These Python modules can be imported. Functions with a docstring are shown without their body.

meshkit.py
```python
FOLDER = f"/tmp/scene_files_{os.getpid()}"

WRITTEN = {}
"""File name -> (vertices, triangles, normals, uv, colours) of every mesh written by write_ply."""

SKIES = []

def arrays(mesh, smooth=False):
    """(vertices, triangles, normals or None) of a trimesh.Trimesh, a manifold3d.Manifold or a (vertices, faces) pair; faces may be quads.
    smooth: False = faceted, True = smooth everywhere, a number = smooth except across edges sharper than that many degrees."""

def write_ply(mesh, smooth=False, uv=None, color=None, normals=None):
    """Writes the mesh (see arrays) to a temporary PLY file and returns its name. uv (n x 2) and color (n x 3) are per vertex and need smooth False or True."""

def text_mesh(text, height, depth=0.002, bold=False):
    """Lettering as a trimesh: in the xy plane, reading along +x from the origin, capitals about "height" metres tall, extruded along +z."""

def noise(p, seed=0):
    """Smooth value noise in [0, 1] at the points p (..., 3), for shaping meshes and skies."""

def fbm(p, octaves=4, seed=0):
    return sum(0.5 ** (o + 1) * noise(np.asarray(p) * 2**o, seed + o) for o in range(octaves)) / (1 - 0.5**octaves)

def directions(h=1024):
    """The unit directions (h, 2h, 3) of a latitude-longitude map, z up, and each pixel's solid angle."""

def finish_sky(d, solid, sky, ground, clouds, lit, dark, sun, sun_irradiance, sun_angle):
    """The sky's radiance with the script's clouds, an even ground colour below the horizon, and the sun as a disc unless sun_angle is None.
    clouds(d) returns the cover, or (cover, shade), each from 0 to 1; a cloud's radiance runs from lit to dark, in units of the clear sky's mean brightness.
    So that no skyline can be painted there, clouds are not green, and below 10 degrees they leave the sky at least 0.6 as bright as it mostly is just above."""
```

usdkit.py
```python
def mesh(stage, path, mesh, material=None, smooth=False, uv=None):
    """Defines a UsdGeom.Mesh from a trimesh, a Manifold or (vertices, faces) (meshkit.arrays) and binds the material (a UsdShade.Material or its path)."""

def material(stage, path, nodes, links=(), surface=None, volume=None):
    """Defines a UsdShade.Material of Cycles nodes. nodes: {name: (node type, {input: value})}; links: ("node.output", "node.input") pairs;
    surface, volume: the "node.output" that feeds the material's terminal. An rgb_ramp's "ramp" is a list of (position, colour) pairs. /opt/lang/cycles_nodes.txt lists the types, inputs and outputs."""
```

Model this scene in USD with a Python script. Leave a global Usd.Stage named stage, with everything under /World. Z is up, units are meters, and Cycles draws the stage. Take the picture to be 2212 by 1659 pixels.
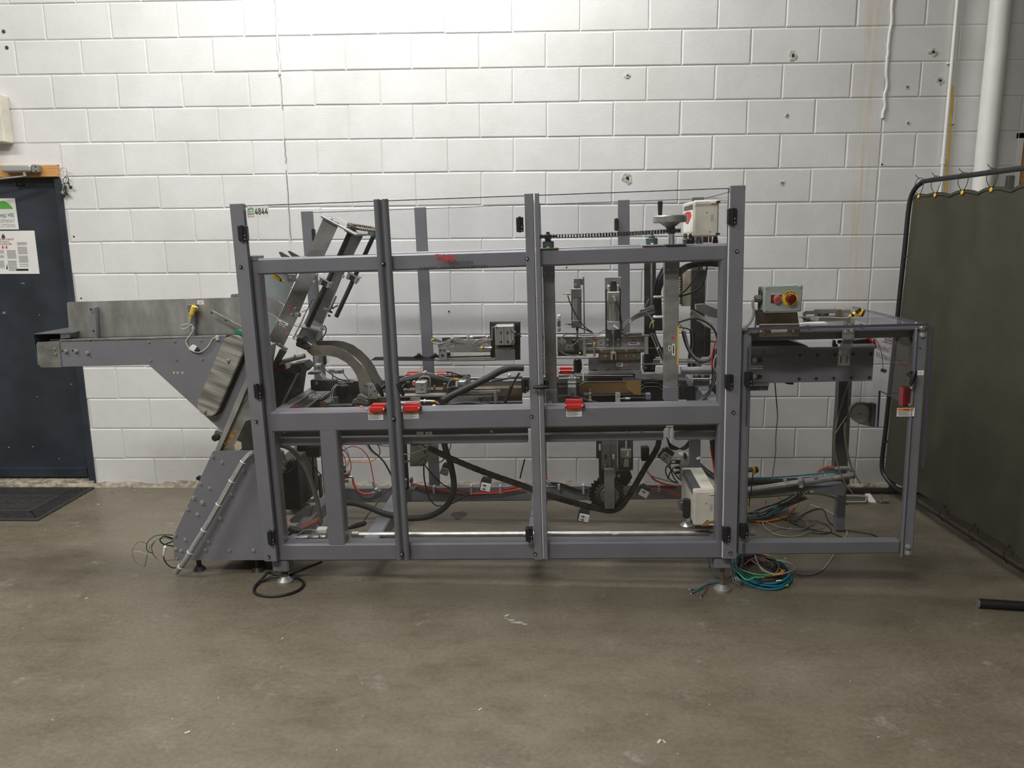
import math, random
import numpy as np, trimesh, manifold3d, usdkit, meshkit
from shapely.geometry import Polygon, LineString, Point
from shapely import affinity
from pxr import Usd, UsdGeom, UsdLux, UsdShade, Gf, Sdf
random.seed(7); rng = np.random.default_rng(7)
stage = Usd.Stage.CreateInMemory()
UsdGeom.SetStageUpAxis(stage, 'Z'); UsdGeom.Xform.Define(stage, '/World')

# ------------------------------------------------------------------ camera, light, exposure
F, PITCH, YAW, ROLL, EYE = 1659.0, -.19, .0296, .0088, np.array([1.5469, -4.9224, 1.639])
def rot(pitch, yaw, roll):
    cx, sx, cy, sy, cz, sz = math.cos(pitch), math.sin(pitch), math.cos(yaw), math.sin(yaw), math.cos(roll), math.sin(roll)
    return (np.array([[cy, -sy, 0], [sy, cy, 0], [0, 0, 1]]) @ np.array([[1, 0, 0], [0, cx, -sx], [0, sx, cx]]) @ np.array([[cz, 0, sz], [0, 1, 0], [-sz, 0, cz]]))
RC = rot(PITCH, YAW, ROLL)
cam = UsdGeom.Camera.Define(stage, '/World/camera')
cam.CreateHorizontalApertureAttr(36.0); cam.CreateVerticalApertureAttr(27.0); cam.CreateFocalLengthAttr(36.0 * F / 2212)
cam.CreateClippingRangeAttr(Gf.Vec2f(.05, 200)); cam.CreateExposureAttr(0.90)
cam.AddTransformOp().Set(Gf.Matrix4d(*[float(v) for v in (*RC[:, 0], 0, *RC[:, 2], 0, *(-RC[:, 1]), 0, *EYE, 1)]))
def lamp(name, x, y, z, w, h, power, col=(1, .99, .965), tilt=0):
    l = UsdLux.RectLight.Define(stage, '/World/' + name)
    l.CreateWidthAttr(w); l.CreateHeightAttr(h); l.CreateIntensityAttr(power); l.CreateColorAttr(Gf.Vec3f(*col))
    l.AddTranslateOp().Set((x, y, z)); l.AddRotateXOp().Set(tilt)
# the hall's ceiling lamps, all above and outside the frame
lamp('ceiling_light', .75, -1.0, 4.5, 2.4, .8, 12.5)
lamp('ceiling_light_001', -3.0, -3.6, 4.9, 2.4, .6, 20)
lamp('ceiling_light_002', 4.2, -6.0, 4.9, 2.4, .6, 4)
lamp('ceiling_light_003', .0, -5.6, 4.9, 2.4, .6, 27)
dome = UsdLux.DomeLight.Define(stage, '/World/sky'); dome.CreateIntensityAttr(.02)

# ------------------------------------------------------------------ materials
def mat(name, col, rough=.5, metal=0., var=.1, scale=6., stretch=(1, 1, 1), bump=0., bscale=150., rvar=0., detail=4, dist=.002, rot=None):
    lo, hi = [c * (1 - var) for c in col], [min(1, c * (1 + var)) for c in col]
    n = {'tc': ('texture_coordinate', {}), 'mp': ('mapping', {'scale': stretch} if rot is None else {'mapping_type': 'texture', 'rotation': (0, rot, 0), 'scale': tuple(1 / s for s in stretch)}), 'ns': ('noise_texture', {'scale': scale, 'detail': detail, 'roughness': .6}),
         'rp': ('rgb_ramp', {'ramp': [(0, lo), (.35, lo), (.65, hi), (1, hi)]}), 'p': ('principled_bsdf', {'roughness': rough, 'metallic': metal})}
    k = [('tc.object', 'mp.vector'), ('mp.vector', 'ns.vector'), ('ns.fac', 'rp.fac'), ('rp.color', 'p.base_color')]
    if rvar:
        n['mr'] = ('map_range', {'from_min': .3, 'from_max': .7, 'to_min': rough - rvar, 'to_max': rough + rvar}); k += [('ns.fac', 'mr.value'), ('mr.result', 'p.roughness')]
    if bump:
        n['nb'] = ('noise_texture', {'scale': bscale, 'detail': 3}); n['bp'] = ('bump', {'strength': bump, 'distance': dist})
        k += [('tc.object', 'nb.vector'), ('nb.fac', 'bp.height'), ('bp.normal', 'p.normal')]
    return usdkit.material(stage, '/World/Looks/' + name, n, k, surface='p.BSDF')
UsdGeom.Scope.Define(stage, '/World/Looks')
GREY = mat('grey_paint', (.165, .165, .182), .38, 0, .06, 5, bump=.08, bscale=300)
DGREY = mat('dark_grey_paint', (.06, .062, .068), .42, 0, .1, 5)
SS = mat('stainless', (.36, .355, .345), .42, .75, .22, 7, (1, 1, 2), rvar=.1)
SSD = mat('dull_stainless', (.225, .22, .21), .5, .6, .3, 6, rvar=.1)
ZINC = mat('zinc_bolt', (.34, .29, .22), .4, .6, .15)
COVER = mat('streaked_cover', (.43, .42, .39), .38, .7, .42, 3.4, (11, 1, .9), rot=-1.166, detail=2)
GLOSSG = mat('gloss_dark_grey', (.125, .126, .138), .24, 0, .05)
BRUSH = mat('brushed_stainless', (.44, .435, .42), .40, .75, .14, 3, (4, 1, 1.5), rvar=.1)
CHROME = mat('chrome', (.75, .75, .74), .16, 1, .04)
GALV = mat('galvanised', (.46, .46, .44), .36, .75, .2, 14)
ALU = mat('aluminium', (.42, .42, .40), .42, .5, .08)
BLACK = mat('black_plastic', (.012, .012, .013), .42, 0, .1)
RUBBER = mat('black_rubber', (.016, .016, .017), .6, 0, .25, 20)
DIRTY = mat('oily_steel', (.045, .038, .03), .5, .4, .45, 18)
DARK = mat('dark_steel', (.05, .047, .042), .48, .4, .3, 9)
BROWN = mat('brown_steel', (.16, .125, .085), .42, .55, .4, 7)
RED = mat('red_plastic', (.50, .022, .02), .4, 0, .1)
REDH = mat('red_hose_rubber', (.38, .03, .02), .45, 0, .1)
DRED = mat('dark_red_plastic', (.13, .008, .008), .3, 0, .1)
YEL = mat('yellow_plastic', (.75, .47, .03), .4, 0, .08)
ORANGE = mat('orange_plastic', (.70, .20, .03), .45, 0, .1)
TEAL = mat('teal_cast_iron', (.06, .10, .105), .5, .2, .2, 20)
WHITE = mat('white_plastic', (.72, .71, .68), .5, 0, .05)
LABEL = mat('label_white', (.74, .74, .70), .55, 0, .04)
CREAM = mat('cream_casing', (.60, .57, .48), .45, 0, .1, 9)
BEIGE = mat('beige_card', (.42, .37, .27), .6, 0, .2)
INK = mat('black_ink', (.015, .015, .015), .6, 0, .02)
GINK = mat('grey_ink', (.30, .30, .30), .6, 0, .02)
RINK = mat('red_ink', (.55, .02, .025), .6, 0, .02)
MAROON = mat('maroon_ink', (.20, .02, .035), .6, 0, .02)
OINK = mat('orange_ink', (.78, .23, .03), .6, 0, .02)
GREENINK = mat('green_ink', (.10, .40, .06), .6, 0, .02)
BLUEINK = mat('blue_ink', (.04, .09, .15), .6, 0, .02)
BOXGREY = mat('box_grey', (.27, .30, .285), .5, 0, .04)
GCAB = mat('grey_cable_sheath', (.21, .21, .20), .5, 0, .15)
LCAB = mat('pale_cable_sheath', (.40, .39, .34), .5, 0, .15)
CLEARTUBE = mat('olive_tube', (.22, .21, .12), .35, 0, .2)
GREENW = mat('green_wire', (.02, .20, .08), .45, 0, .15)
TEALW = mat('teal_wire', (.01, .17, .24), .45, 0, .15)
BLUEW = mat('blue_wire', (.09, .16, .34), .45, 0, .15)
CONDUIT = mat('conduit_grey', (.30, .30, .30), .3, .2, .12, 20)
PALE = mat('pale_sheet', (.30, .345, .345), .35, 0, .08)
AMBER = mat('amber_sheet', (.17, .105, .04), .28, .3, .4, 5)
TERRA = mat('leather_strip', (.28, .075, .045), .6, 0, .2)
WOOD = mat('wood_board', (.52, .27, .09), .5, 0, .2, 8, (.6, 1, 12))
DOORP = mat('slate_door_paint', (.026, .033, .043), .42, 0, .3, 2.5, bump=.05)
PIPEW = mat('white_pipe_paint', (.74, .73, .70), .4, 0, .05)
MATR = mat('mat_rubber', (.022, .021, .02), .75, 0, .3, 30, bump=.5, bscale=90, dist=.004)
CLOTH = mat('olive_canvas', (.043, .039, .023), .8, 0, .14, 4, bump=.25, bscale=500)
def pane_mat(name, tint, glossy=.9, ior=1.42):
    n = {'t': ('transparent_bsdf', {'color': tint}), 'g': ('glossy_bsdf', {'color': (glossy,) * 3, 'roughness': .03}), 'f': ('layer_weight', {'blend': .5}), 'e': ('math', {'math_type': 'power', 'value2': 5.}), 'b': ('math', {'math_type': 'multiply_add', 'value2': .55, 'value3': .022}), 'm': ('mix_closure', {})}
    return usdkit.material(stage, '/World/Looks/' + name, n, [('f.facing', 'e.value1'), ('e.value', 'b.value1'), ('b.value', 'm.fac'), ('t.BSDF', 'm.closure1'), ('g.BSDF', 'm.closure2')], surface='m.closure')
PANE = pane_mat('clear_polycarbonate', (.978, .978, .984))
SMOKE = pane_mat('clear_polycarbonate_tinted', (.955, .955, .96))
SCRAP = pane_mat('scrap_acrylic', (.86, .86, .86))
EDGE = mat('polycarbonate_edge', (.07, .065, .10), .35, 0, .05)

def wall_material(name, brick):
    """White masonry paint: fine roller relief, specks of dirt, a rust run below the roof leak."""
    n = {'g': ('geometry', {}), 'n1': ('noise_texture', {'scale': 1.7, 'detail': 6, 'roughness': .65}), 'r1': ('rgb_ramp', {'ramp': [(.3, (.60, .592, .575)), (.7, (.725, .722, .715))]}),
         'n2': ('noise_texture', {'scale': 42, 'detail': 4, 'roughness': .6}), 'r2': ('rgb_ramp', {'ramp': [(0, (0,) * 3), (.715, (0,) * 3), (.75, (1,) * 3)]}),
         'xyz': ('separate_xyz', {}), 'low': ('map_range', {'from_min': .62, 'from_max': .08, 'to_min': .12, 'to_max': .95, 'clamp': True}), 'sp': ('math', {'math_type': 'multiply'}),
         'mx': ('mix', {'color2': (.16, .145, .125)}), 'p': ('principled_bsdf', {'roughness': .5}),
         'dx': ('math', {'math_type': 'subtract', 'value2': 3.555}), 'dq': ('math', {'math_type': 'multiply'}), 'de': ('math', {'math_type': 'multiply', 'value2': -420.}), 'dp': ('math', {'math_type': 'exponent'}),
         'ms': ('mapping', {'scale': (30, 1, 1.3)}), 'n3': ('noise_texture', {'scale': 2, 'detail': 3}), 'r3': ('rgb_ramp', {'ramp': [(.42, (0,) * 3), (.8, (1,) * 3)]}), 'sm': ('math', {'math_type': 'multiply'}), 'mx2': ('mix', {'color2': (.62, .50, .34)}),
         'nb': ('noise_texture', {'scale': 105, 'detail': 5, 'roughness': .65}), 'nc': ('noise_texture', {'scale': 9, 'detail': 2}), 'ad': ('math', {'math_type': 'add'}), 'bp': ('bump', {'strength': .26, 'distance': .004})}
    k = [('g.position', x + '.vector') for x in ('n1', 'n2', 'ms', 'nb', 'nc', 'xyz')] + [('n1.fac', 'r1.fac'), ('n2.fac', 'r2.fac'), ('xyz.z', 'low.value'), ('r2.color', 'sp.value1'), ('low.result', 'sp.value2'),
         ('r1.color', 'mx.color1'), ('sp.value', 'mx.fac'), ('xyz.x', 'dx.value1'), ('dx.value', 'dq.value1'), ('dx.value', 'dq.value2'), ('dq.value', 'de.value1'), ('de.value', 'dp.value1'),
         ('ms.vector', 'n3.vector'), ('n3.fac', 'r3.fac'), ('dp.value', 'sm.value1'), ('r3.color', 'sm.value2'), ('mx.color', 'mx2.color1'), ('sm.value', 'mx2.fac'), ('mx2.color', 'p.base_color'),
         ('nb.fac', 'ad.value1'), ('nc.fac', 'ad.value2'), ('ad.value', 'bp.height'), ('bp.normal', 'p.normal')]
    if brick:
        n['br'] = ('brick_texture', {'scale': 1., 'brick_width': .4064, 'row_height': .2032, 'mortar_size': .005, 'color1': (1,) * 3, 'color2': (1,) * 3, 'mortar': (0,) * 3}); n['mb'] = ('mapping', {'rotation': (math.pi / 2, 0, 0)})
        n['b2'] = ('bump', {'strength': .6, 'distance': .006}); k += [('g.position', 'mb.vector'), ('mb.vector', 'br.vector'), ('br.color', 'b2.height'), ('bp.normal', 'b2.normal')]
        k = [x for x in k if x[1] != 'p.normal'] + [('b2.normal', 'p.normal')]
    return usdkit.material(stage, '/World/Looks/' + name, n, k, surface='p.BSDF')
WALLP, WALLX = wall_material('white_masonry_paint', False), wall_material('white_masonry_far', True)
def floor_material():
    n = {'g': ('geometry', {}), 'n1': ('noise_texture', {'scale': .75, 'detail': 5, 'roughness': .62}), 'm2': ('mapping', {'scale': (1, 1.7, 1)}), 'n2': ('noise_texture', {'scale': 3.3, 'detail': 7, 'roughness': .72}),
         'n3': ('noise_texture', {'scale': 60, 'detail': 4}), 'a': ('math', {'math_type': 'multiply_add', 'value2': .55}), 'h': ('math', {'math_type': 'multiply', 'value2': .45}),
         'r': ('rgb_ramp', {'ramp': [(.28, (.086, .070, .048)), (.44, (.124, .105, .074)), (.56, (.148, .127, .092)), (.74, (.198, .172, .129))]}),
         'n4': ('noise_texture', {'scale': 4.5, 'detail': 8, 'roughness': .75}), 'r4': ('rgb_ramp', {'ramp': [(0, (0,) * 3), (.60, (0,) * 3), (.70, (.55,) * 3)]}), 'mx': ('mix', {'color2': (.30, .285, .25)}),
         'f': ('mix', {'mix_type': 'overlay', 'fac': .35}), 'mr': ('map_range', {'from_min': .3, 'from_max': .7, 'to_min': .26, 'to_max': .5}), 'p': ('principled_bsdf', {}), 'bp': ('bump', {'strength': .18, 'distance': .003})}
    k = [('g.position', x + '.vector') for x in ('n1', 'm2', 'n3', 'n4')] + [('m2.vector', 'n2.vector'), ('n1.fac', 'h.value1'), ('n2.fac', 'a.value1'), ('h.value', 'a.value3'), ('a.value', 'r.fac'), ('r.color', 'mx.color1'),
         ('n4.fac', 'r4.fac'), ('r4.color', 'mx.fac'), ('mx.color', 'f.color1'), ('n3.fac', 'f.color2'), ('f.color', 'p.base_color'), ('n2.fac', 'mr.value'), ('mr.result', 'p.roughness'), ('n3.fac', 'bp.height'), ('bp.normal', 'p.normal')]
    return usdkit.material(stage, '/World/Looks/stained_concrete', n, k, surface='p.BSDF')
CONC = floor_material()
CRUST = mat('crumbling_concrete', (.27, .235, .18), .85, 0, .45, 22, bump=.8, bscale=60, dist=.008)
CEIL = mat('ceiling_white', (.62, .62, .60), .8); HALL = mat('hall_paint', (.50, .49, .46), .8)

# ------------------------------------------------------------------ frames: the machine stands a little turned and out of level
def machine():
    cy, sy, ct, st = math.cos(-.0319), math.sin(-.0319), math.cos(.0236), math.sin(.0236)
    return np.array([[cy, -sy, 0], [sy, cy, 0], [0, 0, 1]]) @ np.array([[ct, 0, -st], [0, 1, 0], [st, 0, ct]]), np.array([.2656, -1.5403, .1381])
RM, OM = machine(); CL = RM.T @ (EYE - OM)
S3 = 300 / 2212
KEY = dict(A=(560, 580, S3), B=(600, 720, S3), C=(840, 660, S3), D=(1120, 420, S3), E=(1380, 400, S3), F=(1150, 570, S3), G=(1380, 570, S3), H=(1150, 740, S3), I=(1380, 740, S3), J=(580, 920, S3),
           K=(840, 920, S3), L=(1130, 920, S3), M=(1380, 920, S3), N=(1480, 1100, S3), O=(1590, 600, S3), P=(1780, 640, 300 / 1659), Q=(1590, 780, 420 / 2212), R=(1590, 960, 420 / 2212), S=(60, 600, 500 / 2212),
           T=(280, 900, 500 / 2074), U=(480, 420, 400 / 2212), V=(0, 900, 560 / 2212), W=(0, 330, 520 / 2212), X=(1880, 0, 332 / 1311), Y=(1860, 340, 352 / 1043), Z=(1900, 860, 312 / 1078))
KEY[''] = (0, 0, 1)
def ray(k, x, y):
    a, b, s = KEY[k]
    return RC @ np.array([(a + x * s - 1106) / F, 1, -(b + y * s - 829.5) / F])
def Wp(k, x, y, v, ax=1):
    """World point seen at a place of the photograph, on the plane where coordinate ax is v."""
    d = ray(k, x, y); return EYE + d * (v - EYE[ax]) / d[ax]
def Lp(k, x, y, v, ax=1):
    """The same in the machine's own frame."""
    d = RM.T @ ray(k, x, y); return CL + d * (v - CL[ax]) / d[ax]
def LW(p): return RM @ np.asarray(p) + OM

# ------------------------------------------------------------------ prims
used = {}
class Node:
    def __init__(s, path, base, world): s.path, s.base, s.world = path, np.asarray(base, float), world
def fresh(parent, name):
    n = used.get((parent, name), 0); used[(parent, name)] = n + 1
    return f'{parent}/{name}' + (f'_{n:03d}' if n else '')
def tag(prim, label=None, cat=None, group=None, kind=None):
    for k, v in (('label', label), ('category', cat), ('group', group), ('kind', kind)):
        if v: prim.SetCustomDataByKey(k, v)
def thing(name, label, cat, base=(0, 0, 0), world=False, group=None, kind=None):
    p = fresh('/World', name); x = UsdGeom.Xform.Define(stage, p); b = np.asarray(base, float)
    r, o = (np.eye(3), b) if world else (RM, LW(b))
    x.AddTransformOp().Set(Gf.Matrix4d(*[float(v) for v in (*r[:, 0], 0, *r[:, 1], 0, *r[:, 2], 0, *o, 1)]))
    tag(x.GetPrim(), label, cat, group, kind); return Node(p, b, world)
def join(ms): return ms[0] if len(ms) == 1 else trimesh.util.concatenate(ms)
def add(t, name, mesh, m, label=None, smooth=35, kind=None):
    if isinstance(mesh, list): mesh = join(mesh)
    mesh = mesh.copy(); mesh.apply_translation(-t.base)
    p = fresh(t.path, name); usdkit.mesh(stage, p, mesh, m, smooth=smooth)
    tag(stage.GetPrimAtPath(p), label, kind=kind); return Node(p, t.base, t.world)
def single(name, mesh, m, label, cat, world=True, group=None, kind=None, smooth=35):
    """A thing that is one mesh, given in world or machine coordinates."""
    if isinstance(mesh, list): mesh = join(mesh)
    mesh = mesh.copy()
    if not world: mesh.vertices = mesh.vertices @ RM.T + OM
    c = (mesh.bounds[0] + mesh.bounds[1]) / 2; c[2] = mesh.bounds[0][2]; mesh.apply_translation(-c)
    p = fresh('/World', name); g = usdkit.mesh(stage, p, mesh, m, smooth=smooth); g.AddTranslateOp().Set(tuple(float(v) for v in c))
    tag(g.GetPrim(), label, cat, group, kind); return Node(p, c, True)

# ------------------------------------------------------------------ shapes
def B(x0, x1, y0, y1, z0, z1, b=.002):
    lo, hi = np.minimum((x0, y0, z0), (x1, y1, z1)), np.maximum((x0, y0, z0), (x1, y1, z1))
    b = min(b, .4 * (hi - lo).min())
    if b < 2e-4:
        m = trimesh.creation.box(hi - lo); m.apply_translation((lo + hi) / 2); return m
    pts = []
    for sx in (0, 1):
        for sy in (0, 1):
            for sz in (0, 1):
                c = np.where((sx, sy, sz), hi, lo); e = np.where((sx, sy, sz), -b, b)
                for k in range(3): q = c + e; q[k] = c[k]; pts.append(q)
    return trimesh.convex.convex_hull(np.array(pts))
def RB(k, x0, y0, x1, y1, d0, d1, b=.002, world=False):
    """Box whose front face, at depth d0, spans two corners seen in the photograph."""
    p, q = (Wp if world else Lp)(k, x0, y0, d0), (Wp if world else Lp)(k, x1, y1, d0)
    return B(p[0], q[0], d0, d1, p[2], q[2], b)
def extrude(poly, y0, y1):
    m = trimesh.creation.extrude_polygon(poly, abs(y1 - y0), engine='earcut')
    v = m.vertices; return trimesh.Trimesh(np.column_stack([v[:, 0], min(y0, y1) + v[:, 2], v[:, 1]]), m.faces[:, ::-1], process=False)
def poly(k, pts, d0, world=False, r=0):
    f = Wp if world else Lp
    g = Polygon([(lambda p: (p[0], p[2]))(f(k, x, y, d0)) for x, y in pts]).buffer(0)
    return g.buffer(-r).buffer(r, quad_segs=4) if r else g
def PL(k, pts, d0, d1, holes=(), r=0, world=False):
    g = poly(k, pts, d0, world, r)
    for h in holes: g = g.difference(poly(k, h, d0, world))
    return join([extrude(a, d0, d1) for a in getattr(g, 'geoms', [g]) if a.area > 1e-8])
def axisframe(a):
    a = np.asarray(a, float); a = a / np.linalg.norm(a); u = np.cross(a, (0, 0, 1) if abs(a[2]) < .9 else (1, 0, 0)); u /= np.linalg.norm(u)
    return u, np.cross(a, u), a
def lathe(p0, p1, prof, n=20):
    """Solid of revolution about p0-p1; prof: (distance along in metres or fraction, radius)."""
    p0, p1 = np.asarray(p0, float), np.asarray(p1, float); u, w, a = axisframe(p1 - p0); L = np.linalg.norm(p1 - p0)
    t = np.arange(n) * 2 * math.pi / n; ring = np.cos(t)[:, None] * u + np.sin(t)[:, None] * w
    v = np.vstack([p0 + a * (s * L) + ring * r for s, r in prof] + [[p0 + a * prof[0][0] * L], [p0 + a * prof[-1][0] * L]])
    f = []; m = len(prof)
    for i in range(m - 1):
        for j in range(n):
            q, s = i * n + j, i * n + (j + 1) % n; f += [[q, s, q + n], [s, s + n, q + n]]
    for j in range(n): f += [[m * n, (j + 1) % n, j], [m * n + 1, (m - 1) * n + j, (m - 1) * n + (j + 1) % n]]
    return trimesh.Trimesh(v, f, process=False)
def CY(p0, p1, r, n=16, c=.0): 
    L = np.linalg.norm(np.asarray(p1, float) - p0); e = min(.15 * r if not c else c, L / 3) / max(L, 1e-9)
    return lathe(p0, p1, [(0, r * .85), (e, r), (1 - e, r), (1, r * .85)], n)
def spline(P, seg=6):
    P = np.asarray(P, float)
    if len(P) < 3: return P
    Q = np.vstack([2 * P[0] - P[1], P, 2 * P[-1] - P[-2]]); out = []
    for i in range(1, len(Q) - 2):
        for t in np.arange(seg) / seg:
            a, b, c, d = Q[i - 1:i + 3]; out.append(.5 * (2 * b + (c - a) * t + (2 * a - 5 * b + 4 * c - d) * t * t + (3 * b - a - 3 * c + d) * t ** 3))
    return np.vstack(out + [P[-1]])
def TB(P, r, n=8, seg=6, smooth=True, closed=False, ripple=0):
    C = spline(P, seg) if smooth else np.asarray(P, float)
    T = np.gradient(C, axis=0); T /= np.linalg.norm(T, axis=1, keepdims=True) + 1e-12
    u = axisframe(T[0])[0]; t = np.arange(n) * 2 * math.pi / n; V = []
    for i in range(len(C)):
        u = u - T[i] * (u @ T[i]); u /= np.linalg.norm(u); w = np.cross(T[i], u)
        V.append(C[i] + (np.cos(t)[:, None] * u + np.sin(t)[:, None] * w) * (r * (1 + ripple * (i % 2))))
    m = len(C); f = []
    for i in range(m - 1):
        for j in range(n):
            q, s = i * n + j, i * n + (j + 1) % n; f += [[q, s, q + n], [s, s + n, q + n]]
    V = np.vstack(V + [C[:1], C[-1:]])
    for j in range(n): f += [[m * n, (j + 1) % n, j], [m * n + 1, (m - 1) * n + j, (m - 1) * n + (j + 1) % n]]
    return trimesh.Trimesh(V, f, process=False)
def TX(k, pts, d=None, world=False):
    return [(Wp if world else Lp)(k, p[0], p[1], p[2] if len(p) > 2 else d) for p in pts]
def CX(k, pts, r, d=None, n=8, seg=6, ripple=0): return TB(TX(k, pts, d), r, n, seg, ripple=ripple)
def hexa(p, a, r, h=None, washer=True, n=6):
    h = h or r * .8; p, a = np.asarray(p, float), np.asarray(a, float)
    m = [lathe(p, p + a * h, [(0, r), (.75, r), (1, r * .8)], n)]
    if washer: m.append(lathe(p, p + a * h * .25, [(0, r * 1.35), (1, r * 1.3)], 12))
    return join(m)
FRONT = (0, -1, 0)
def bolts(t, k, pts, d, r=.008, m=None, name='bolt', n=6, h=None):
    for x, y in pts: add(t, name, hexa(Lp(k, x, y, d) + (0, .001, 0), FRONT, r, h, n=n), m or ALU)
def bar(k, a, b, w, d0, d1):
    p, q = Lp(k, *a, d0), Lp(k, *b, d0); g = LineString([(p[0], p[2]), (q[0], q[2])]).buffer(w / 2, cap_style='flat')
    return extrude(g, d0, d1)
def slab(c, ex, ey, ez, sx, sy, sz, b=.002):
    """Box of sizes sx, sy, sz about c along three axes."""
    m = B(-sx / 2, sx / 2, -sy / 2, sy / 2, -sz / 2, sz / 2, b); A = np.stack([ex, ey, ez], 1).astype(float); A /= np.linalg.norm(A, axis=0)
    m.vertices = m.vertices @ A.T + c
    if np.linalg.det(A) < 0: m.invert()
    return m
def text(s, p, height, right=(1, 0, 0), up=(0, 0, 1), bold=False, width=None, depth=.0006, angle=0):
    m = meshkit.text_mesh(s, height, depth, bold); v = m.vertices
    if width: v[:, 0] *= width / np.ptp(v[:, 0])
    r, u = np.asarray(right, float), np.asarray(up, float); r, u = r * math.cos(angle) + u * math.sin(angle), u * math.cos(angle) - r * math.sin(angle)
    m.vertices = np.asarray(p) + v[:, :1] * r + v[:, 1:2] * u + v[:, 2:] * np.cross(r, u); return m
def words(t, s, k, x, y, d, h, m=INK, width=None, bold=False, angle=0, name='lettering'):
    """Lettering with its baseline's left end at a place of the photograph, facing the front; h and width in picture pixels of that crop."""
    sc = KEY[k][2]; u = (d - CL[1]) / F * sc
    return add(t, name, text(s, Lp(k, x, y, d), h * u, width=width * u if width else None, bold=bold, angle=angle), m, smooth=False)
def lines(k, x0, y0, x1, y1, d, rows):
    """Small print too fine to read: thin raised bars."""
    ms = []
    for i in range(rows):
        y = y0 + (y1 - y0) * (i + .25) / rows; e = x1 - (x1 - x0) * (.05 + .35 * ((i * 7) % 3) / 3)
        ms.append(RB(k, x0, y, e, y + (y1 - y0) * .4 / rows, d - .0004, d, 0))
    return join(ms)
def tie(P, i, r, m=None): 
    """A cable tie round a path at index i."""
    T = P[min(i + 1, len(P) - 1)] - P[max(i - 1, 0)]; T = T / np.linalg.norm(T); return lathe(P[i] - T * .003, P[i] + T * .003, [(0, r), (.2, r * 1.12), (.8, r * 1.12), (1, r)], 12)

# ------------------------------------------------------------------ the hall
def struct(name, label=None):
    p = fresh('/World', name); x = UsdGeom.Xform.Define(stage, p); tag(x.GetPrim(), label, None, None, 'structure'); return Node(p, (0, 0, 0), True)
def struct1(name, mesh, m, label=None): return single(name, mesh, m, label, None, kind='structure', smooth=False)
HS, X0, X1, DX0, DX1, DZ = .2032, -1.95, 4.62, -2.40, -1.439, 2.105
struct1('floor', B(-7, 9, -11, .3, -.2, 0, 0), CONC, 'brown-grey stained concrete floor')
wb = struct('wall_back', 'white painted concrete block wall behind the machine')
far = Polygon([(-7, 0), (9, 0), (9, 5.4), (-7, 5.4)]); opening = Polygon([(DX0, -.1), (DX1, -.1), (DX1, DZ), (DX0, DZ)])
door2 = Polygon([(4.50, 1.0), (5.4, 1.0), (5.4, 2.19), (4.50, 2.19)])
g = far.difference(opening).difference(door2)
add(wb, 'mortar', extrude(g, .004, .25), WALLP, smooth=False)
z_top = 16 * HS; ext = far.difference(Polygon([(X0, -.1), (X1, -.1), (X1, z_top), (X0, z_top)])).difference(opening).difference(door2)
add(wb, 'masonry', join([extrude(a, -.0005, .01) for a in ext.geoms] if hasattr(ext, 'geoms') else [extrude(ext, -.0005, .01)]), WALLX, smooth=False)
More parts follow.
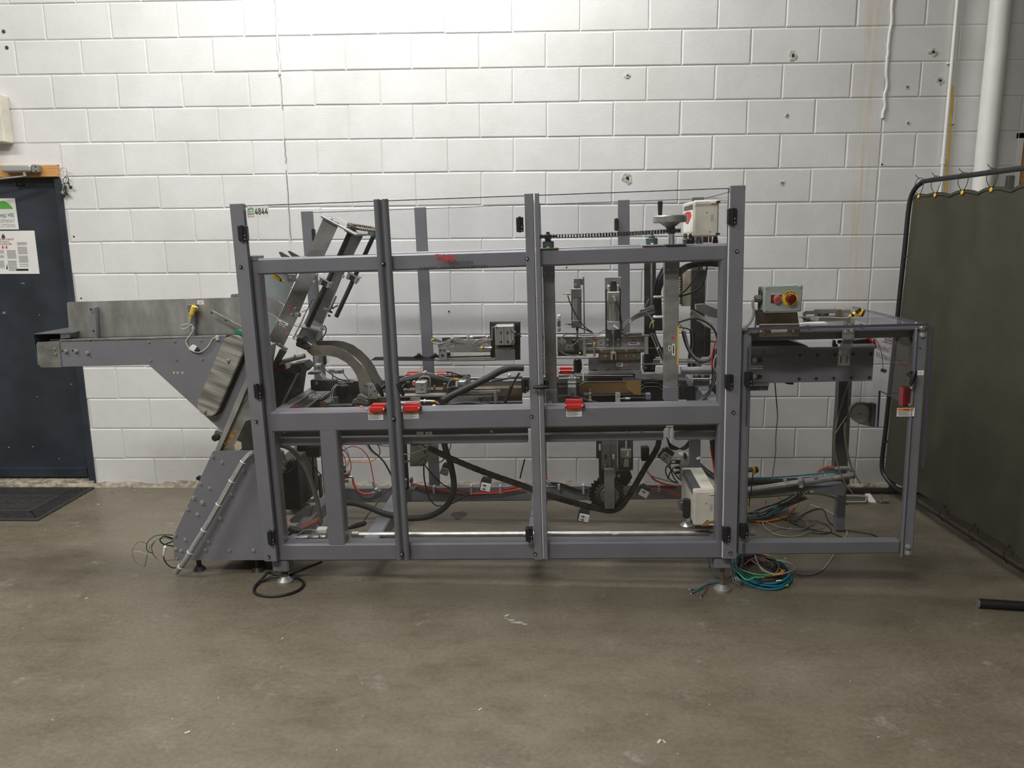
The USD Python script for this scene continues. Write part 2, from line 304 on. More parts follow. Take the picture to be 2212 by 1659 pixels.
def block(x0, x1, z0, z1, y):
    h, c = .0025, .006; dx = rng.normal(0, .0012, 8)
    fr = [(x0 + h + c, z0 + h + c), (x1 - h - c, z0 + h + c), (x1 - h - c, z1 - h - c), (x0 + h + c, z1 - h - c)]
    bk = [(x0 + h, z0 + h), (x1 - h, z0 + h), (x1 - h, z1 - h), (x0 + h, z1 - h)]
    v = [(a + dx[i], y, b + dx[i + 4]) for i, (a, b) in enumerate(fr)] + [(a + dx[i], y + .0026, b + dx[i + 4]) for i, (a, b) in enumerate(bk)] + [(a, .02, b) for a, b in bk]
    f = [(0, 1, 2), (0, 2, 3)]
    for o in (0, 4):
        for i in range(4): j = (i + 1) % 4; f += [(o + i, o + 4 + i, o + j), (o + j, o + 4 + i, o + 4 + j)]
    return trimesh.Trimesh(v, f, process=False)
def joint_x(u, row):
    """Where the mason really set a head joint (metres along the wall) for half-block index u."""
    q = u / 10; w = random.uniform(-.004, .004); return u * HS + .001 - .003 * q * q + .002 * q ** 3 + w
RAISE = {1: -.02, 2: -.01, 12: -.05, 13: -.06, 14: -.07}
zl = [(15 - k) * HS - RAISE.get(k, 0) * HS * -1 for k in range(-1, 16)]; zl[-1] = 0
for r in range(16):                       # r = 0 is the row cut by the picture's top edge
    z1, z0 = zl[r], zl[r + 1]; par = 0 if r % 2 == 0 else 1
    us = [u for u in range(-10, 25) if (u - par) % 2 == 0]
    xs = sorted({u: joint_x(u, r) for u in us + [0, 18]}.values())
    xs = [x for x in xs if X0 + .08 < x < X1 - .08]; xs = [X0] + xs + [X1]
    for a, b in zip(xs, xs[1:]):
        if z0 < DZ - .02 and b > DX0 and a < DX1:
            if b - DX1 < .03: continue
            a = DX1
        if z0 < 2.19 and b > 4.50 and z1 > 1.0:
            if 4.50 - a < .03: continue
            b = 4.50
        add(wb, 'block', block(a, b, z0, z1 if not (z0 < DZ < z1 and a < DX1 - .01) else z1, random.uniform(-.0012, .0008)), WALLP, smooth=False)
# crack down the control joint, caulk bead of the other one
def wobble(x, z0, z1, n, amp, y): return [(x + random.uniform(-amp, amp), y, z0 + (z1 - z0) * i / n) for i in range(n + 1)]
for z0, z1 in ((2.42, 2.60), (2.10, 2.25), (1.62, 2.06)): add(wb, 'crack', TB(wobble(.004, z0, z1, 6, .004, -.0005), .0013, 5, 3), DARK)
cb = wobble(3.66, 2.32, 3.2, 26, .006, -.001); add(wb, 'caulk_bead', TB(cb, .009, 7, 3, ripple=.1), WALLP); add(wb, 'caulk_bead', TB(wobble(.0, 2.62, 3.2, 14, .005, -.001), .007, 7, 3, ripple=.1), WALLP)
def chip(k, x, y, s, m=CRUST):
    p = Wp(k, x, y, -.002); pts = [(p[0] + s * random.uniform(.55, 1.1) * math.cos(a), p[2] + s * random.uniform(.5, 1) * math.sin(a)) for a in np.arange(9) * .698]
    q = affinity.scale(Polygon(pts), .35, .35, origin=(p[0] + s * .1, p[2]))
    add(wb, 'chip', extrude(Polygon(pts), -.0035, .002), CHIPM, smooth=False); add(wb, 'anchor_hole', extrude(q, -.005, .002), m, smooth=False)
CHIPM = mat('broken_block_face', (.50, .48, .43), .9, 0, .3, 40, bump=.9, bscale=70, dist=.008)
for k, x, y, s in (('', 1712, 120, .034), ('', 1355, 163, .022), ('', 1700, 250, .016), ('', 1961, 265, .012), ('', 2015, 112, .030), ('', 2030, 174, .028), ('', 1690, 395, .018), ('', 1355, 385, .040), ('', 1960, 188, .014), ('', 2009, 385, .012)):
    chip(k, x, y, s, DARK)
for x, y, s in ((8, 68, .022), (15, 103, .022)):
    p = Wp('', x, y, 0); add(wb, 'bolt_hole', CY(p + (0, -.004, 0), p + (0, .01, 0), s * .5, 14), DARK)
for k, x, y in (('W', 680, 770), ('W', 747, 1337), ('V', 813, 868), ('D', 765, 1160), ('C', 957, 92), ('', 1905, 355)):
    p = Wp(k, x, y, 0); add(wb, 'screw_hole', CY(p + (0, -.003, 0), p + (0, .01, 0), .0055, 10), INK)
# rough kerb where floor and wall meet
def crust(x0, x1, y0, z, n):
    P = []; xs = np.linspace(x0, x1, n); prof = [(y0, 0), (y0 * .8, .5), (y0 * .45, .95), (0, 1)]
    for i, x in enumerate(xs):
        for y, h in prof: P.append((x, y * (.75 + .5 * meshkit.noise((x * 9, y * 30, 1.))), -.004 + h * z * (.35 + 1.1 * meshkit.noise((x * 14, y * 40, 5.)))))
    m = len(prof); f = []
    for i in range(n - 1):
        for j in range(m - 1): a = i * m + j; f += [(a, a + m, a + 1), (a + 1, a + m, a + m + 1)]
    return trimesh.Trimesh(P, f, process=False)
struct1('trim_1', crust(-2.5, 4.6, -.055, .03, 420), CRUST, 'crumbling concrete edge along the foot of the wall')
struct1('ceiling', B(-7, 9, -11, .3, 5.4, 5.5, 0), CEIL); struct1('wall_left', B(-7.2, -7, -11, .3, 0, 5.4, 0), HALL)
struct1('wall_right', B(9, 9.2, -11, .3, 0, 5.4, 0), HALL); struct1('wall_front', B(-7, 9, -11.2, -11, 0, 5.4, 0), HALL)

# ------------------------------------------------------------------ left: slate door, closer, keys, notices, mat, panel box
d = struct('door_1', 'slate blue steel door at the left edge with wooden header')
add(d, 'leaf', B(-2.34, -1.474, .035, .08, .045, 2.03, .003), DOORP)
add(d, 'jamb', [B(-1.476, DX1 + .004, -.012, .16, 0, 2.03, .003), B(-1.484, -1.472, .0, .05, .04, 2.03, .002)], DOORP); add(d, 'jamb', B(-2.40, -2.345, -.012, .16, 0, 2.03, .003), DOORP)
add(d, 'header', B(-2.42, -1.44, -.032, .1, 2.03, 2.100, .003), WOOD, 'orange-brown wooden header board')
add(d, 'threshold', B(-2.4, -1.44, -.02, .2, 0, .035, .006), CRUST)
for z in (.062,): add(d, 'bottom_sweep', B(-2.33, -1.505, .028, .036, .05, .115, .002), DOORP)
p = Wp('V', 423, 1440, -.033); add(d, 'screw', hexa(p, FRONT, .007), ALU)
for k, x, y, w in (('W', 210, 1200, 14), ('W', 38, 1465, 12), ('W', 35, 1475, 12), ('W', 328, 1228, 6), ('S', 75, 83, 6), ('V', 280, 257, 8), ('V', 75, 261, 8), ('S', 90, 1137, 5), ('S', 415, 1018, 6), ('V', 740, 475, 6), ('V', 145, 472, 7), ('V', 505, 360, 5), ('S', 110, 355, 4)):
    p = Wp(k, x, y, .034); s = .0016 * w; add(d, 'paint_nick', B(p[0] - s / 2, p[0] + s / 2, .0335, .036, p[2] - .002, p[2] + .002, 0), LCAB, smooth=False)
c = thing('door_closer', 'grey hydraulic door closer screwed to the wooden header above the slate door', 'door closer', (-1.75, -.05, 2.05), True)
a, b = Wp('W', 40, 160, -.055), Wp('W', 310, 155, -.055)
add(c, 'body', B(a[0], b[0], -.09, -.033, 2.056, 2.098, .01), ALU); add(c, 'end_cap', B(b[0], b[0] + .04, -.085, -.033, 2.05, 2.102, .008), SSD)
for dz in (.012, -.012): add(c, 'screw', CY((b[0] + .034, -.088, 2.076 + dz), (b[0] + .034, -.083, 2.076 + dz), .005, 10), INK)
pv = Wp('W', 230, 200, -.07); add(c, 'pivot', CY(pv + (0, 0, .02), pv - (0, 0, .012), .011, 14), ALU); add(c, 'arm', TB([pv - (0, 0, .01), Wp('W', 0, 240, -.1), Wp('W', -220, 262, -.12)], .006, 8, smooth=False), SSD)
st = Wp('W', 180, 290, .02); add(d, 'door_catch', [slab(st, (1, 0, -.05), (0, 1, 0), (.05, 0, 1), .055, .02, .010), slab(st + (-.02, -.01, 0), (1, 0, 0), (0, 1, 0), (0, 0, 1), .014, .02, .018)], INK)
k_ = thing('key_bunch', 'bunch of keys hanging on a wire loop from the wooden door header', 'keys', Wp('W', 590, 300, -.03), True)
add(k_, 'wire_loop', TB(TX('W', [(545, 200, -.034), (560, 150, -.036), (600, 140, -.036), (615, 180, -.03), (610, 240, -.02), (585, 290, -.02), (555, 230, -.03), (545, 200, -.034)], world=True), .0022, 6), LCAB)
for q in ([(600, 225), (630, 235), (620, 275), (590, 280), (580, 245), (600, 225)], [(590, 280), (600, 320), (575, 330), (570, 300), (590, 280)]): add(k_, 'ring', TB(TX('W', [(x, y, -.022) for x, y in q], world=True), .0022, 6), DARK)
for i, (a, b) in enumerate((((590, 300), (585, 410)), ((600, 300), (625, 400)), ((620, 270), (655, 330)), ((580, 300), (575, 375)), ((600, 310), (605, 385)))):
    a, b = Wp('W', *a, -.018 - .002 * i), Wp('W', *b, -.018 - .002 * i); a2 = b - (b - a) * .38
    e = (b - a) / np.linalg.norm(b - a); s = np.cross(e, (0, 1, 0))
    add(k_, 'key', [slab((a + a2) / 2, s, (0, 1, 0), e, .006, .002, np.linalg.norm(a2 - a), 0), lathe(b - (0, .0012, 0) - e * .008, b + (0, .0012, 0) - e * .008, [(0, .011), (1, .011)], 12), slab(a + s * .005 + e * .008, s, (0, 1, 0), e, .006, .002, .012, 0)], SSD if i % 2 else INK)
sg = thing('company_sign', 'white company sign with green hill logo taped on the slate door', 'sign', (-1.8, .03, 1.7), True); yd = .031
a, b = Wp('W', 140, 418, yd), Wp('W', 172, 705, yd); sx0, sx1, sz0, sz1 = -2.1, b[0], b[2], a[2]
add(sg, 'board', B(sx0, sx1, yd, .0355, sz0, sz1, .001), LABEL)
hc = (sx0 + sx1) / 2 + .02; gx = Wp('W', 120, 515, yd); 
hill = Polygon([(gx[0] - .112, gx[2])] + [(gx[0] - .112 + .112 * t, gx[2] + .05 * math.sin(math.pi * min(1, .12 + .88 * t)) ** .8) for t in np.linspace(.05, .98, 14)] + [(gx[0], gx[2])]); blue = affinity.translate(affinity.scale(hill, .75, .85, origin=(gx[0] - .112, gx[2])), -.03, .004)
add(sg, 'green_hill', extrude(hill, yd - .0012, yd), GREENINK, smooth=False); add(sg, 'blue_hill', extrude(blue, yd - .0006, yd), BLUEINK, smooth=False)
for s, h, yy, m in (('Steep Hill', .027, 592, BLUEINK), ('EQUIPMENT', .021, 642, GINK), ('SOLUTIONS', .021, 685, GINK)):
    m_ = text(s, (0, 0, 0), h, width={592: .126, 642: .135, 685: .142}[yy]); w = np.ptp(m_.vertices[:, 0]); rx = Wp('W', {592: 130, 642: 137, 685: 143}[yy], yy, yd); m_.apply_translation((rx[0] - w, yd, rx[2])); add(sg, 'lettering', m_, m, smooth=False)
ps = thing('charter_poster', 'white charter of rights poster with small red flag below the company sign', 'poster', (-1.8, .03, 1.5), True)
a, b = Wp('W', 322, 715, yd), Wp('W', 362, 1112, yd); add(ps, 'sheet', B(-2.12, b[0], yd, .0355, b[2], a[2], 0), WHITE); xr = b[0]
def P2(x, y): return Wp('W', x, y, yd)
def prect(x0, y0, x1, y1, m, n='print'): 
    a, b = P2(x0, y0), P2(x1, y1); add(ps, n, B(a[0], b[0], yd - .0008, yd, a[2], b[2], 0), m, smooth=False)
for s, y, m in (('CANADIAN CHARTER', 803, MAROON), ('OF RIGHTS', 826, MAROON), ('AND FREEDOMS', 847, MAROON)):
    m_ = text(s, (0, 0, 0), .0105, width={803: .121, 826: .064, 847: .097}[y]); w = np.ptp(m_.vertices[:, 0]); c0 = P2(42, y); m_.apply_translation((c0[0] - w / 2, yd, c0[2])); add(ps, 'lettering', m_, m, smooth=False)
prect(18, 855, 33, 880, RINK, 'flag'); prect(33, 855, 53, 880, LABEL, 'flag'); prect(53, 855, 68, 880, RINK, 'flag')
c0 = P2(43, 868); add(ps, 'maple_leaf', extrude(Polygon([(c0[0] + .004 * (1 if i % 2 else .5) * math.sin(i * .628), c0[2] + .004 * (1 if i % 2 else .5) * math.cos(i * .628)) for i in range(10)]), yd - .0012, yd), RINK, smooth=False)
c0 = P2(30, 765); add(ps, 'crest', extrude(Polygon([(c0[0] + dx, c0[2] + dz) for dx, dz in ((-.011, -.014), (-.012, 0), (-.006, .006), (0, .016), (.006, .006), (.012, 0), (.011, -.014), (0, -.018))]), yd - .0008, yd), BROWN, smooth=False)
for x0, y0, x1, y1 in ((-30, 893, 38, 925), (-30, 940, 40, 968), (-30, 990, 45, 1060), (60, 893, 152, 972), (70, 990, 162, 1085), (155, 820, 248, 850), (160, 862, 255, 932), (170, 945, 262, 1010), (180, 1020, 262, 1028), (182, 1038, 265, 1046)):
    a, b = P2(x0, y0), P2(x1, y1); n = max(2, int((y1 - y0) / 7)); add(ps, 'small_print', join([B(a[0], b[0], yd - .0006, yd, a[2] + (b[2] - a[2]) * (i + .2) / n, a[2] + (b[2] - a[2]) * (i + .75) / n, 0) for i in range(n)]), GINK, smooth=False)
add(ps, 'tower_drawing', B(P2(12, 0)[0], P2(125, 0)[0], yd - .001, yd, P2(0, 1085)[2], P2(0, 1068)[2], 0), INK, smooth=False); add(ps, 'tower_drawing', extrude(Polygon([(P2(x, y)[0], P2(x, y)[2]) for x, y in ((58, 1070), (64, 1020), (72, 1070))]), yd - .001, yd), INK, smooth=False)
add(ps, 'signature', TB([Wp('W', x, y, yd) for x, y in ((195, 1085), (205, 1065), (212, 1080), (230, 1070), (240, 1082), (265, 1075))], .0008, 4), INK)
mt = thing('door_mat', 'black ribbed rubber door mat in front of the slate door', 'door mat', (-1.75, -.36, 0), True)
rx = [Wp('', 200, 1052, .01, 2), Wp('', 85, 1122, .01, 2)]; x1, ya, yb = -1.405, -.068, -.672
add(mt, 'base', B(-2.3, x1, yb, ya, 0, .010, .004), MATR)
for i in range(5): o = .035 + .022 * i; add(mt, 'border_rib', [B(x1 - o - .009, x1 - o, yb + o, ya - o, .009, .016, .002), B(-2.28, x1 - o, yb + o, yb + o + .009, .009, .016, .002), B(-2.28, x1 - o, ya - o - .009, ya - o, .009, .016, .002)], MATR)
for i in range(10):
    for j in range(3): add(mt, 'tread', slab((x1 - .2 - .075 * i, yb + .2 + .1 * j, .012), (1, .8, 0), (-.8, 1, 0), (0, 0, 1), .06, .02, .008, .002), MATR)
bx = single('panel_box', B(-2.0, -1.705, -.09, -.0, 2.235, 2.52, .006), CREAM, 'pale cream electrical panel box on the wall at the left edge', 'electrical box')

# ------------------------------------------------------------------ right: pipes, yellow cable, second door, welding screen
pp = thing('wall_conduit', 'thin white painted conduit running down the wall left of the thick pipe', 'conduit', (4.02, -.03, 1.0), True)
add(pp, 'tube', CY((4.014, -.022, 5.2), (4.038, -.022, .3), .0105, 14), PIPEW); add(pp, 'tube', CY((4.034, -.010, 5.2), (4.052, -.010, 2.45), .005, 10), PIPEW); add(pp, 'coupling', CY(Wp('X', 622, 1372, -.022) + (0, 0, .022), Wp('X', 622, 1372, -.022) - (0, 0, .022), .0135, 14), PIPEW)
for x, y in ((692, 1050), (672, 538)): q = Wp('X', x, y, -.01); add(pp, 'clip', B(q[0] - .012, q[0] + .012, -.018, 0, q[2] - .006, q[2] + .006, .002), PIPEW)
single('yellow_cable', TB([(4.05, -.012, 2.5), (4.056, -.016, 2.3), (4.06, -.014, 2.15), (4.063, -.016, 1.95), (4.07, -.02, 1.5)], .0055, 8), YEL, 'yellow cable hanging beside the thin white wall conduit', 'cable')
bp_ = thing('column_pipe', 'thick white vertical pipe on the wall at the upper right', 'pipe', (4.25, -.08, 0), True)
add(bp_, 'tube', CY((4.236, -.072, 5.3), (4.262, -.072, .0), .056, 32), PIPEW)
d2 = struct('door_2', 'brown door with white frame at the right edge')
add(d2, 'frame', [B(4.465, 4.50, -.02, .05, 1.0, 2.225, .003), B(4.465, 5.45, -.02, .05, 2.19, 2.225, .003)], PIPEW); add(d2, 'leaf', B(4.50, 5.4, .02, .06, 1.0, 2.19, 0), WOOD)
q = Wp('X', 1205, 1540, -.03); add(d2, 'handle_plate', B(q[0] - .02, q[0] + .02, -.03, 0, q[2] - .05, q[2] + .03, .004), SSD)

sc = thing('welding_screen', 'black tube frame of the welding screen at the right', 'screen frame', (3.84, -1.2, 0), True)
TOPZ, BOTZ, YN, YF = 1.932, .082, -.172, -2.75
xat = lambda y: 3.80 + .034 * (-.17 - y) 
zx = lambda z: .03 * (z - .25) / 1.6           # the far upright leans slightly
up = [(xat(YN) - .05 + zx(z), YN, z) for z in np.linspace(.19, 1.8, 8)]
ring = [(xat(-.42), -.42, BOTZ), (xat(-.30) - .02, -.30, BOTZ + .006), (xat(-.22) - .04, -.22, BOTZ + .04)] + up + [(xat(-.20) - .012, -.195, 1.885), (xat(-.24), -.245, 1.922), (xat(-.3) + .005, -.31, TOPZ), (xat(-.8) + .008, -.8, TOPZ), (xat(-1.6), -1.6, TOPZ), (xat(YF), YF, TOPZ)]
add(sc, 'tube_frame', TB(ring, .0138, 12, 4), BLACK); add(sc, 'bottom_tube', TB([(xat(y), y, BOTZ) for y in (-.40, -1.2, -2.0, YF)], .0165, 12, 3), DIRTY)
add(sc, 'near_upright', CY((xat(YF), YF, .03), (xat(YF), YF, TOPZ), .0165, 12), BLACK)
for y in (-.20, YF):
    add(sc, 'foot', TB([(3.5, y + .05, .02), (xat(y), y + .04, .02), (4.15, y + .05, .02)], .019, 10, smooth=False), BLACK); add(sc, 'stub', CY((xat(y) + .03, y + .04, .01), (xat(y) + .03, y + .04, .12), .02, 12), BLACK)
cu = thing('screen_curtain', 'olive green canvas welding curtain hung in the tube frame', 'curtain', (3.84, -1.2, .1), True)
ny, nz = 150, 36; ys = np.linspace(-.20, YF + .05, ny); V = []
rings_y = [-.262, -.42, -.665, -.925, -1.2, -1.5, -1.8, -2.1, -2.4]
for i, y in enumerate(ys):
    sag = min(1, min(abs(y - r) for r in rings_y) / .13)
    for j in range(nz):
        t = j / (nz - 1); top = 1.862 - .02 * sag ** 2; z = top + (.135 - top) * t
        f = .016 * math.sin(y * 23 + .6 * math.sin(y * 7) + t * .8) * (1 - .55 * t) + .012 * math.sin(y * 11 + 1.2 + t) + .03 * (meshkit.noise((y * 4., t * 1.6, 2.)) - .5)
        V.append((xat(y) + .004 - (.05 - zx(z)) * max(0, 1 - (-.2 - y) / .45) + f * (.25 + .75 * min(1, t * 5)) * min(1, .3 + (-.2 - y) * 4), y + .02 * t * (meshkit.noise((y * 3., t * 2, 9.)) - .5), z))
Fc = [(i * nz + j, (i + 1) * nz + j, i * nz + j + 1) for i in range(ny - 1) for j in range(nz - 1)] + [((i + 1) * nz + j, (i + 1) * nz + j + 1, i * nz + j + 1) for i in range(ny - 1) for j in range(nz - 1)]
V = np.array(V); th = trimesh.Trimesh(np.vstack([V, V + (.003, 0, 0)]), Fc + [(a + len(V), c + len(V), b + len(V)) for a, b, c in Fc], process=False)
add(cu, 'canvas', th, CLOTH, smooth=True)
hem = [V[i * nz] + (-.002, 0, -.014) for i in range(0, ny, 2)]; add(cu, 'hem', TB(hem, .004, 5, 1, smooth=False), CLOTH)
for r in rings_y:
    i = int(np.argmin(abs(ys - r))); p = V[i * nz] + (-.004, 0, -.016); add(cu, 'grommet', lathe(p + (-.004, 0, 0), p + (.002, 0, 0), [(0, .010), (.5, .012), (1, .011)], 14), YEL)
    add(cu, 'tie', TB([p, p + (-.016, .022, .05), p + (-.012, .012, .095), p + (.004, 0, .104), p + (.012, -.02, .09), p + (.006, -.024, .04), p], .0018, 5), INK); add(cu, 'tie_tail', TB([p + (0, 0, .098), p + (-.012, .014, .112), p + (-.018, .024, .125)], .0018, 5), INK)
for y in (-.8, -1.08, -1.36, -1.7): 
    p = np.array((xat(y), y, BOTZ)); add(cu, 'tie', TB([p + (-.02, 0, .0), p + (-.024, 0, .03), p + (.0, .0, .065), p + (.02, 0, .03), p + (0, 0, -.02), p + (-.02, 0, 0)], .0018, 5), INK); add(cu, 'tie_tail', TB([p + (0, 0, .06), p + (-.02, -.02, .085), p + (-.035, -.05, .08)], .0015, 5), INK)
for z in (.35, .75, 1.1, 1.5): p = np.array((xat(YN) - .045 + zx(z), YN - .005, z)); add(cu, 'tie', lathe(p - (0, 0, .004), p + (0, 0, .004), [(0, .02), (1, .02)], 12), INK)
lp = thing('loose_tube', 'loose black steel tube lying on the floor at the right edge', 'tube', (3.75, -1.73, 0), True)
a, b = Wp('', 2113, 1303, .021, 2), Wp('', 2212, 1309, .021, 2); e = (b - a) / np.linalg.norm(b - a); 
add(lp, 'tube', lathe(a, a + e * 1.3, [(0, .0165), (0, .0205), (1, .0205), (1, .0165)], 20), BLACK); add(lp, 'end_rim', lathe(a - e * .001, a + e * .002, [(0, .0165), (0, .0205), (1, .0205)], 20), GALV)

# ------------------------------------------------------------------ the guarded machine frame
XE = 2.201                                            # width of the guard frame
PX = [(.0, .058), (.640, .705), (1.280, 1.342), (2.128, XE)]
mc = thing('packaging_machine', 'grey framed packaging machine with clear guard doors on levelling feet', 'machine', (1.1, .45, -.14))
FY0, FY1 = .034, .108
for n, a in (('top_rail', (.04, 2.15, FY0, FY1, 1.340, 1.412)), ('middle_rail', (.04, 2.15, FY0, FY1 + .02, .617, .713)), ('bottom_rail', (.04, 2.15, FY0, FY1, -.018, .068))):
    x0, x1, y0, y1, z0, z1 = a; add(mc, n, B(x0, x1, y0, y1, z0, z1, .008), GREY)
for x0, x1, z0, z1 in ((.030, .088, -.018, 1.412), (1.285, 1.328, -.016, 1.409), (2.115, 2.165, -.018, 1.412)): add(mc, 'upright', B(x0, x1, FY0 + .001, FY1 - .001, z0, z1, .008), GREY)
a, b = Lp('', 690, 940, FY0), Lp('', 726, 1172, FY0); add(mc, 'upright', B(a[0], a[0] + .082, FY0 + .001, FY1, .06, .63, .006), GREY)
add(mc, 'corner_cap', RB('U', 300, 730, 425, 800, .03, .11, .004), GREY)
# guard posts in front
add(mc, 'guard_post', B(.0, .060, 0, .03, -.004, 1.650, .002), GREY)
for x in (.6455, .6815): add(mc, 'guard_post', lathe((x, .012, -.003), (x, .012, 1.647), [(0, .0135), (.002, .0145), (.998, .0145), (1, .0135)], 14), GLOSSG)
add(mc, 'guard_post', B(.656, .671, .008, .02, -.002, 1.645, .001), DGREY)
add(mc, 'guard_post', B(1.281, 1.318, 0, .03, -.003, 1.649, .002), GREY); add(mc, 'guard_post', B(1.325, 1.343, .002, .03, -.003, 1.649, .002), GREY)
add(mc, 'guard_post', B(2.140, XE, 0, .03, -.004, 1.650, .002), GREY)
for x in (.0605, 1.319, 1.3245, 2.137): add(mc, 'edge_strip', B(x, x + .004, .006, .014, .0, 1.62, 0), EDGE if x < 1 else WHITE)
# back frame
bx = [0, .6345, 1.265, 1.745, XE - .06]
for x in bx: add(mc, 'rear_post', B(x, x + .062, .938, .965, -.01, 1.647, .002), GREY)
for z0, z1 in ((1.34, 1.408), (.62, .70), (-.035, .057)): add(mc, 'rear_rail', B(.04, 2.16, .90, .937, z0, z1, .006), GREY)
for x in (.05, 2.105):
    for z0, z1 in ((1.34, 1.405), (.62, .70), (-.016, .06)): add(mc, 'side_rail', B(x, x + .055, .109, .90, z0, z1, .006), GREY)
for x0, x1 in ((.445, .525), (1.245, 1.305)): add(mc, 'cross_tube', B(x0, x1, .109, .90, -.016, .062, .006), GREY)
for k, pts in (('', ((520, 577), (553, 911), (580, 1203), (827, 569), (850, 904), (868, 1196), (1138, 559), (1148, 900), (1156, 1197), (1592, 543), (1584, 891), (1578, 1195))),):
    for x, y in pts:
        p = Lp(k, x, y, -.001); s = add(mc, 'button_screw', lathe(p + (0, .002, 0), p - (0, .005, 0), [(0, .0088), (.35, .0086), (1, .0055)], 16), BLACK); add(s, 'socket', lathe(p - (0, .003, 0), p - (0, .0064, 0), [(0, .0052), (1, .005)], 10), CHROME)
# clear guard doors: pane, dark edge, hinges, T handles
doors = [(.060, .632), (.69, 1.281), (1.343, 2.137)]
for i, (x0, x1) in enumerate(doors):
    p = add(mc, 'guard_pane', B(x0 - .012, x1 + .012, .0155, .0215, .0, 1.640, 0), PANE, 'clear polycarbonate guard door pane', smooth=False)
    add(p, 'pane_edge', B(x0, x1, .0153, .0217, 1.638, 1.6415, 0), EDGE, smooth=False)
    if i == 2: add(p, 'pane_edge', B(x1 - .003, x1, .0153, .0217, 1.40, 1.6415, 0), EDGE, smooth=False)
for x0, x1 in zip(bx, bx[1:]):
    p = add(mc, 'rear_pane', B(x0 + .05, x1 + .01, .967, .972, .0, 1.640, 0), PANE, smooth=False); add(p, 'pane_edge', B(x0 + .062, x1, .9665, .9725, 1.638, 1.641, 0), EDGE, smooth=False)
p = add(mc, 'end_pane', B(2.204, 2.209, .03, .94, .72, 1.64, 0), PANE, smooth=False); add(p, 'pane_edge', B(2.2035, 2.2095, .03, .94, 1.638, 1.641, 0), EDGE, smooth=False)
def hinge(k, x0, y0, x1, y1, d=0., t=None):
    a, b = Lp(k, x0, y0, d), Lp(k, x1, y1, d); xm = (a[0] + b[0]) / 2; t = t or mc
    h = add(t, 'hinge', [B(a[0], xm - .001, d - .014, d + .018, b[2], a[2], .003), B(xm + .001, b[0], d - .011, d + .018, b[2], a[2], .003)], BLACK)
    add(h, 'hinge_pin', CY((xm, d - .012, b[2] - .002), (xm, d - .012, a[2] + .002), .0055, 10), BLACK)
    for s in (-.010, -.026): q = ((xm + b[0]) / 2, d - .011, (a[2] + b[2]) / 2 + s); add(h, 'screw', lathe(q, np.array(q) - (0, .0015, 0), [(0, .0035), (1, .003)], 10), GALV)
for k, a in (('U', (190, 375, 310, 550)), ('', (549, 829, 568, 859)), ('T', (1237, 1017, 1310, 1140)), ('', (1115, 469, 1131, 501)), ('', (1126, 818, 1142, 847)), ('', (1135, 1139, 1152, 1168)), ('E', (1415, 372, 1552, 622)), ('I', (1375, 508, 1495, 732)), ('N', (592, 275, 712, 503))): hinge(k, *a)
for k, a, d in (('U', (1072, 415, 1116, 552), .93), ('D', (1527, 385, 1588, 575), .93), ('B', (735, 360, 775, 490), .93)): hinge(k, *a, d)
def knob(k, pts, d, t=None):
    p, q = Lp(k, *pts[0], d), Lp(k, *pts[1], d); e = q - p; L = np.linalg.norm(e); m = (p + q) / 2
    h = add(t or mc, 'door_handle', lathe(p, q, [(0, .004), (.06, .0075), (.5, .0115), (.94, .0075), (1, .004)], 14), BLACK); h_ = h
    add(h_, 'stem', CY(m + (0, .002, 0), (m[0] + .006, .05, m[2] + .004), .008, 12), BLACK); add(h_, 'latch', B(m[0] + .012, m[0] + .034, .024, .05, m[2] - .008, m[2] + .022, .003), BLACK)
knob('B', ((1560, 800), (1680, 1010)), -.03); knob('B', ((1900, 790), (2005, 995)), -.03); knob('H', ((8, 710), (268, 712)), -.03)
# lettering on the middle door, stock number on the left one
yp = .0150
words(mc, 'Thiele', '', 940, 563.5, yp, 13.5, RINK, width=41, bold=True); words(mc, 'Technologies', '', 967, 572, yp, 9, INK, width=55); words(mc, 'A BARRY-WEHMILLER COMPANY', '', 907, 583.5, yp, 7, INK, width=148)
a, b = Lp('', 940, 566, yp), Lp('', 986, 566, yp); add(mc, 'lettering', [B(a[0], b[0], yp - .0006, yp, a[2] - .001, a[2] + .0004, 0), B(b[0] - .004, b[0] - .001, yp - .0006, yp, a[2], a[2] + .008, 0)], RINK)
st = add(mc, 'stock_sticker', RB('U', 292, 140, 565, 275, yp - .0004, yp, 0), WHITE, 'white stock number sticker')
words(st, '4844', 'U', 388, 240, yp - .0004, 68, INK, width=158, bold=True)
a, b = Lp('U', 303, 188, yp), Lp('U', 378, 155, yp); w = b[0] - a[0]; h = b[2] - a[2]
add(st, 'green_hill', extrude(Polygon([(a[0] + w * (.25 + .75 * t), a[2] + h * math.sin(math.pi * min(1, .1 + .9 * t)) ** .7) for t in np.linspace(0, 1, 12)]), yp - .0012, yp), GREENINK); add(st, 'blue_hill', extrude(Polygon([(a[0] + w * x, a[2] + h * z) for x, z in ((0, 0), (.2, .55), (.5, .95), (.62, .93), (.4, .6), (.22, 0))]), yp - .0010, yp), BLUEINK)
words(st, 'Steep Hill', 'U', 303, 212, yp - .0004, 17, BLUEINK, width=75); add(st, 'small_print', [RB('U', 303, 222, 380, 230, yp - .0009, yp, 0), RB('U', 303, 236, 380, 244, yp - .0009, yp, 0), RB('U', 305, 262, 383, 266, yp - .0009, yp, 0)], GINK)
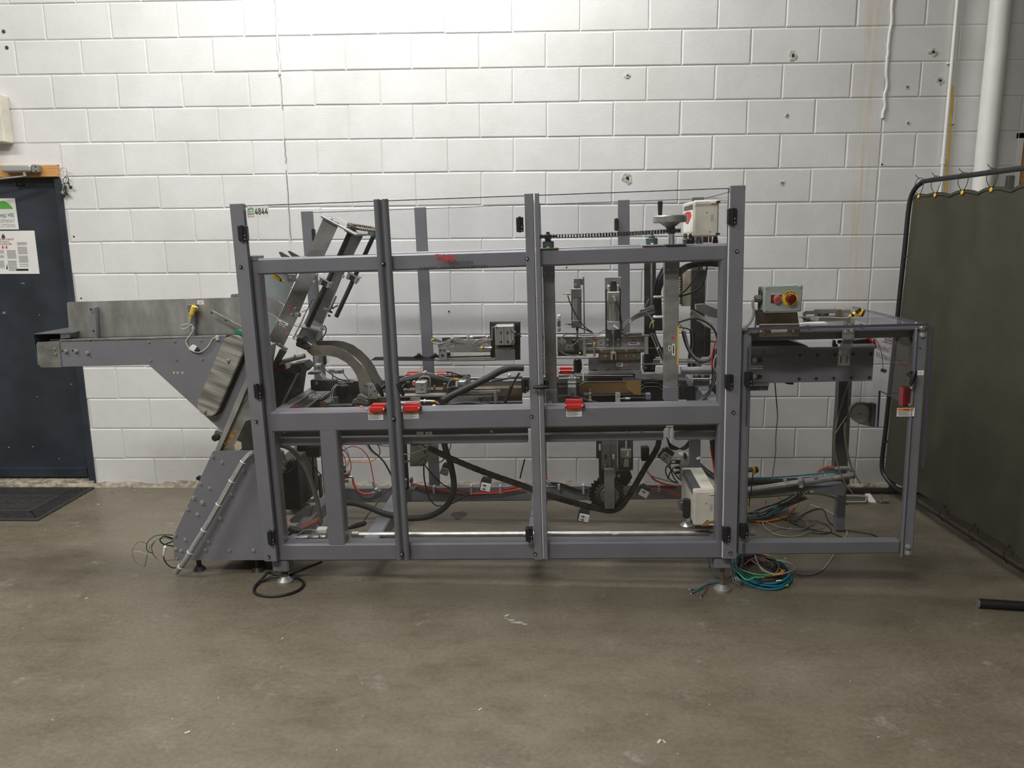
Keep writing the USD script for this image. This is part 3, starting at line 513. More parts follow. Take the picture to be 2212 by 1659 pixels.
# red interlock switches with warning labels on the middle rail, two more on the rear rail
def interlock(k, x0, y0, x1, y1, d, tx0, ty0, tx1, warn=None, bolt=None, y1d=.05):
    s = add(mc, 'interlock_switch', [RB(k, x0, y0, x1, y1, d, d + y1d, .004), PL(k, [(tx0, ty0), (tx1, ty0), (x1 - 10, y0 + 8), (x0 + 5, y0 + 8)], d + .012, d + y1d)], RED, 'red safety interlock switch')
    for x, y in bolt or (): q = Lp(k, x, y, d); add(s, 'bolt', lathe(q, q - (0, .010, 0), [(0, .0055), (.5, .0055), (.8, .004), (1, .001)], 12), CHROME)
    add(s, 'cap', RB(k, x1 - 70 if k != '' else x1 - 6, y0 + 4, x1 + 28, y0 + 55, d + .01, d + .04, .003), DRED)
    if warn:
        x0, y0, x1, y1 = warn; l = add(s, 'warning_label', RB(k, x0, y0, x1, y1, FY0 - .0012, FY0 + .001, 0), LABEL, 'white warning label with orange band'); yl = FY0 - .0012; h = y1 - y0
        add(l, 'orange_band', RB(k, x0 + 6, y0 + h * .06, x1 - 8, y0 + h * .26, yl - .0005, yl, 0), OINK, smooth=False); words(l, 'WARNING', k, x0 + (x1 - x0) * .36, y0 + h * .235, yl - .0006, h * .13, INK, width=(x1 - x0) * .34, bold=True)
        add(l, 'small_print', lines(k, x0 + 15, y0 + h * .33, x1 - 30, y0 + h * .95, yl, 6), GINK, smooth=False)
    return s
interlock('B', 1450, 1178, 1700, 1255, .012, 1495, 1135, 1740, (1437, 1262, 1683, 1378), ((1425, 1212), (1690, 1206)))
interlock('C', 222, 1602, 492, 1690, .012, 240, 1570, 470, (228, 1685, 480, 1800), ((218, 1640), (478, 1632)))
interlock('H', 520, 985, 810, 1055, .012, 535, 922, 800, (537, 1055, 790, 1178), ((525, 1005), (795, 1003)))
for k, q in (('C', (258, 1085, 500, 1135, .89, 300, 1065, 520)), ('C', (745, 1080, 915, 1120, .89, 750, 1070, 905)), ('H', (420, 440, 650, 497, .89, 445, 405, 630))): interlock(k, *q, bolt=((q[0] + 10, q[1] + 15), (q[2] - 12, q[1] + 12)))
# aprons under the middle rail
def apron(x0, x1, lip=True):
    add(mc, 'apron_panel', B(x0, x1, .150, .160, .565, .66, .001), DGREY); add(mc, 'apron_lip', B(x0, x1, .118, .150, .528, .566, .004), GREY)
a = [Lp('', x, 930, .12)[0] for x in (592, 690, 735, 1140, 1170, 1433, 1457, 1552)]
apron(a[0], a[1] + .02); apron(a[2] - .03, a[3]); apron(a[4], a[5]); apron(a[6], a[7])
for k, pts in (('L', ((1655, 98), (1890, 98))), ('I', ((48, 1420), (680, 1250))), ('K', ((1635, 88),)), ('J', ((250, 103),))): bolts(mc, k, pts, .117, .005, GALV, 'screw', 10)
for x0 in (443, 583): s = add(mc, 'small_label', RB('K', x0, 95, x0 + 108, 158, .1168, .118, 0), LABEL, 'small white label'); add(s, 'small_print', lines('K', x0 + 20, 108, x0 + 92, 146, .1168, 3), GINK)
# galvanised pipe behind the bottom rail
add(mc, 'air_pipe', CY(Lp('', 770, 1155, .17), Lp('', 1556, 1152, .17), .0135, 16), GALV, 'galvanised pipe')
for x in (768, 860, 1138, 1330): q = Lp('', x, 1154, .17); add(mc, 'pipe_coupling', CY(q - (.018, 0, 0), q + (.018, 0, 0), .0155, 14), GALV)
# levelling feet
def foot(x, y, z0, br):
    z = -.138 - .0236 * x; f = add(mc, 'foot_block', B(x - .045, x + .035, y - .035, y + .04, br, z0, .008), GREY)
    add(f, 'screw', CY((x, y, z + .02), (x, y, br + .005), .010, 12), BROWN); add(f, 'nut', lathe((x, y, z + .03), (x, y, z + .045), [(0, .017), (1, .017)], 6), BROWN)
    add(f, 'disc', lathe((x, y, z), (x, y, z + .03), [(0, .040), (.3, .040), (.55, .030), (1, .014)], 24), GALV)
foot(.062, .075, -.018, -.078); foot(2.155, .075, -.018, -.072); foot(.08, .88, -.03, -.085); foot(2.12, .88, -.03, -.085)

# ------------------------------------------------------------------ left: infeed conveyor
ic = thing('infeed_conveyor', 'inclined infeed conveyor with grey side plates and steel belt cover at the left end', 'conveyor', (-.5, .28, -.1))
CY0, CY1, GY = .15, .43, .222
add(ic, 'side_plate', PL('S', [(298, 605), (1150, 588), (1160, 832), (325, 850)], CY0, CY0 + .006), GREY); add(ic, 'gusset_plate', PL('S', [(1132, 590), (1905, 568), (2100, 700), (2100, 1150), (1862, 1472), (1595, 1230), (1155, 830)], CY0 - .005, CY0 + .002, r=.004), GREY)
add(ic, 'end_plate', PL('S', [(92, 615), (300, 606), (322, 855), (128, 858), (97, 828), (80, 640)], CY0 - .004, CY0 + .002, r=.004), SS, 'stainless end plate')
a, b = Lp('S', 48, 537, CY0 + .004), Lp('S', 98, 855, CY0 + .004); hx0 = a[0]; hz1 = a[2]; hx1 = Lp('S', 310, 537, CY0)[0]
add(ic, 'end_hood', [B(hx0, hx1 + .05, CY0 + .004, CY1, hz1 - .003, hz1, 0), B(hx0, hx0 + .003, CY0 + .004, CY1, b[2], hz1, 0), B(hx0, hx1 + .1, CY1 - .003, CY1, b[2], hz1, 0), B(hx0, hx1, CY0 + .004, CY1, b[2], b[2] + .003, 0)], DGREY)
add(ic, 'roller', CY((hx0 + .06, CY0 + .01, b[2] + .055), (hx0 + .06, CY1 - .01, b[2] + .055), .045, 20), BLACK); add(ic, 'hood_side', PL('S', [(310, 537), (405, 520), (400, 575), (312, 582)], CY0 + .006, CY0 + .010), SSD)
zb = Lp('S', 1000, 572, CY0)[2]; add(ic, 'belt', B(hx0 + .07, -.04, CY0 + .015, GY - .004, zb - .012, zb - .001, .002), BLACK, 'black conveyor belt')
add(ic, 'underside', B(hx0 + .1, -.35, CY0 + .008, CY1 - .01, zb - .10, zb - .02, 0), DGREY)
add(ic, 'wear_strip', bar('S', (305, 598), (1890, 558), .007, CY0 - .004, CY0 + .012), BRUSH)
add(ic, 'side_guard', PL('S', [(372, 232), (2030, 188), (2060, 560), (402, 590)], GY, GY + .004, r=.010), BRUSH, 'brushed stainless side guard'); add(ic, 'guard_tab', PL('S', [(1940, 158), (2050, 150), (2050, 200), (1940, 200)], CY1 + .09, CY1 + .094, r=.008), SS)
add(ic, 'guard_bracket', PL('S', [(595, 285), (640, 284), (660, 582), (625, 582)], GY - .03, GY - .002), GREY); add(ic, 'guard_bracket', PL('S', [(1545, 330), (1585, 330), (1592, 550), (1552, 550)], GY - .03, GY - .002), GREY)
add(ic, 'guide_bar', PL('S', [(1745, 318), (1760, 312), (2055, 475), (2055, 500), (2035, 492), (1748, 335)], GY - .05, GY - .042), SS)
bolts(ic, 'S', ((603, 303), (627, 508), (1757, 335), (1892, 407)), GY - .05, .004, INK, 'screw', 10)
bolts(ic, 'S', ((257, 680), (265, 730), (1157, 617), (1403, 610), (1650, 600), (1175, 793), (1420, 785), (1665, 780)), CY0 - .006, .0056, ZINC); bolts(ic, 'S', ((365, 703), (463, 700), (573, 717)), CY0 - .002, .0085, GALV, h=.012)
add(ic, 'slot', [RB('S', 322, 694, 360, 708, CY0 - .001, CY0, 0), ], INK); add(ic, 'slot', RB('S', 420, 690, 460, 705, CY0 - .001, CY0, 0), INK)
for x in (1385, 1420, 1465): add(ic, 'label_scrap', PL('S', [(x, 900), (x + 22, 896), (x + 20, 918), (x + 8, 922)], CY0 - .006, CY0 - .004), LCAB)
add(ic, 'drain_notch', PL('S', [(580, 592), (622, 590), (606, 608), (592, 606)], CY0 - .001, CY0), INK); add(ic, 'foot_bolt', hexa(Lp('S', 302, 866, CY0 + .01), (0, 0, -1), .006), BROWN)
# proximity sensor on the guard
sn = add(ic, 'sensor_bracket', RB('S', 1522, 258, 1600, 325, GY - .035, GY, .002), SSD)
a, b = Lp('S', 1592, 270, GY - .05), Lp('S', 1552, 392, GY - .05); add(sn, 'sensor', lathe(a, b, [(0, .010), (.05, .0125), (.6, .011), (.72, .0085), (1, .0055)], 14), YEL); add(sn, 'nut', lathe(a + (b - a) * .62, a + (b - a) * .74, [(0, .0115), (1, .0115)], 8), ALU)
add(ic, 'sensor_cable', CX('S', [(1552, 392, .17), (1535, 440, .165), (1485, 450, .16), (1468, 488, .16), (1520, 480, .155), (1562, 448, .16), (1580, 500, .16), (1535, 570, .145), (1513, 620, .138), (1560, 690, .136), (1640, 712, .136), (1720, 660, .136), (1765, 585, .136), (1800, 568, .136)], .0028), LCAB, 'grey looped sensor cable')
add(ic, 'sensor_hook', CX('S', [(1595, 268, .19), (1622, 285, .19), (1618, 310, .19)], .002), WHITE)
add(ic, 'cable_tag', PL('S', [(1535, 668), (1575, 638), (1616, 658), (1585, 705), (1540, 690)], CY0 - .014, CY0 - .010), LABEL); add(ic, 'cable_clip', RB('S', 1790, 555, 1820, 600, CY0 - .02, CY0 - .004, .002), LCAB); add(ic, 'cable_clip', RB('S', 1560, 475, 1585, 500, GY - .065, GY - .05, .002), LCAB)
l = add(ic, 'small_label', RB('S', 1618, 218, 1683, 255, GY - .001, GY, 0), LABEL); add(l, 'small_print', lines('S', 1630, 228, 1672, 248, GY - .001, 2), GINK)
q = Lp('S', 1625, 690, CY0 - .006); add(ic, 'plug', CY(q, q - (0, .01, 0), .009, 12), INK)
add(ic, 'green_cap', PL('S', [(1968, 535), (1975, 505), (2010, 500), (2060, 520), (2060, 545)], CY0 + .02, CY0 + .06), GREENW)
# belt drive cover: a stadium
p, q = Lp('S', 1962, 660, .105), Lp('S', 1722, 1220, .105); g = LineString([(p[0], p[2]), (q[0], q[2])]).buffer(.0255 * 2.03, quad_segs=10)
cv = add(ic, 'belt_cover', [extrude(g, .105, CY0 - .006), extrude(g.buffer(-.004), .103, .105)], COVER, 'brushed stainless belt drive cover'); add(cv, 'cover_back', extrude(affinity.translate(g.buffer(.001), .01, -.004), CY0 - .012, CY0 - .004), DARK)
for x, y in ((1918, 790), (1695, 1275)): s = Lp('S', x, y, .103); add(cv, 'bolt', hexa(s, FRONT, .0075, .012), GALV); add(cv, 'slot', B(s[0] - .004, s[0] + .003, .1025, .104, s[2] - .016, s[2] - .006, .001), INK)
# slanted steel column and tower
add(ic, 'slanted_channel', PL('T', [(760, 318), (950, -150), (1130, -640), (1260, -640), (1120, 318)], .150, .23), SS, 'stainless slanted channel'); add(ic, 'channel_flange', PL('T', [(762, 318), (800, 318), (985, -95), (1140, -480), (1120, -520), (945, -130)], .128, .152), BRUSH)
add(ic, 'channel_rib', PL('T', [(800, 318), (812, 318), (1000, -110), (988, -118)], .136, .151), SSD)
add(ic, 'rust_patch', PL('T', [(812, 300), (830, 235), (862, 200), (905, 165), (935, 110), (968, 130), (940, 180), (925, 205), (885, 235), (870, 280), (840, 305)], .149, .1502), RUSTM := mat('rust', (.30, .17, .06), .8, .1, .5, 40)); add(ic, 'gasket_scrap', PL('T', [(935, 255), (960, 218), (1000, 230), (1005, 285), (975, 310), (945, 300)], .148, .1502), BEIGE)
add(ic, 'dark_slot', PL('T', [(960, 210), (1040, 40), (1110, 20), (1110, 300), (1010, 305), (1005, 230)], .1485, .1501), DARK); bolts(ic, 'T', ((850, 238),), .148, .007, GALV)
kn = add(ic, 'clamp_block', PL('T', [(770, 122), (835, 140), (800, 215), (740, 190)], .17, .22), SSD); s = Lp('T', 768, 190, .15); add(kn, 'clamp_knob', lathe(s - (0, .012, 0), s + (0, .03, 0), [(0, .012), (.15, .0165), (1, .0165)], 16), BLACK); add(kn, 'knob_socket', lathe(s - (0, .0122, 0), s - (0, .0135, 0), [(0, .006), (1, .006)], 10), INK)
add(ic, 'plunger', PL('T', [(593, 548), (612, 533), (636, 548), (626, 575), (600, 568)], .2, .22), BLACK)
TY = .125
add(ic, 'tower_plate', PL('T', [(748, 308), (1120, 305), (1250, 700), (1250, 1286), (405, 1286), (388, 1100), (410, 1035)], TY, TY + .008, r=.002), GREY, 'grey bolted base plate')
add(ic, 'tower_rear_plate', PL('T', [(748, 318), (1120, 318), (1250, 700), (1250, 1276), (405, 1276), (388, 1100), (410, 1035)], TY + .34, TY + .348), GREY); add(ic, 'tower_web', B(-.30, .06, TY + .008, TY + .34, -.045, -.03, 0), DGREY)
z = lambda x: -.138 - .0236 * x
for x in (-.42, -.12):
    for y in (.19, .42): add(ic, 'tower_foot', [CY((x, y, z(x)), (x, y, -.04), .012, 12), lathe((x, y, z(x)), (x, y, z(x) + .02), [(0, .032), (1, .02)], 16)], DARK)
bolts(ic, 'T', ((748, 362), (830, 408), (635, 600), (718, 643), (525, 830), (608, 877), (915, 700), (812, 912), (1022, 487), (413, 1063), (500, 1103), (710, 1122), (413, 1187), (465, 1200), (683, 1195), (897, 1197), (1112, 1197), (425, 1273)), TY, .0078, GALV, h=.008); bolts(ic, 'T', ((575, 727), (655, 770)), TY, .0105, GALV, h=.01)
# grey conduit hanging down the tower to the floor
P = spline(TX('T', [(1108, 318, .10), (1050, 365, .095), (995, 440, .085), (900, 605, .08), (800, 785, .075), (685, 985, .07), (575, 1160, .065), (485, 1310, .07), (418, 1393, .10)]), 6)
cd = thing('flexible_conduit', 'grey cable conduit strapped with white ties, leaning on the bolted tower plate', 'conduit', (-.3, .08, -.13))
add(cd, 'conduit', TB(P, .0138, 14, smooth=False), CONDUIT); add(cd, 'cable', TB([p + (.008, -.012, .004) for p in P[4:30]], .003, 6, smooth=False), LCAB)
for i in (10, 17, 24, 31, 38, 44): add(cd, 'cable_tie', tie(P, i, .0148), WHITE)
# loose wires pulled out at the tower's lower left corner
for i, (n, lab, m, r, pts) in enumerate((
    ('loose_wire', 'green wire curling out of the tower\'s lower left corner onto the floor', GREENW, .0022, [('V', 1475, 1055, .2), ('V', 1420, 1035, .17), ('V', 1340, 1050, .14), ('V', 1275, 1120, .12), ('V', 1255, 1190, .1), ('V', 1235, 1280, .1)]),
    ('loose_wire', 'black wire arching highest out of the tower\'s lower left corner', BLACK, .002, [('V', 1478, 1012, .2), ('V', 1410, 1008, .17), ('V', 1320, 1020, .14), ('V', 1258, 1075, .12), ('V', 1255, 1140, .11), ('V', 1300, 1165, .1)]),
    ('loose_wire', 'dark brown wire bending down to the red crimp beside the tower', DRED, .002, [('V', 1330, 1055, .14), ('V', 1295, 1110, .12), ('V', 1310, 1180, .1), ('V', 1350, 1215, .1), ('V', 1430, 1225, .1), ('V', 1495, 1218, .11)]),
    ('loose_wire', 'thin orange-red wire making the outermost loop left of the tower', TERRA, .0013, [('V', 1250, 1080, .12), ('V', 1190, 1070, .1), ('V', 1140, 1110, .09), ('V', 1130, 1170, .09), ('V', 1165, 1250, .09), ('V', 1235, 1280, .1)]),
    ('loose_wire', 'cream wire lying straight between the loops left of the tower', LCAB, .0018, [('V', 1135, 1155, .08), ('V', 1180, 1150, .08), ('V', 1260, 1175, .09), ('V', 1320, 1205, .1), ('V', 1400, 1225, .1), ('V', 1440, 1222, .1)]),
    ('loose_wire', 'black cable with white tape joint curving under the tower\'s lower left corner', BLACK, .003, [('V', 1478, 1105, .2), ('V', 1400, 1090, .15), ('V', 1365, 1055, .14), ('V', 1400, 1020, .15), ('V', 1475, 1040, .2)]),
    ('loose_wire', 'short black cable dropping from the white tape joint to the floor', BLACK, .003, [('V', 1475, 1065, .2), ('V', 1400, 1100, .14), ('V', 1395, 1190, .09), ('V', 1415, 1245, .09), ('V', 1460, 1285, .09), ('V', 1510, 1292, .1)]))):
    P = [Lp(k, x, y, dd) for k, x, y, dd in pts]; single(n, TB(P, r, 6), m, lab, 'wire', False)
q = [Lp('V', x, y, .088) for x, y in ((1412, 1098), (1405, 1140), (1395, 1190))]; single('tape_joint', lathe(q[0], q[2], [(0, .003), (.15, .009), (.5, .008), (.85, .005), (1, .002)], 10), WHITE, 'white taped wire joint beside the tower\'s lower left corner', 'tape joint', False)

# ------------------------------------------------------------------ inside, left: tilted carton magazine with two lead screws
mg = thing('carton_magazine', 'tilted stainless carton magazine with two black lead screws behind the left guard door', 'magazine', (.2, .45, .8))
MY = .30
add(mg, 'side_plate', PL('U', [(1215, 262), (1395, 345), (1065, 1060), (890, 1480), (730, 1810), (560, 1715), (745, 1320), (905, 985)], MY, MY + .006), SSD); add(mg, 'side_plate', PL('U', [(1560, 440), (1690, 475), (1420, 1010), (1090, 1790), (900, 1700), (1120, 1240)], MY + .17, MY + .176), SSD)
ax = Lp('U', 1400, 345, MY) - Lp('U', 1065, 1060, MY); ax /= np.linalg.norm(ax); nx = np.array((ax[2], 0, -ax[0]))
tp = Lp('U', 1215, 262, MY)
add(mg, 'top_plate', slab(tp + nx * .085 + (0, .13, 0) - ax * .004, nx, (0, 1, 0), ax, .185, .30, .010), SS); add(mg, 'top_bolt', hexa(tp + nx * .03 + (0, .02, 0), ax, .008), GALV); add(mg, 'top_bolt', hexa(tp + nx * .11 + (0, .02, 0), ax, .007), GALV)
def leadscrew(a, b, r):
    L = np.linalg.norm(b - a); n = int(L / .0055); prof = []
    for i in range(n): prof += [(i / n, r * .86), ((i + .5) / n, r)]
    return lathe(a, b, prof + [(1, r * .8)], 12)
for (k0, p0, k1, p1, d, r) in (('U', (1535, 440), 'A', (770, 925), MY + .06, .0140), ('U', (1815, 480), 'A', (1225, 770), MY + .20, .0122)):
    a, b = Lp(k0, *p0, d), Lp(k1, *p1, d); s = add(mg, 'lead_screw', leadscrew(a, b, r), BLACK if r < .0125 else mat('screw_steel', (.028, .028, .026), .35, .5, .2), 'black threaded lead screw')
    add(mg, 'bearing', [lathe(a - ax * .012, a + ax * .016, [(0, .020), (.1, .023), (.9, .023), (1, .018)], 16), slab(a, nx, (0, 1, 0), ax, .062, .03, .022, .004)], TEAL, 'teal flange bearing')
    sp = add(mg, 'sprocket', lathe(a + ax * .022, a + ax * .030, [(0, .024), (1, .024)], 20), BROWN); add(mg, 'hub', CY(a + ax * .01, a + ax * .04, .011, 14), SSD)
    kk = ('A', (1055, 235)) if p0[0] < 1600 else ('A', (1495, 150)); c = Lp(*[kk[0], *kk[1], d])
    nb = add(mg, 'screw_nut', [slab(c, nx, (0, 1, 0), ax, .058, .045, .028, .003), slab(c + ax * .016, nx, (0, 1, 0), ax, .066, .05, .006, .001)], ALU); add(nb, 'nut_core', slab(c - (0, .023, 0), nx, (0, 1, 0), ax, .026, .006, .024, .001), BLACK)
    for s_ in (-1, 1): add(nb, 'bolt', hexa(c + nx * .024 * s_ - ax * .016, -ax, .005), DARK)
a, b = Lp('U', 1535, 440, MY + .06) + ax * .026, Lp('U', 1815, 480, MY + .20) + ax * .026
def loop(a, b, r, n, axis):
    e = (b - a) / np.linalg.norm(b - a); s = np.cross(axis, e); P = []
    for t in np.linspace(-90, 90, 9): P.append(b + r * (e * math.cos(math.radians(t)) + s * math.sin(math.radians(t))))
    for t in np.linspace(90, 270, 9): P.append(a + r * (e * math.cos(math.radians(t)) + s * math.sin(math.radians(t))))
    return np.array(P + [P[0]])
def resample(P, step):
    P = np.asarray(P, float); s = np.r_[0, np.cumsum(np.linalg.norm(np.diff(P, axis=0), axis=1))]; n = max(2, int(round(s[-1] / step))); t = np.linspace(0, s[-1], n + 1)
    return np.stack([np.interp(t, s, P[:, i]) for i in range(3)], 1)
def chain(P, pitch, h, w, axis):
    """Roller chain: alternating inner and outer link plates with rollers. axis: along the pins."""
    Q = resample(P, pitch); ms = []; axis = np.asarray(axis, float)
    for i in range(len(Q) - 1):
        c, e = (Q[i] + Q[i + 1]) / 2, Q[i + 1] - Q[i]; L = np.linalg.norm(e); e = e / L; a = axis - e * (axis @ e); a /= np.linalg.norm(a); u = np.cross(a, e); o = w * (.5 if i % 2 else .36)
        for s in (-1, 1): ms.append(slab(c + a * o * s, e, u, a, L * 1.32, h, w * .1, 0))
        ms.append(lathe(Q[i] - a * w * .34, Q[i] + a * w * .34, [(0, h * .34), (1, h * .34)], 6))
    return join(ms)
add(mg, 'chain', chain(loop(a, b, .026, 8, ax), .0127, .010, .010, ax), BROWN, 'brown roller chain', kind='stuff')
for x, y in ((497, 592), (470, 650), (433, 1022)): q = Lp('A', x, y, MY); s = add(mg, 'number_dot', lathe(q, q - (0, .001, 0), [(0, .006), (1, .006)], 14), RINK, 'round red number sticker'); add(s, 'number', lathe(q - (0, .001, 0), q - (0, .0014, 0), [(0, .0027), (1, .0027)], 8), LABEL)
for pts in ([(315, 800), (465, 880), (450, 915), (300, 835)], [(325, 862), (420, 908), (405, 942), (315, 892)]): add(mg, 'small_label', PL('A', pts, MY - .001, MY), LABEL)
for pts in ([(350, 845), (420, 880), (415, 890), (346, 855)], [(335, 880), (405, 915), (400, 925), (330, 890)]): add(mg, 'small_print', PL('A', pts, MY - .0015, MY - .001), INK)
bolts(mg, 'A', ((575, 635), (520, 730), (872, 210), (920, 95), (1335, 128)), MY - .002, .0056, ALU)
add(mg, 'rod_clamp', slab(Lp('A', 715, 672, MY - .02), (1, 0, .25), (0, 1, 0), (-.25, 0, 1), .024, .025, .010), LABEL); add(mg, 'rod_clamp', RB('A', 560, 712, 635, 775, MY - .03, MY, .002), SS)
add(mg, 'guide_rod', CX('A', [(885, 500), (860, 488), (840, 510), (715, 755)], .0022, MY - .025, seg=4), SSD); add(mg, 'guide_rod', CX('A', [(720, 745), (660, 880), (540, 1110)], .0035, MY - .03), SS)
add(mg, 'guide_tube', CY(Lp('A', 1226, 440, MY + .1), Lp('A', 1110, 700, MY + .1), .0048, 12), SSD); add(mg, 'chrome_rod', CY(Lp('A', 1305, 160, MY + .12), Lp('A', 875, 1200, MY + .08), .0028, 10), CHROME)
add(mg, 'clamp', slab(Lp('A', 1060, 650, MY + .09), ax, (0, 1, 0), nx, .010, .02, .022), ALU)
for x, y in ((1165, 625), (1140, 690), (1108, 750)): q = Lp('A', x, y, MY + .1); add(mg, 'clamp_knob', CY(q - nx * .004, q + nx * .008, .0048, 10), BLACK)
q = Lp('A', 1222, 600, MY + .12); add(mg, 'lever', slab(q, (1, 0, .5), (0, 1, 0), (-.5, 0, 1), .026, .01, .009, .004), SS)
add(mg, 'tray', PL('A', [(885, 822), (990, 892), (865, 1222), (620, 1095), (735, 930)], MY + .15, MY + .155), SS); add(mg, 'tray_edge', bar('A', (540, 908), (975, 1000), .003, MY + .05, MY + .16), BRUSH)
add(mg, 'pivot_joint', lathe(Lp('A', 1010, 930, MY), Lp('A', 1010, 930, MY + .15), [(0, .007), (.1, .009), (1, .009)], 12), CHROME)
add(mg, 'hose_loop', CX('A', [(1035, 905), (1065, 960), (1045, 1050), (955, 1150)], .0028, MY + .05), BLACK)
add(mg, 'white_clamp', RB('A', 522, 1058, 600, 1138, MY - .03, MY, .003), WHITE); add(mg, 'valve_block', [RB('A', 585, 1105, 700, 1190, MY - .02, MY + .05, .003), PL('A', [(580, 1190), (640, 1180), (760, 1270), (740, 1300), (590, 1235)], MY - .03, MY + .05)], BLACK)
add(mg, 'white_flag', PL('A', [(570, 1243), (735, 1305), (855, 1410), (790, 1432), (700, 1335), (552, 1282)], MY - .05, MY - .046), LABEL, 'bent white plastic strip')
add(mg, 'lower_frame', bar('A', (150, 1125), (420, 1300), .008, MY - .01, MY + .02), SSD); bolts(mg, 'A', ((165, 1130), (325, 1210)), MY - .012, .006, GALV)
add(mg, 'cylinder', CY(Lp('A', 300, 1500, MY + .04), Lp('A', 730, 1390, MY + .04), .0115, 16), SSD); add(mg, 'cylinder_cap', CY(Lp('A', 290, 1505, MY + .04), Lp('A', 400, 1478, MY + .04), .015, 8), SS); add(mg, 'cylinder_rod', CY(Lp('A', 560, 1370, MY + .03), Lp('A', 575, 1400, MY + .03), .005, 8), CHROME)
add(mg, 'motor_box', PL('A', [(500, 1530), (690, 1500), (782, 1582), (695, 1668), (480, 1670)], MY + .05, MY + .16), DARK); q = Lp('A', 610, 1600, MY + .05); add(mg, 'motor_face', lathe(q, q - (0, .006, 0), [(0, .016), (1, .013)], 18), BLACK)
add(mg, 'red_gate', PL('A', [(235, 1500), (400, 1530), (420, 1620), (300, 1640), (230, 1570)], MY + .06, MY + .08), DRED); add(mg, 'dark_box', PL('A', [(200, 1590), (420, 1610), (400, 1800), (560, 1660), (500, 2100), (60, 2360), (60, 2000)], MY + .1, MY + .3), BLACK)
add(mg, 'slanted_rail', PL('B', [(305, 640), (325, 640), (40, 1215), (5, 1215)], MY - .01, MY + .012), SSD); add(mg, 'slanted_rail', PL('A', [(325, 1285), (410, 1330), (180, 1700), (140, 1659)], MY, MY + .03), DARK)
add(mg, 'pale_sheet', PL('U', [(440, 900), (900, 940), (745, 1310), (475, 1195)], MY + .12, MY + .126), PALE, 'pale green plastic sheet'); add(mg, 'feed_plate', PL('A', [(30, 385), (78, 400), (390, 582), (300, 785), (40, 640)], MY + .1, MY + .106), BRUSH); add(mg, 'feed_plate', PL('A', [(55, 655), (290, 790), (160, 1100), (90, 1150)], MY + .11, MY + .116), PALE)
for pts in ([(672, 690), (700, 685), (810, 748), (705, 748)], [(778, 677), (806, 675), (930, 742), (832, 745)]): add(mg, 'paddle', PL('U', pts, MY + .05, MY + .058), DGREY)
add(mg, 'bracket', RB('A', 440, 95, 580, 208, MY + .02, MY + .04), SSD); bolts(mg, 'A', ((493, 150),), MY + .02, .005)
a, b = Lp('U', 598, 958, MY), Lp('U', 735, 1040, MY); s = add(mg, 'sensor', lathe(a, b, [(0, .008), (.45, .0105), (.72, .0095), (.74, .006), (.84, .006), (.86, .007), (1, .004)], 12), YEL, 'yellow sensor plug'); add(s, 'sensor_ring', lathe(a + (b - a) * .72, a + (b - a) * .86, [(0, .0085), (1, .0085)], 10), BLACK); add(mg, 'sensor_cable', CX('A', [(395, 205), (450, 255), (520, 330)], .0022, MY), GCAB)

# curved carton guides
cg = thing('curved_guide', 'pair of bent stainless carton guides arching down behind the left guard door', 'guide', (.35, .4, .75))
gp = [(430, 198), (790, 196), (900, 210), (1060, 270), (1200, 372), (1330, 505), (1410, 620), (1470, 745), (1535, 850), (1590, 1000), (1450, 1140), (1440, 900), (1410, 1010), (1340, 985), (1305, 930), (1292, 850), (1282, 765), (1250, 665), (1185, 560), (1085, 462), (950, 387), (800, 356), (520, 356), (470, 300)]
gp = [p for p in gp if p not in ((1590, 1000), (1440, 900))]
gd = mat('guide_steel', (.30, .285, .255), .38, .8, .18, 8)
add(cg, 'guide_plate', PL('B', gp, .33, .336), gd); 
m = PL('B', gp, .33, .336); m.apply_translation((.005, .15, .004)); add(cg, 'guide_plate', m, gd)
add(cg, 'heat_tint', PL('B', [(480, 310), (560, 270), (640, 260), (720, 330), (600, 354), (522, 354)], .3295, .3301), mat('heat_tint', (.26, .19, .12), .42, .7, .2))
add(cg, 'foot_bracket', PL('B', [(1400, 812), (1515, 805), (1585, 950), (1580, 1048), (1440, 1045), (1440, 830)], .315, .328), SS); bolts(cg, 'B', ((1480, 860), (1545, 925), (1478, 985), (1392, 840), (1340, 1072)), .314, .003, INK, 'screw', 10)
for pts in ([(1250, 1040), (1268, 985), (1310, 978), (1420, 1038), (1415, 1075), (1330, 1050)], [(1175, 1110), (1195, 1062), (1240, 1050), (1425, 1108), (1420, 1140), (1250, 1110)]): q = add(cg, 'finger_plate', PL('B', pts, .27, .30, r=.002), SSD)
add(cg, 'finger_block', PL('B', [(1185, 1150), (1250, 1110), (1420, 1145), (1425, 1190), (1180, 1195)], .28, .33), SSD)
add(cg, 'dark_base', PL('B', [(1440, 1045), (1760, 1010), (1760, 1130), (1440, 1150)], .36, .42), BROWN)
q = [Lp('B', x, y, .12) for x, y in ((1245, 1200), (1300, 1190), (1360, 1185))]; single('red_tag', RB('B', 1302, 1158, 1362, 1215, .10, .108, .002), ORANGE, 'small coral red tag lying on the middle rail left of the first interlock switch', 'tag', False)

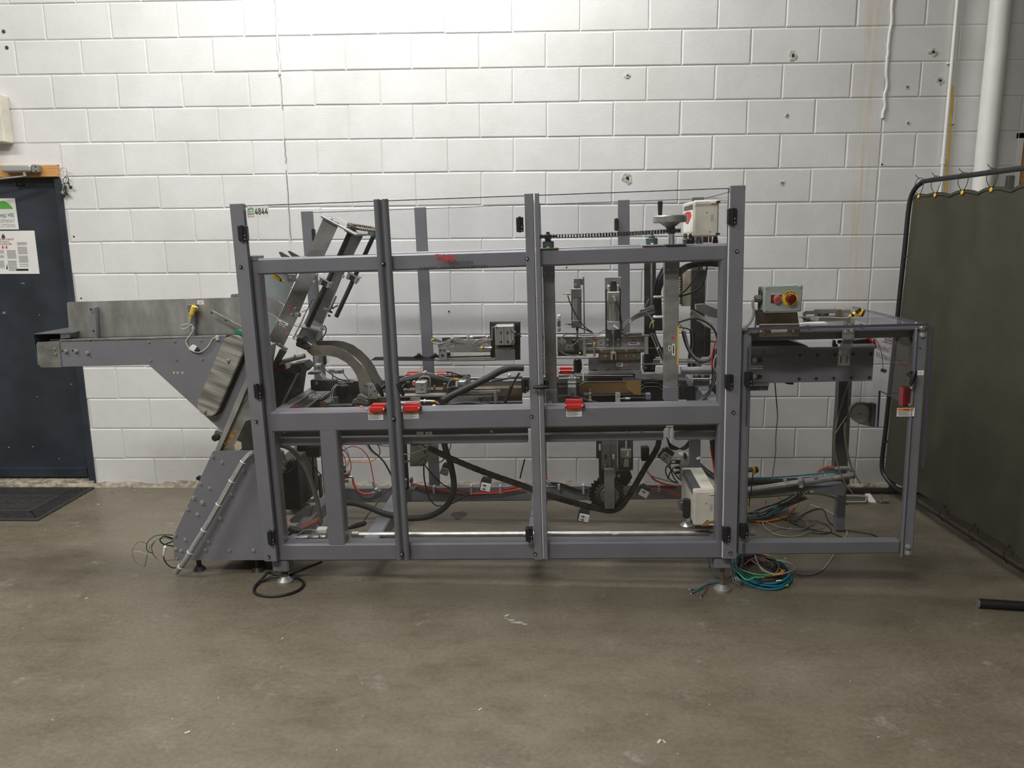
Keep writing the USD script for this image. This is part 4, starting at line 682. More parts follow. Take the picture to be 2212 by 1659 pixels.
# dark beams and fittings at the left end of the bed
bd = thing('transport_bed', 'low carton transport bed of steel bars and blocks behind the middle rail', 'transport bed', (1.1, .5, .6))
add(bd, 'end_beam', PL('B', [(520, 748), (925, 748), (930, 1150), (545, 1150)], .62, .66), DGREY); add(bd, 'end_beam', PL('B', [(910, 800), (1300, 775), (1310, 1150), (910, 1150)], .66, .70), DARK); bolts(bd, 'B', ((615, 800),), .618, .008, GALV)
add(bd, 'motor_shade', lathe(Lp('B', 1040, 800, .55), Lp('B', 1040, 1060, .55), [(0, .014), (.1, .03), (.5, .032), (.8, .026), (1, .012)], 18), BLACK); add(bd, 'teal_plate', RB('B', 790, 1025, 960, 1140, .5, .53), TEAL)
add(bd, 'end_block', [RB('B', 480, 1018, 708, 1062, .25, .40, .003), RB('B', 500, 985, 690, 1018, .28, .38, .002)], SSD); bolts(bd, 'B', ((520, 1000), (665, 1000)), .25, .006, ALU); add(bd, 'pin', CY(Lp('B', 598, 985, .3), Lp('B', 596, 930, .3), .0035, 8), BROWN)
add(bd, 'slanted_foot', PL('B', [(410, 1180), (560, 1080), (625, 1062), (600, 1090), (470, 1190)], .22, .25), SSD); add(bd, 'foot_plate', PL('B', [(600, 1070), (720, 1080), (800, 1110), (740, 1190), (440, 1192)], .26, .34), BROWN); add(bd, 'base_bar', RB('B', 740, 1150, 1190, 1195, .25, .29, .002), DARK)
add(bd, 'red_knob', RB('B', 205, 1162, 300, 1205, .14, .17, .004), DRED)
s = add(bd, 'photo_sensor', [RB('B', 890, 580, 1035, 642, .55, .58, .003), RB('B', 805, 570, 905, 630, .56, .575, .003), RB('B', 860, 635, 880, 740, .56, .57, 0)], SSD); q = Lp('B', 980, 605, .549); add(s, 'lens', lathe(q, q - (0, .004, 0), [(0, .006), (1, .005)], 12), BROWN)
add(bd, 'stop_bracket', [RB('B', 475, 620, 500, 660, .6, .64, .003), RB('B', 500, 610, 660, 655, .62, .66, .002)], SSD)
add(bd, 'sensor_wire', CX('B', [(1040, 600, .55), (1060, 660, .52), (1130, 740, .5), (1180, 760, .48)], .0022), INK); add(bd, 'cream_tag', PL('B', [(1140, 745), (1175, 728), (1218, 745), (1190, 790), (1160, 775)], .46, .463), LCAB)
for pts, r, m in (([(620, 300, .88), (640, 400, .85), (720, 540, .8), (850, 650, .7), (1000, 735, .6), (1290, 780, .55)], .0034, BLACK), ([(600, 300, .86), (615, 500, .83), (650, 610, .8), (740, 720, .7), (850, 765, .65)], .0034, GCAB), ([(630, 300, .86), (650, 520, .83), (690, 620, .8), (790, 720, .7), (900, 755, .65)], .0034, GCAB)): add(bd, 'cable', CX('B', pts, r), m)
add(bd, 'strap', RB('B', 585, 495, 668, 532, .79, .83, .002), LCAB)
for o in (0, 30): add(bd, 'clear_tube', CX('B', [(930 + o, 815, .5), (870 + o, 880, .48), (840 + o, 990, .47), (860 + o, 1100, .46)], .0022), LCAB)
# long steel bars of the bed
add(bd, 'back_shield', RB('C', 130, 1190, 2130, 1720, .84, .85, 0), DARK); add(bd, 'back_shield', RB('H', 300, 640, 1740, 1010, .80, .81, 0), DARK)
for (x0, y0, x1, y1, d0, d1, m, n) in ((150, 1345, 2125, 1440, .50, .56, BROWN, 'bed_bar'), (1300, 1205, 2125, 1340, .70, .74, SSD, 'rear_bar'), (150, 1445, 900, 1530, .40, .44, DARK, 'bed_bar'), (1000, 1555, 2125, 1660, .30, .33, DARK, 'bed_bar'), (150, 1125, 1300, 1310, .80, .82, DARK, 'rear_panel')):
    add(bd, n, RB('C', x0, y0, x1, y1, d0, d1, .002), m)
add(bd, 'cover_plate', PL('C', [(1080, 1446), (1640, 1444), (1630, 1520), (930, 1560)], .36, .365), SS); add(bd, 'front_bar', RB('C', 150, 1548, 500, 1590, .16, .20, .002), SS); add(bd, 'angle_plate', PL('C', [(350, 1465), (500, 1465), (495, 1520), (475, 1560), (310, 1560)], .2, .205), SS); bolts(bd, 'C', ((355, 1520),), .198, .004, INK)
add(bd, 'top_strip', RB('C', 150, 1440, 900, 1452, .38, .44, 0), BRUSH)
s = add(bd, 'valve_block', RB('C', 412, 1218, 600, 1400, .42, .48, .004), ALU, 'grey aluminium block with two screws'); bolts(s, 'C', ((528, 1255), (525, 1338)), .419, .0055, SSD, 'screw', 10); add(bd, 'valve_block', RB('C', 1100, 1205, 1225, 1310, .5, .56, .004), ALU); bolts(bd, 'C', ((1150, 1275),), .499, .005, SSD)
for P in ([(590, 1400), (590, 1210), (560, 1185), (520, 1190), (510, 1225)], [(650, 1400), (655, 1190), (630, 1140), (560, 1130), (500, 1150), (470, 1215)], [(1250, 1310), (1270, 1200), (1230, 1160), (1170, 1170)], [(1290, 1240), (1290, 1160), (1240, 1130), (1180, 1150)]): add(bd, 'bent_tube', CX('C', P, .0045, .47, 10), GCAB)
add(bd, 'pink_fitting', RB('C', 370, 1205, 415, 1280, .44, .47, .003), mat('pink_plastic', (.5, .22, .19), .5, 0, .1)); add(bd, 'brass_bush', [CY(Lp('C', 890, 1340, .5), Lp('C', 890, 1250, .5), .0088, 14), CY(Lp('C', 890, 1262, .5), Lp('C', 890, 1240, .5), .010, 14)], BROWN)
add(bd, 'collar', CY(Lp('C', 725, 1330, .5), Lp('C', 725, 1270, .5), .0055, 12), SS); add(bd, 'black_wedge', PL('C', [(900, 1345), (1010, 1300), (1140, 1310), (1130, 1345)], .44, .48), BLACK)
s = add(bd, 'sensor_plug', lathe(Lp('C', 1030, 1165, .45), Lp('C', 1118, 1180, .45), [(0, .005), (.3, .006), (.4, .0075), (1, .007)], 12), YEL, 'yellow sensor plug'); add(bd, 'sensor_cable', CX('C', [(1032, 1165), (980, 1190), (945, 1250), (935, 1310)], .0025, .45), LCAB); add(bd, 'white_part', RB('C', 1058, 1222, 1095, 1310, .46, .49, .003), LABEL)
a, b = Lp('C', 500, 1520, .16), Lp('C', 735, 1526, .16); s = add(bd, 'proximity_sensor', lathe(a, b, [(0, .0052), (.74, .0062), (.75, .0055), (1, .004)], 12), GALV); add(s, 'nut', lathe(a + (b - a) * .25, a + (b - a) * .37, [(0, .0105), (1, .0105)], 6), ALU); add(s, 'yellow_cap', lathe(a + (b - a) * .76, a + (b - a) * .99, [(0, .0064), (1, .005)], 12), YEL)
for e in (-12, 0, 14): add(bd, 'fine_wire', CX('C', [(735, 1526 + e / 3), (765, 1540 + e), (800, 1560 + e / 2), (850, 1578)], .0012, .16), LCAB)
add(bd, 'pivot_arm', PL('C', [(1265, 1395), (1300, 1362), (1400, 1365), (1770, 1345), (1775, 1375), (1600, 1395), (1330, 1420)], .3, .31), SS); add(bd, 'pivot_post', [CY(Lp('C', 1702, 1560, .3), Lp('C', 1702, 1372, .3), .0095, 16), CY(Lp('C', 1702, 1372, .3), Lp('C', 1702, 1345, .3), .006, 12)], SS); add(bd, 'small_clamp', [RB('C', 1420, 1455, 1508, 1500, .28, .31, .002), CY(Lp('C', 1462, 1540, .29), Lp('C', 1462, 1440, .29), .0035, 10)], DARK)
a, b, c_, e = (Lp('C', *q, .24) for q in ((2075, 1080), (1960, 1270), (1930, 1300), (1850, 1545))); add(bd, 'gas_strut', [CY(a, b, .0048, 12), CY(b, e, .009, 14), CY(a - (.006, 0, 0), a + (.006, 0, 0), .005, 10)], BLACK, 'black strut')
add(bd, 'black_cable', CX('C', [(500, 1605, .13), (700, 1600, .13), (900, 1590, .13), (1080, 1560, .13), (1300, 1545, .14), (1600, 1575, .14)], .0036), BLACK); add(bd, 'cable_sleeve', CX('C', [(520, 1612), (700, 1608)], .0042, .11), BLACK); add(bd, 'white_end', CX('C', [(698, 1602), (745, 1592)], .0058, .11), LABEL)
for i in range(6): o = i * 11; add(bd, 'grey_cable', CX('C', [(125, 1195 + o * .5, .7), (330, 1120 + o, .68), (560, 1068 + o, .66), (760, 1105 + o, .66), (980, 1160 + o * .7, .66), (1300, 1180 + o * .5, .68)], .0034), GCAB)
for x, y in ((555, 1095), (1912, 1140)): add(bd, 'cable_tie', RB('C', x - 20, y - 32, x + 22, y + 32, .64, .70, .002), LCAB)
for o in (0, 22, 45): add(bd, 'grey_cable', CX('C', [(1620, 1190 + o, .6), (1800, 1165 + o * .6, .62), (1950, 1140 + o * .4, .64), (2125, 1130 + o * .3, .66)], .0028), GCAB)
add(bd, 'black_hose', CX('C', [(915, 1062, .72), (1000, 1068, .7), (1100, 1100, .68), (1180, 1130, .68)], .0042), BLACK); add(bd, 'red_strip', PL('C', [(985, 1085), (1010, 1085), (1055, 1138), (1035, 1140)], .68, .684), RED)
# its right half
for (x0, y0, x1, y1, d0, d1, m, n) in ((415, 515, 2090, 545, .50, .53, SSD, 'bed_bar'), (415, 570, 760, 600, .45, .48, SSD, 'bed_bar'), (880, 545, 1440, 610, .60, .63, DARK, 'rear_panel'), (740, 680, 1480, 800, .46, .50, DARK, 'bed_bar'), (960, 795, 1640, 822, .34, .36, SSD, 'guide_rail'), (940, 840, 1820, 960, .36, .40, DARK, 'bed_bar'), (415, 700, 560, 850, .5, .52, DARK, 'rear_panel'), (1740, 605, 2100, 940, .50, .56, BLACK, 'drive_housing')):
    add(bd, n, RB('H', x0, y0, x1, y1, d0, d1, .002), m)
add(bd, 'guide_rod', CY(Lp('H', 690, 525, .40), Lp('H', 1600, 522, .40), .0022, 8), SS); s = add(bd, 'lamp_block', RB('H', 562, 630, 708, 870, .28, .33, .003), SSD, 'grey block labelled 11A-0'); add(bd, 'block_top', RB('H', 575, 560, 700, 632, .30, .34, .003), SS); add(bd, 'clamp_ring', TB(loop(Lp('H', 625, 545, .3), Lp('H', 640, 545, .3), .006, 8, (0, 1, 0)), .002, 5), ALU)
l = add(s, 'small_label', RB('H', 572, 676, 692, 712, .279, .28, 0), LABEL); words(l, '11A-0', 'H', 582, 704, .279, 20, INK, width=100, bold=True); bolts(bd, 'H', ((637, 830),), .279, .006, DARK)
add(bd, 'amber_guide', PL('H', [(765, 668), (820, 640), (880, 628), (1480, 620), (1728, 606), (1722, 832), (1640, 828), (1560, 800), (800, 812), (760, 790)], .27, .275), AMBER, 'amber tinted carton guide'); add(bd, 'guide_edge', TB(TX('H', [(768, 662), (820, 640), (900, 626), (1480, 620)], .265), .0022, 6), BROWN); add(bd, 'guide_flap', PL('H', [(1480, 615), (1735, 600), (1725, 835), (1640, 832), (1500, 740)], .262, .266), mat('amber_flap', (.30, .175, .06), .3, .3, .2))
add(bd, 'guide_block', PL('H', [(755, 690), (870, 690), (860, 790), (800, 830), (750, 800)], .256, .264), mat('brown_block', (.09, .05, .022), .4, .2, .3))
a, b = Lp('H', 920, 735, .2), Lp('H', 925, 940, .2); s = add(bd, 'sensor', lathe(a, b, [(0, .0025), (.3, .0028), (.32, .006), (.42, .006), (.44, .004), (.6, .004), (.62, .006), (1, .006)], 12), GALV); add(s, 'yellow_cap', lathe(a + (b - a) * .78, a + (b - a) * .98, [(0, .0066), (1, .006)], 12), YEL); add(bd, 'sensor_base', RB('H', 820, 820, 960, 950, .21, .25, .003), DARK)
add(bd, 'cream_tag', RB('H', 1322, 792, 1400, 958, .16, .163, 0), LCAB); words(bd, '3', 'H', 1345, 870, .16, 40, INK); a, b = Lp('H', 1400, 893, .17), Lp('H', 1560, 893, .17); add(bd, 'air_fitting', lathe(a, b, [(0, .0022), (.5, .0022), (.52, .0068), (.8, .0068), (.82, .0042), (1, .0042)], 12), GALV)
add(bd, 'clamp_block', RB('H', 1815, 820, 1890, 912, .25, .29, .002), GREY); add(bd, 'shaft', CY(Lp('H', 1440, 880, .27), Lp('H', 1815, 880, .27), .005, 10), DARK)
for y in (640, 700): add(bd, 'trim_strip', CX('H', [(1740, y + 50, .49), (1790, y, .49), (2000, y, .49), (2060, y + 50, .49)], .0022, seg=1), SSD)
for o in (0, 18, 36): add(bd, 'black_cable', CX('H', [(415, 850 + o, .24), (560, 850 + o, .22), (750, 880 + o, .18), (900, 925 + o * .4, .15), (1050, 955, .14)], .0036), BLACK)
for i in range(4): add(bd, 'grey_cable', CX('H', [(1640, 500 + 20 * i, .46), (1800, 510 + 22 * i, .44), (1950, 495 + 22 * i, .44), (2100, 515 + 18 * i, .44)], .0036), GCAB)
add(bd, 'white_strip', RB('H', 795, 320, 822, 610, .38, .385, 0), LABEL); add(bd, 'drive_cylinder', [RB('H', 655, 270, 790, 470, .62, .68, .012), CY(Lp('H', 720, 480, .6), Lp('H', 720, 260, .6), .018, 16)], BLACK)
s = add(bd, 'gear_case', RB('H', 1775, 225, 1955, 470, .62, .70, .003), DARK); bolts(s, 'H', ((1810, 410), (1915, 405)), .619, .0075, SSD)
a, b = Lp('I', 668, 445, .30), Lp('I', 1165, 445, .30); add(bd, 'air_cylinder', lathe(a, b, [(0, .0165), (.0, .0185), (1, .0185)], 24), SS, 'stainless cylinder lying lengthways')
for y, r, d in ((265, .004, .42), (320, .003, .42), (582, .0058, .34), (300, .0065, .44)): add(bd, 'guide_rod', CY(Lp('I', 628, y, d), Lp('I', 1260, y, d), r, 12), CHROME)
add(bd, 'rear_panel', RB('I', 640, 690, 1260, 900, .56, .60, .002), DARK); add(bd, 'end_plate', RB('I', 870, 520, 1130, 705, .52, .54, .002), DGREY); bolts(bd, 'I', ((918, 528), (1018, 535), (1015, 715)), .515, .006, GALV); add(bd, 'latch_bar', RB('I', 908, 700, 1130, 712, .5, .52, 0), SS)

# ------------------------------------------------------------------ overhead pusher arm in the middle bay
pa = thing('pusher_arm', 'stainless pusher arm with ribbed air cylinder block seen through the middle guard door', 'pusher arm', (.95, .45, .8))
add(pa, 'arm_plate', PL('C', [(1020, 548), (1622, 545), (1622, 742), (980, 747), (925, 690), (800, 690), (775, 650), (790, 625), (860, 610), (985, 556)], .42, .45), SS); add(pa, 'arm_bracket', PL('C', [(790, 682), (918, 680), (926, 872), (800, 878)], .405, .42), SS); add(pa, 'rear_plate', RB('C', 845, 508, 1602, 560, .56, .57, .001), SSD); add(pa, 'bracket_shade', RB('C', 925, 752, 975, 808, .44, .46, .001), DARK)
bolts(pa, 'C', ((820, 717), (880, 717), (995, 578)), .404, .0036, DARK, 'screw', 10); q = Lp('C', 855, 797, .404); add(pa, 'pin', lathe(q, q - (0, .003, 0), [(0, .007), (1, .006)], 16), DARK)
add(pa, 'hook_plate', PL('C', [(672, 500), (720, 512), (850, 568), (832, 600), (720, 575), (652, 560)], .40, .405), SSD); q = Lp('C', 680, 555, .395); add(pa, 'yellow_plug', CY(q, q + (.012, 0, .006), .0045, 10), YEL)
add(pa, 'grey_cable', CX('C', [(662, 562), (700, 595), (770, 610), (850, 603), (930, 562), (1000, 532), (1100, 538), (1180, 545)], .0034, .39), GCAB); add(pa, 'grey_cable', CX('C', [(1560, 522), (1500, 528), (1420, 556), (1350, 605), (1342, 645), (1390, 675), (1462, 680)], .0034, .39), GCAB)
for x, y in ((1000, 535), (1562, 515)): add(pa, 'cable_clip', RB('C', x - 18, y - 20, x + 18, y + 22, .38, .42, .002), LCAB)
a, b = Lp('C', 1455, 672, .39), Lp('C', 1640, 674, .39); s = add(pa, 'proximity_sensor', lathe(a, b, [(0, .004), (.02, .0062), (.25, .0062), (.26, .0068), (.34, .0068), (.35, .005), (.58, .005), (.6, .0066), (1, .0066)], 12), GALV); add(s, 'yellow_cap', lathe(a, a + (b - a) * .24, [(0, .0045), (.1, .0068), (1, .0068)], 12), YEL); add(s, 'black_ring', lathe(a + (b - a) * .25, a + (b - a) * .34, [(0, .0072), (1, .0072)], 12), INK)
a = Lp('C', 1265, 535, .43); add(pa, 'flow_valve', [CY(a, a + (0, 0, .0155 * 1), .009, 14), CY(a + (0, 0, .014), a + (0, 0, .0235), .006, 8), CY(a + (.006, 0, .009), a + (.022, 0, .009), .0045, 10)], ALU); q = a + (.022, 0, .009); add(pa, 'orange_ring', CY(q, q + (.004, 0, 0), .0052, 10), ORANGE); add(pa, 'black_hose', CY(q, Lp('C', 1610, 493, .43), .0024, 8), BLACK)
for a_ in ((945, 605, 1042, 665), (1475, 600, 1580, 640)): s = add(pa, 'small_label', RB('C', *a_, .4185, .42, 0), LCAB); add(s, 'small_print', lines('C', a_[0] + 14, a_[1] + 12, a_[2] - 8, a_[3] - 8, .4185, 3), GINK)
add(pa, 'rail', RB('C', 925, 806, 1612, 822, .46, .48, .001), BROWN); add(pa, 'sole_plate', PL('C', [(715, 858), (760, 862), (800, 876), (1690, 858), (1690, 884), (800, 890), (770, 885)], .40, .46), SSD)
add(pa, 'blade', [PL('C', [(-30, 815), (800, 815), (800, 862), (-30, 862)], .50, .505), PL('C', [(-30, 862), (800, 862), (720, 882), (-30, 880)], .495, .50)], DGREY, 'flat grey blade'); add(pa, 'blade', PL('B', [(1475, 432), (1550, 378), (1800, 375), (1800, 432)], .50, .505), DGREY); add(pa, 'blade_tip', bar('B', (1395, 488), (1480, 438), .004, .495, .505), BLACK)
for x in (470, 730): add(pa, 'blade_clamp', [RB('C', x - 25, 762, x + 28, 800, .48, .5, .003), PL('C', [(x - 80, 815), (x - 30, 795), (x + 60, 790), (x + 70, 815)], .485, .5)], BLACK)
add(pa, 'back_plate', PL('C', [(1605, 262), (2092, 258), (2092, 865), (1620, 868)], .52, .54), DARK); add(pa, 'top_cover', PL('C', [(1622, 275), (2080, 268), (2080, 320), (1630, 345)], .505, .52), DGREY); bolts(pa, 'C', ((1622, 288), (2068, 285)), .504, .004, DARK)
a, b = Lp('C', 1685, 330, .40), Lp('C', 1995, 632, .40); w = b[0] - a[0]; s = add(pa, 'cylinder_block', B(a[0], b[0], .404, .50, b[2], a[2], .003), ALU, 'ribbed aluminium air cylinder block')
for f0, f1 in ((.0, .09), (.12, .20), (.23, .32), (.36, .44), (.47, .50), (.53, .62), (.71, .86), (.88, .99)): add(s, 'rib', B(a[0] + w * f0, a[0] + w * f1, .399, .41, b[2] + .001, a[2] - .001, .001), ALU)
for x, y in ((1783, 432), (1893, 432), (1783, 578), (1897, 575)): q = Lp('C', x, y, .398); add(s, 'bolt_recess', lathe(q, q - (0, .002, 0), [(0, .0055), (1, .0055)], 14), DARK)
for p0, p1 in (((1935, 372), (2005, 420)), ((1935, 600), (1985, 530))): a, b = Lp('C', *p0, .385), Lp('C', *p1, .385); add(pa, 'elbow_fitting', [CY(a, b, .0046, 10), lathe(a + (0, .01, 0), a - (0, .006, 0), [(0, .0065), (1, .0065)], 10)], SS); e = (b - a) / np.linalg.norm(b - a); add(pa, 'orange_ring', CY(b - e * .002, b + e * .004, .005, 10), ORANGE)
for P in ([(2005, 420), (2050, 450), (2110, 495)], [(1985, 530), (2030, 480), (2110, 440)]): add(pa, 'black_hose', CX('C', P, .0026, .385), BLACK)
add(pa, 'side_plate', PL('C', [(1628, 345), (1700, 325), (1700, 350), (1650, 368), (1650, 560), (1628, 560)], .42, .43), SSD); add(pa, 'lower_bracket', RB('C', 1690, 662, 1990, 715, .42, .5, .002), BROWN); add(pa, 'lower_plate', RB('C', 1690, 712, 2012, 872, .41, .42, .001), SSD); add(pa, 'clamp_screw', lathe(Lp('C', 1705, 320, .4), Lp('C', 1705, 345, .4), [(0, .004), (.5, .007), (1, .007)], 12), ALU)
single('black_hose', TB(TX('C', [(835, 1535, .13), (900, 1490, .16), (1000, 1435, .19), (1150, 1360, .22), (1300, 1292, .25), (1450, 1215, .27), (1600, 1140, .28), (1750, 1055, .29), (1880, 1005, .29), (2000, 988, .29), (2150, 992, .29)]), .0165, 14), RUBBER, 'thick black hose slanting up across the middle bay above the middle rail', 'hose', False)

# ------------------------------------------------------------------ on the top rail: height adjuster with handwheel and roller chain
ha = thing('height_adjuster', 'handwheel with roller chain and sprockets standing on the top rail', 'handwheel drive', (1.66, .2, 1.41))
HY = .075; zr = 1.412
def bearing(x, y): add(ha, 'bearing', [CY((x, y, zr + .006), (x, y, zr + .034), .0255, 18, .003), CY((x, y, zr + .034), (x, y, zr + .042), .014, 14)], TEAL, 'teal bearing housing'); add(ha, 'bolt', hexa((x, y - .030, zr + .006), (0, 0, 1), .008), GALV)
sx = Lp('D', 470, 660, HY)[0]; sx2 = Lp('E', 520, 720, HY)[0]; sx1 = Lp('E', 205, 880, HY)[0]; cz = Lp('D', 470, 670, HY)[2]; cz2 = Lp('E', 510, 730, HY)[2]
add(ha, 'foot_plate', B(sx - .042, sx + .045, .03, .12, zr, zr + .006, .001), BROWN); add(ha, 'foot_plate', B(sx1 - .045, sx1 + .05, .03, .13, zr, zr + .006, .001), LCAB); add(ha, 'foot_plate', B(sx2 - .03, sx2 + .055, .025, .12, zr, zr + .004, .001), DGREY)
bearing(sx, HY); bearing(sx1, HY)
def sprocket(c, r, n, w, d0=None, hub=.4):
    g = Polygon([((r if i % 2 else r * .86) * math.cos(i * math.pi / n), (r if i % 2 else r * .86) * math.sin(i * math.pi / n)) for i in range(2 * n)])
    m = trimesh.creation.extrude_polygon(g, w, engine='earcut'); m.apply_translation((0, 0, -w / 2)); return m
for x, z in ((sx, cz), (sx2, cz2)): m = sprocket(0, .038, 17, .007); m.apply_translation((x, HY, z)); add(ha, 'sprocket', [m, CY((x, HY, z - .012), (x, HY, z + .008), .016, 14)], DARK)
add(ha, 'shaft', CY((sx, HY, zr + .03), (sx, HY, cz + .02), .008, 12), DARK); add(ha, 'shaft', CY((sx1, HY, zr + .03), (sx1, HY, cz2 - .004), .007, 10), SS)
P = []
for t in np.linspace(-90, 90, 9): P.append((sx2 + .037 * math.cos(math.radians(t)), HY + .037 * math.sin(math.radians(t)), cz2))
for t in np.linspace(90, 270, 9): P.append((sx + .037 * math.cos(math.radians(t)), HY + .037 * math.sin(math.radians(t)), cz))
P = np.array(P + [P[0]]); Q = []
for a, b in zip(P, P[1:]):
    for t in np.linspace(0, 1, 12, endpoint=False):
        q = a + (b - a) * t; sag = .007 * math.sin(math.pi * np.clip((q[0] - sx) / (sx2 - sx), 0, 1)); Q.append(q - (0, 0, sag * (.6 if q[1] < HY else .5)))
add(ha, 'roller_chain', chain(np.array(Q + [Q[0]]), .0127, .0085, .016, (0, 0, 1)), mat('chain_steel', (.035, .03, .026), .4, .5, .4, 30), 'dark roller chain', kind='stuff')
add(ha, 'chrome_column', CY((sx2, HY, zr), (sx2, HY, cz2 + .03), .0135, 18), CHROME); add(ha, 'hub', CY((sx2, HY, cz2 + .004), (sx2, HY, cz2 + .016), .016, 18), DARK)
wz = Lp('E', 480, 540, HY)[2]; wx = sx2 - .006; wr = .0735
hw = add(ha, 'handwheel_rim', lathe((wx, HY, wz - .0155), (wx, HY, wz + .0155), [(0, wr - .016), (.0, wr - .004), (.15, wr), (.85, wr), (1, wr - .004), (1, wr - .018), (.6, wr - .02), (.35, wr - .018), (.3, .02), (.3, .001)], 40), mat('cast_aluminium', (.42, .42, .42), .3, .85, .1), 'polished handwheel rim')
add(hw, 'handwheel_web', lathe((wx, HY, wz - .045), (wx, HY, wz - .006), [(0, .014), (.3, .020), (.75, .045), (1, wr - .012), (1, .001)], 36), ALU); add(hw, 'handwheel_hub', CY((wx, HY, wz - .058), (wx, HY, wz - .038), .014, 16), ALU)
hx = Lp('E', 338, 490, HY - .02)[0]; h1 = Lp('E', 338, 255, HY - .02)[2]
add(hw, 'crank_handle', lathe((hx, HY - .02, wz + .012), (hx, HY - .02, h1), [(0, .0075), (.1, .0085), (.9, .0112), (1, .010)], 16), mat('black_green_plastic', (.012, .02, .02), .3, 0, .1))
# ------------------------------------------------------------------ two cream drive units
def drive(label, k, x0, y0, x1, y1, d0, d1, base):
    u = thing('drive_unit', label, 'drive', base, group=None); a, b = Lp(k, x0, y0, d0), Lp(k, x1, y1, d0); xa, xb, za, zc = a[0], b[0], a[2], b[2]; h = za - zc
    add(u, 'housing', B(xa, xb, d0 + .03, d1, zc, za, .006), CREAM); c = add(u, 'front_cover', B(xa - .002, xb + .002, d0, d0 + .03, zc - .001, za + .002, .007), CREAM)
    for fx, fz in ((.52, .66), (.66, .13)): q = (xa + (xb - xa) * fx, d0, zc + h * fz); add(c, 'cover_screw', lathe(q, np.array(q) - (0, .001, 0), [(0, .0042), (.9, .004), (1, .0026)], 14), ALU)
    for fx in (.70, .76): add(c, 'print', B(xa + (xb - xa) * fx, xa + (xb - xa) * (fx + .025), d0 - .0006, d0, zc + h * .42, zc + h * .62, 0), GINK)
    for fz in (.02, .90): add(u, 'clip', B(xb - .035, xb + .004, d0 - .006, d0 + .02, zc + h * fz, zc + h * (fz + .035), .002), CREAM); add(u, 'clip_pin', CY((xb - .012, d0 - .008, zc + h * (fz + .045)), (xb + .006, d0 - .008, zc + h * (fz + .045)), .004, 8), DARK)
    return u, xa, xb, zc, za
u, xa, xb, zc, za = drive('cream drive unit with red tape mark on top of the machine\'s right end', 'E', 885, 247, 1262, 812, .10, .42, (2.03, .25, 1.44))
def PX_(k, pts, x, th):
    """Plate on a side face (constant x in the machine's frame)."""
    g = Polygon([(lambda p: (p[1], p[2]))(Lp(k, a, b, x, 0)) for a, b in pts]).buffer(0); m = trimesh.creation.extrude_polygon(g, th, engine='earcut'); v = m.vertices
    return trimesh.Trimesh(np.column_stack([x - v[:, 2], v[:, 0], v[:, 1]]), m.faces[:, ::-1], process=False)
add(u, 'rating_label', PX_('E', [(722, 415), (862, 395), (862, 745), (722, 752)], xa, .001), LABEL); add(u, 'dark_window', PX_('E', [(722, 350), (868, 300), (868, 385), (722, 415)], xa, .001), DGREY)
add(u, 'red_tape', PX_('E', [(703, 478), (770, 422), (828, 425), (836, 482), (788, 615), (746, 605), (782, 528), (786, 500), (764, 490), (736, 503), (706, 524)], xa - .001, .0012), RINK, 'red tape mark')
for x, y0, y1, r, m in ((740, 770, 920, .010, SSD), (835, 770, 920, .012, DARK), (955, 825, 920, .012, ALU), (1220, 815, 905, .010, DARK)): a, b = Lp('E', x, y0, .17), Lp('E', x, y1, .17); add(u, 'cable_gland', lathe(a, (a[0], a[1], 1.414), [(0, r * .8), (.3, r), (.5, r), (.55, r * 1.25), (1, r * 1.2)], 12), m)
for x in (1045, 1085, 1140): a = Lp('E', x, 860, .16); add(u, 'orange_cap', CY((a[0], a[1], 1.418), (a[0], a[1], 1.445), .0055, 10), TERRA)
u, xa, xb, zc, za = drive('cream drive unit with rust stains hanging in the lower right corner behind the guard', 'M', 885, 1048, 1240, 1590, .10, .48, (2.08, .3, .12))
def PZ(k, pts, z, th): 
    g = Polygon([(lambda p: (p[0], p[1]))(Lp(k, a, b, z, 2)) for a, b in pts]).buffer(0); m = trimesh.creation.extrude_polygon(g, th, engine='earcut'); m.apply_translation((0, 0, z)); return m
add(u, 'terminal_strip', B(xa - .001, xa + (xb - xa) * .36, .15, .44, za - .03, za + .0012, 0), DGREY); 
for i in range(7): add(u, 'terminal', B(xa - .002, xa + .004, .17 + .035 * i, .18 + .035 * i, za - .024, za - .012, 0), ALU)
add(u, 'rust_stain', extrude(Polygon([(xa + .03, zc), (xb - .01, zc), (xb - .004, zc + .03), (xb - .03, zc + .022), (xb - .045, zc + .03), (xb - .06, zc + .014)]), .0992, .1001), RUSTM)
q = Lp('M', 760, 1230, .2); 
add(u, 'motor_gland', TB([q + (0, 0, .02), q - (0, 0, .02), q - (.001, 0, .07)], .0165, 14, 6, smooth=True, ripple=.12), BLACK, 'black ribbed cable gland'); q = Lp('M', 770, 1475, .2); add(u, 'gland_end', lathe(q + (0, 0, .005), q + (.012, 0, -.022), [(0, .014), (.5, .018), (1, .012)], 14), GALV); add(u, 'rusty_base', RB('M', 880, 1595, 1180, 1640, .14, .3, .003), BROWN)
for pts in ([(1240, 1480, .16), (1215, 1560, .15), (1190, 1650, .15)], [(865, 1440, .25), (870, 1540, .25), (868, 1640, .25)]): add(u, 'red_wire', CX('M', pts, .003), RED)

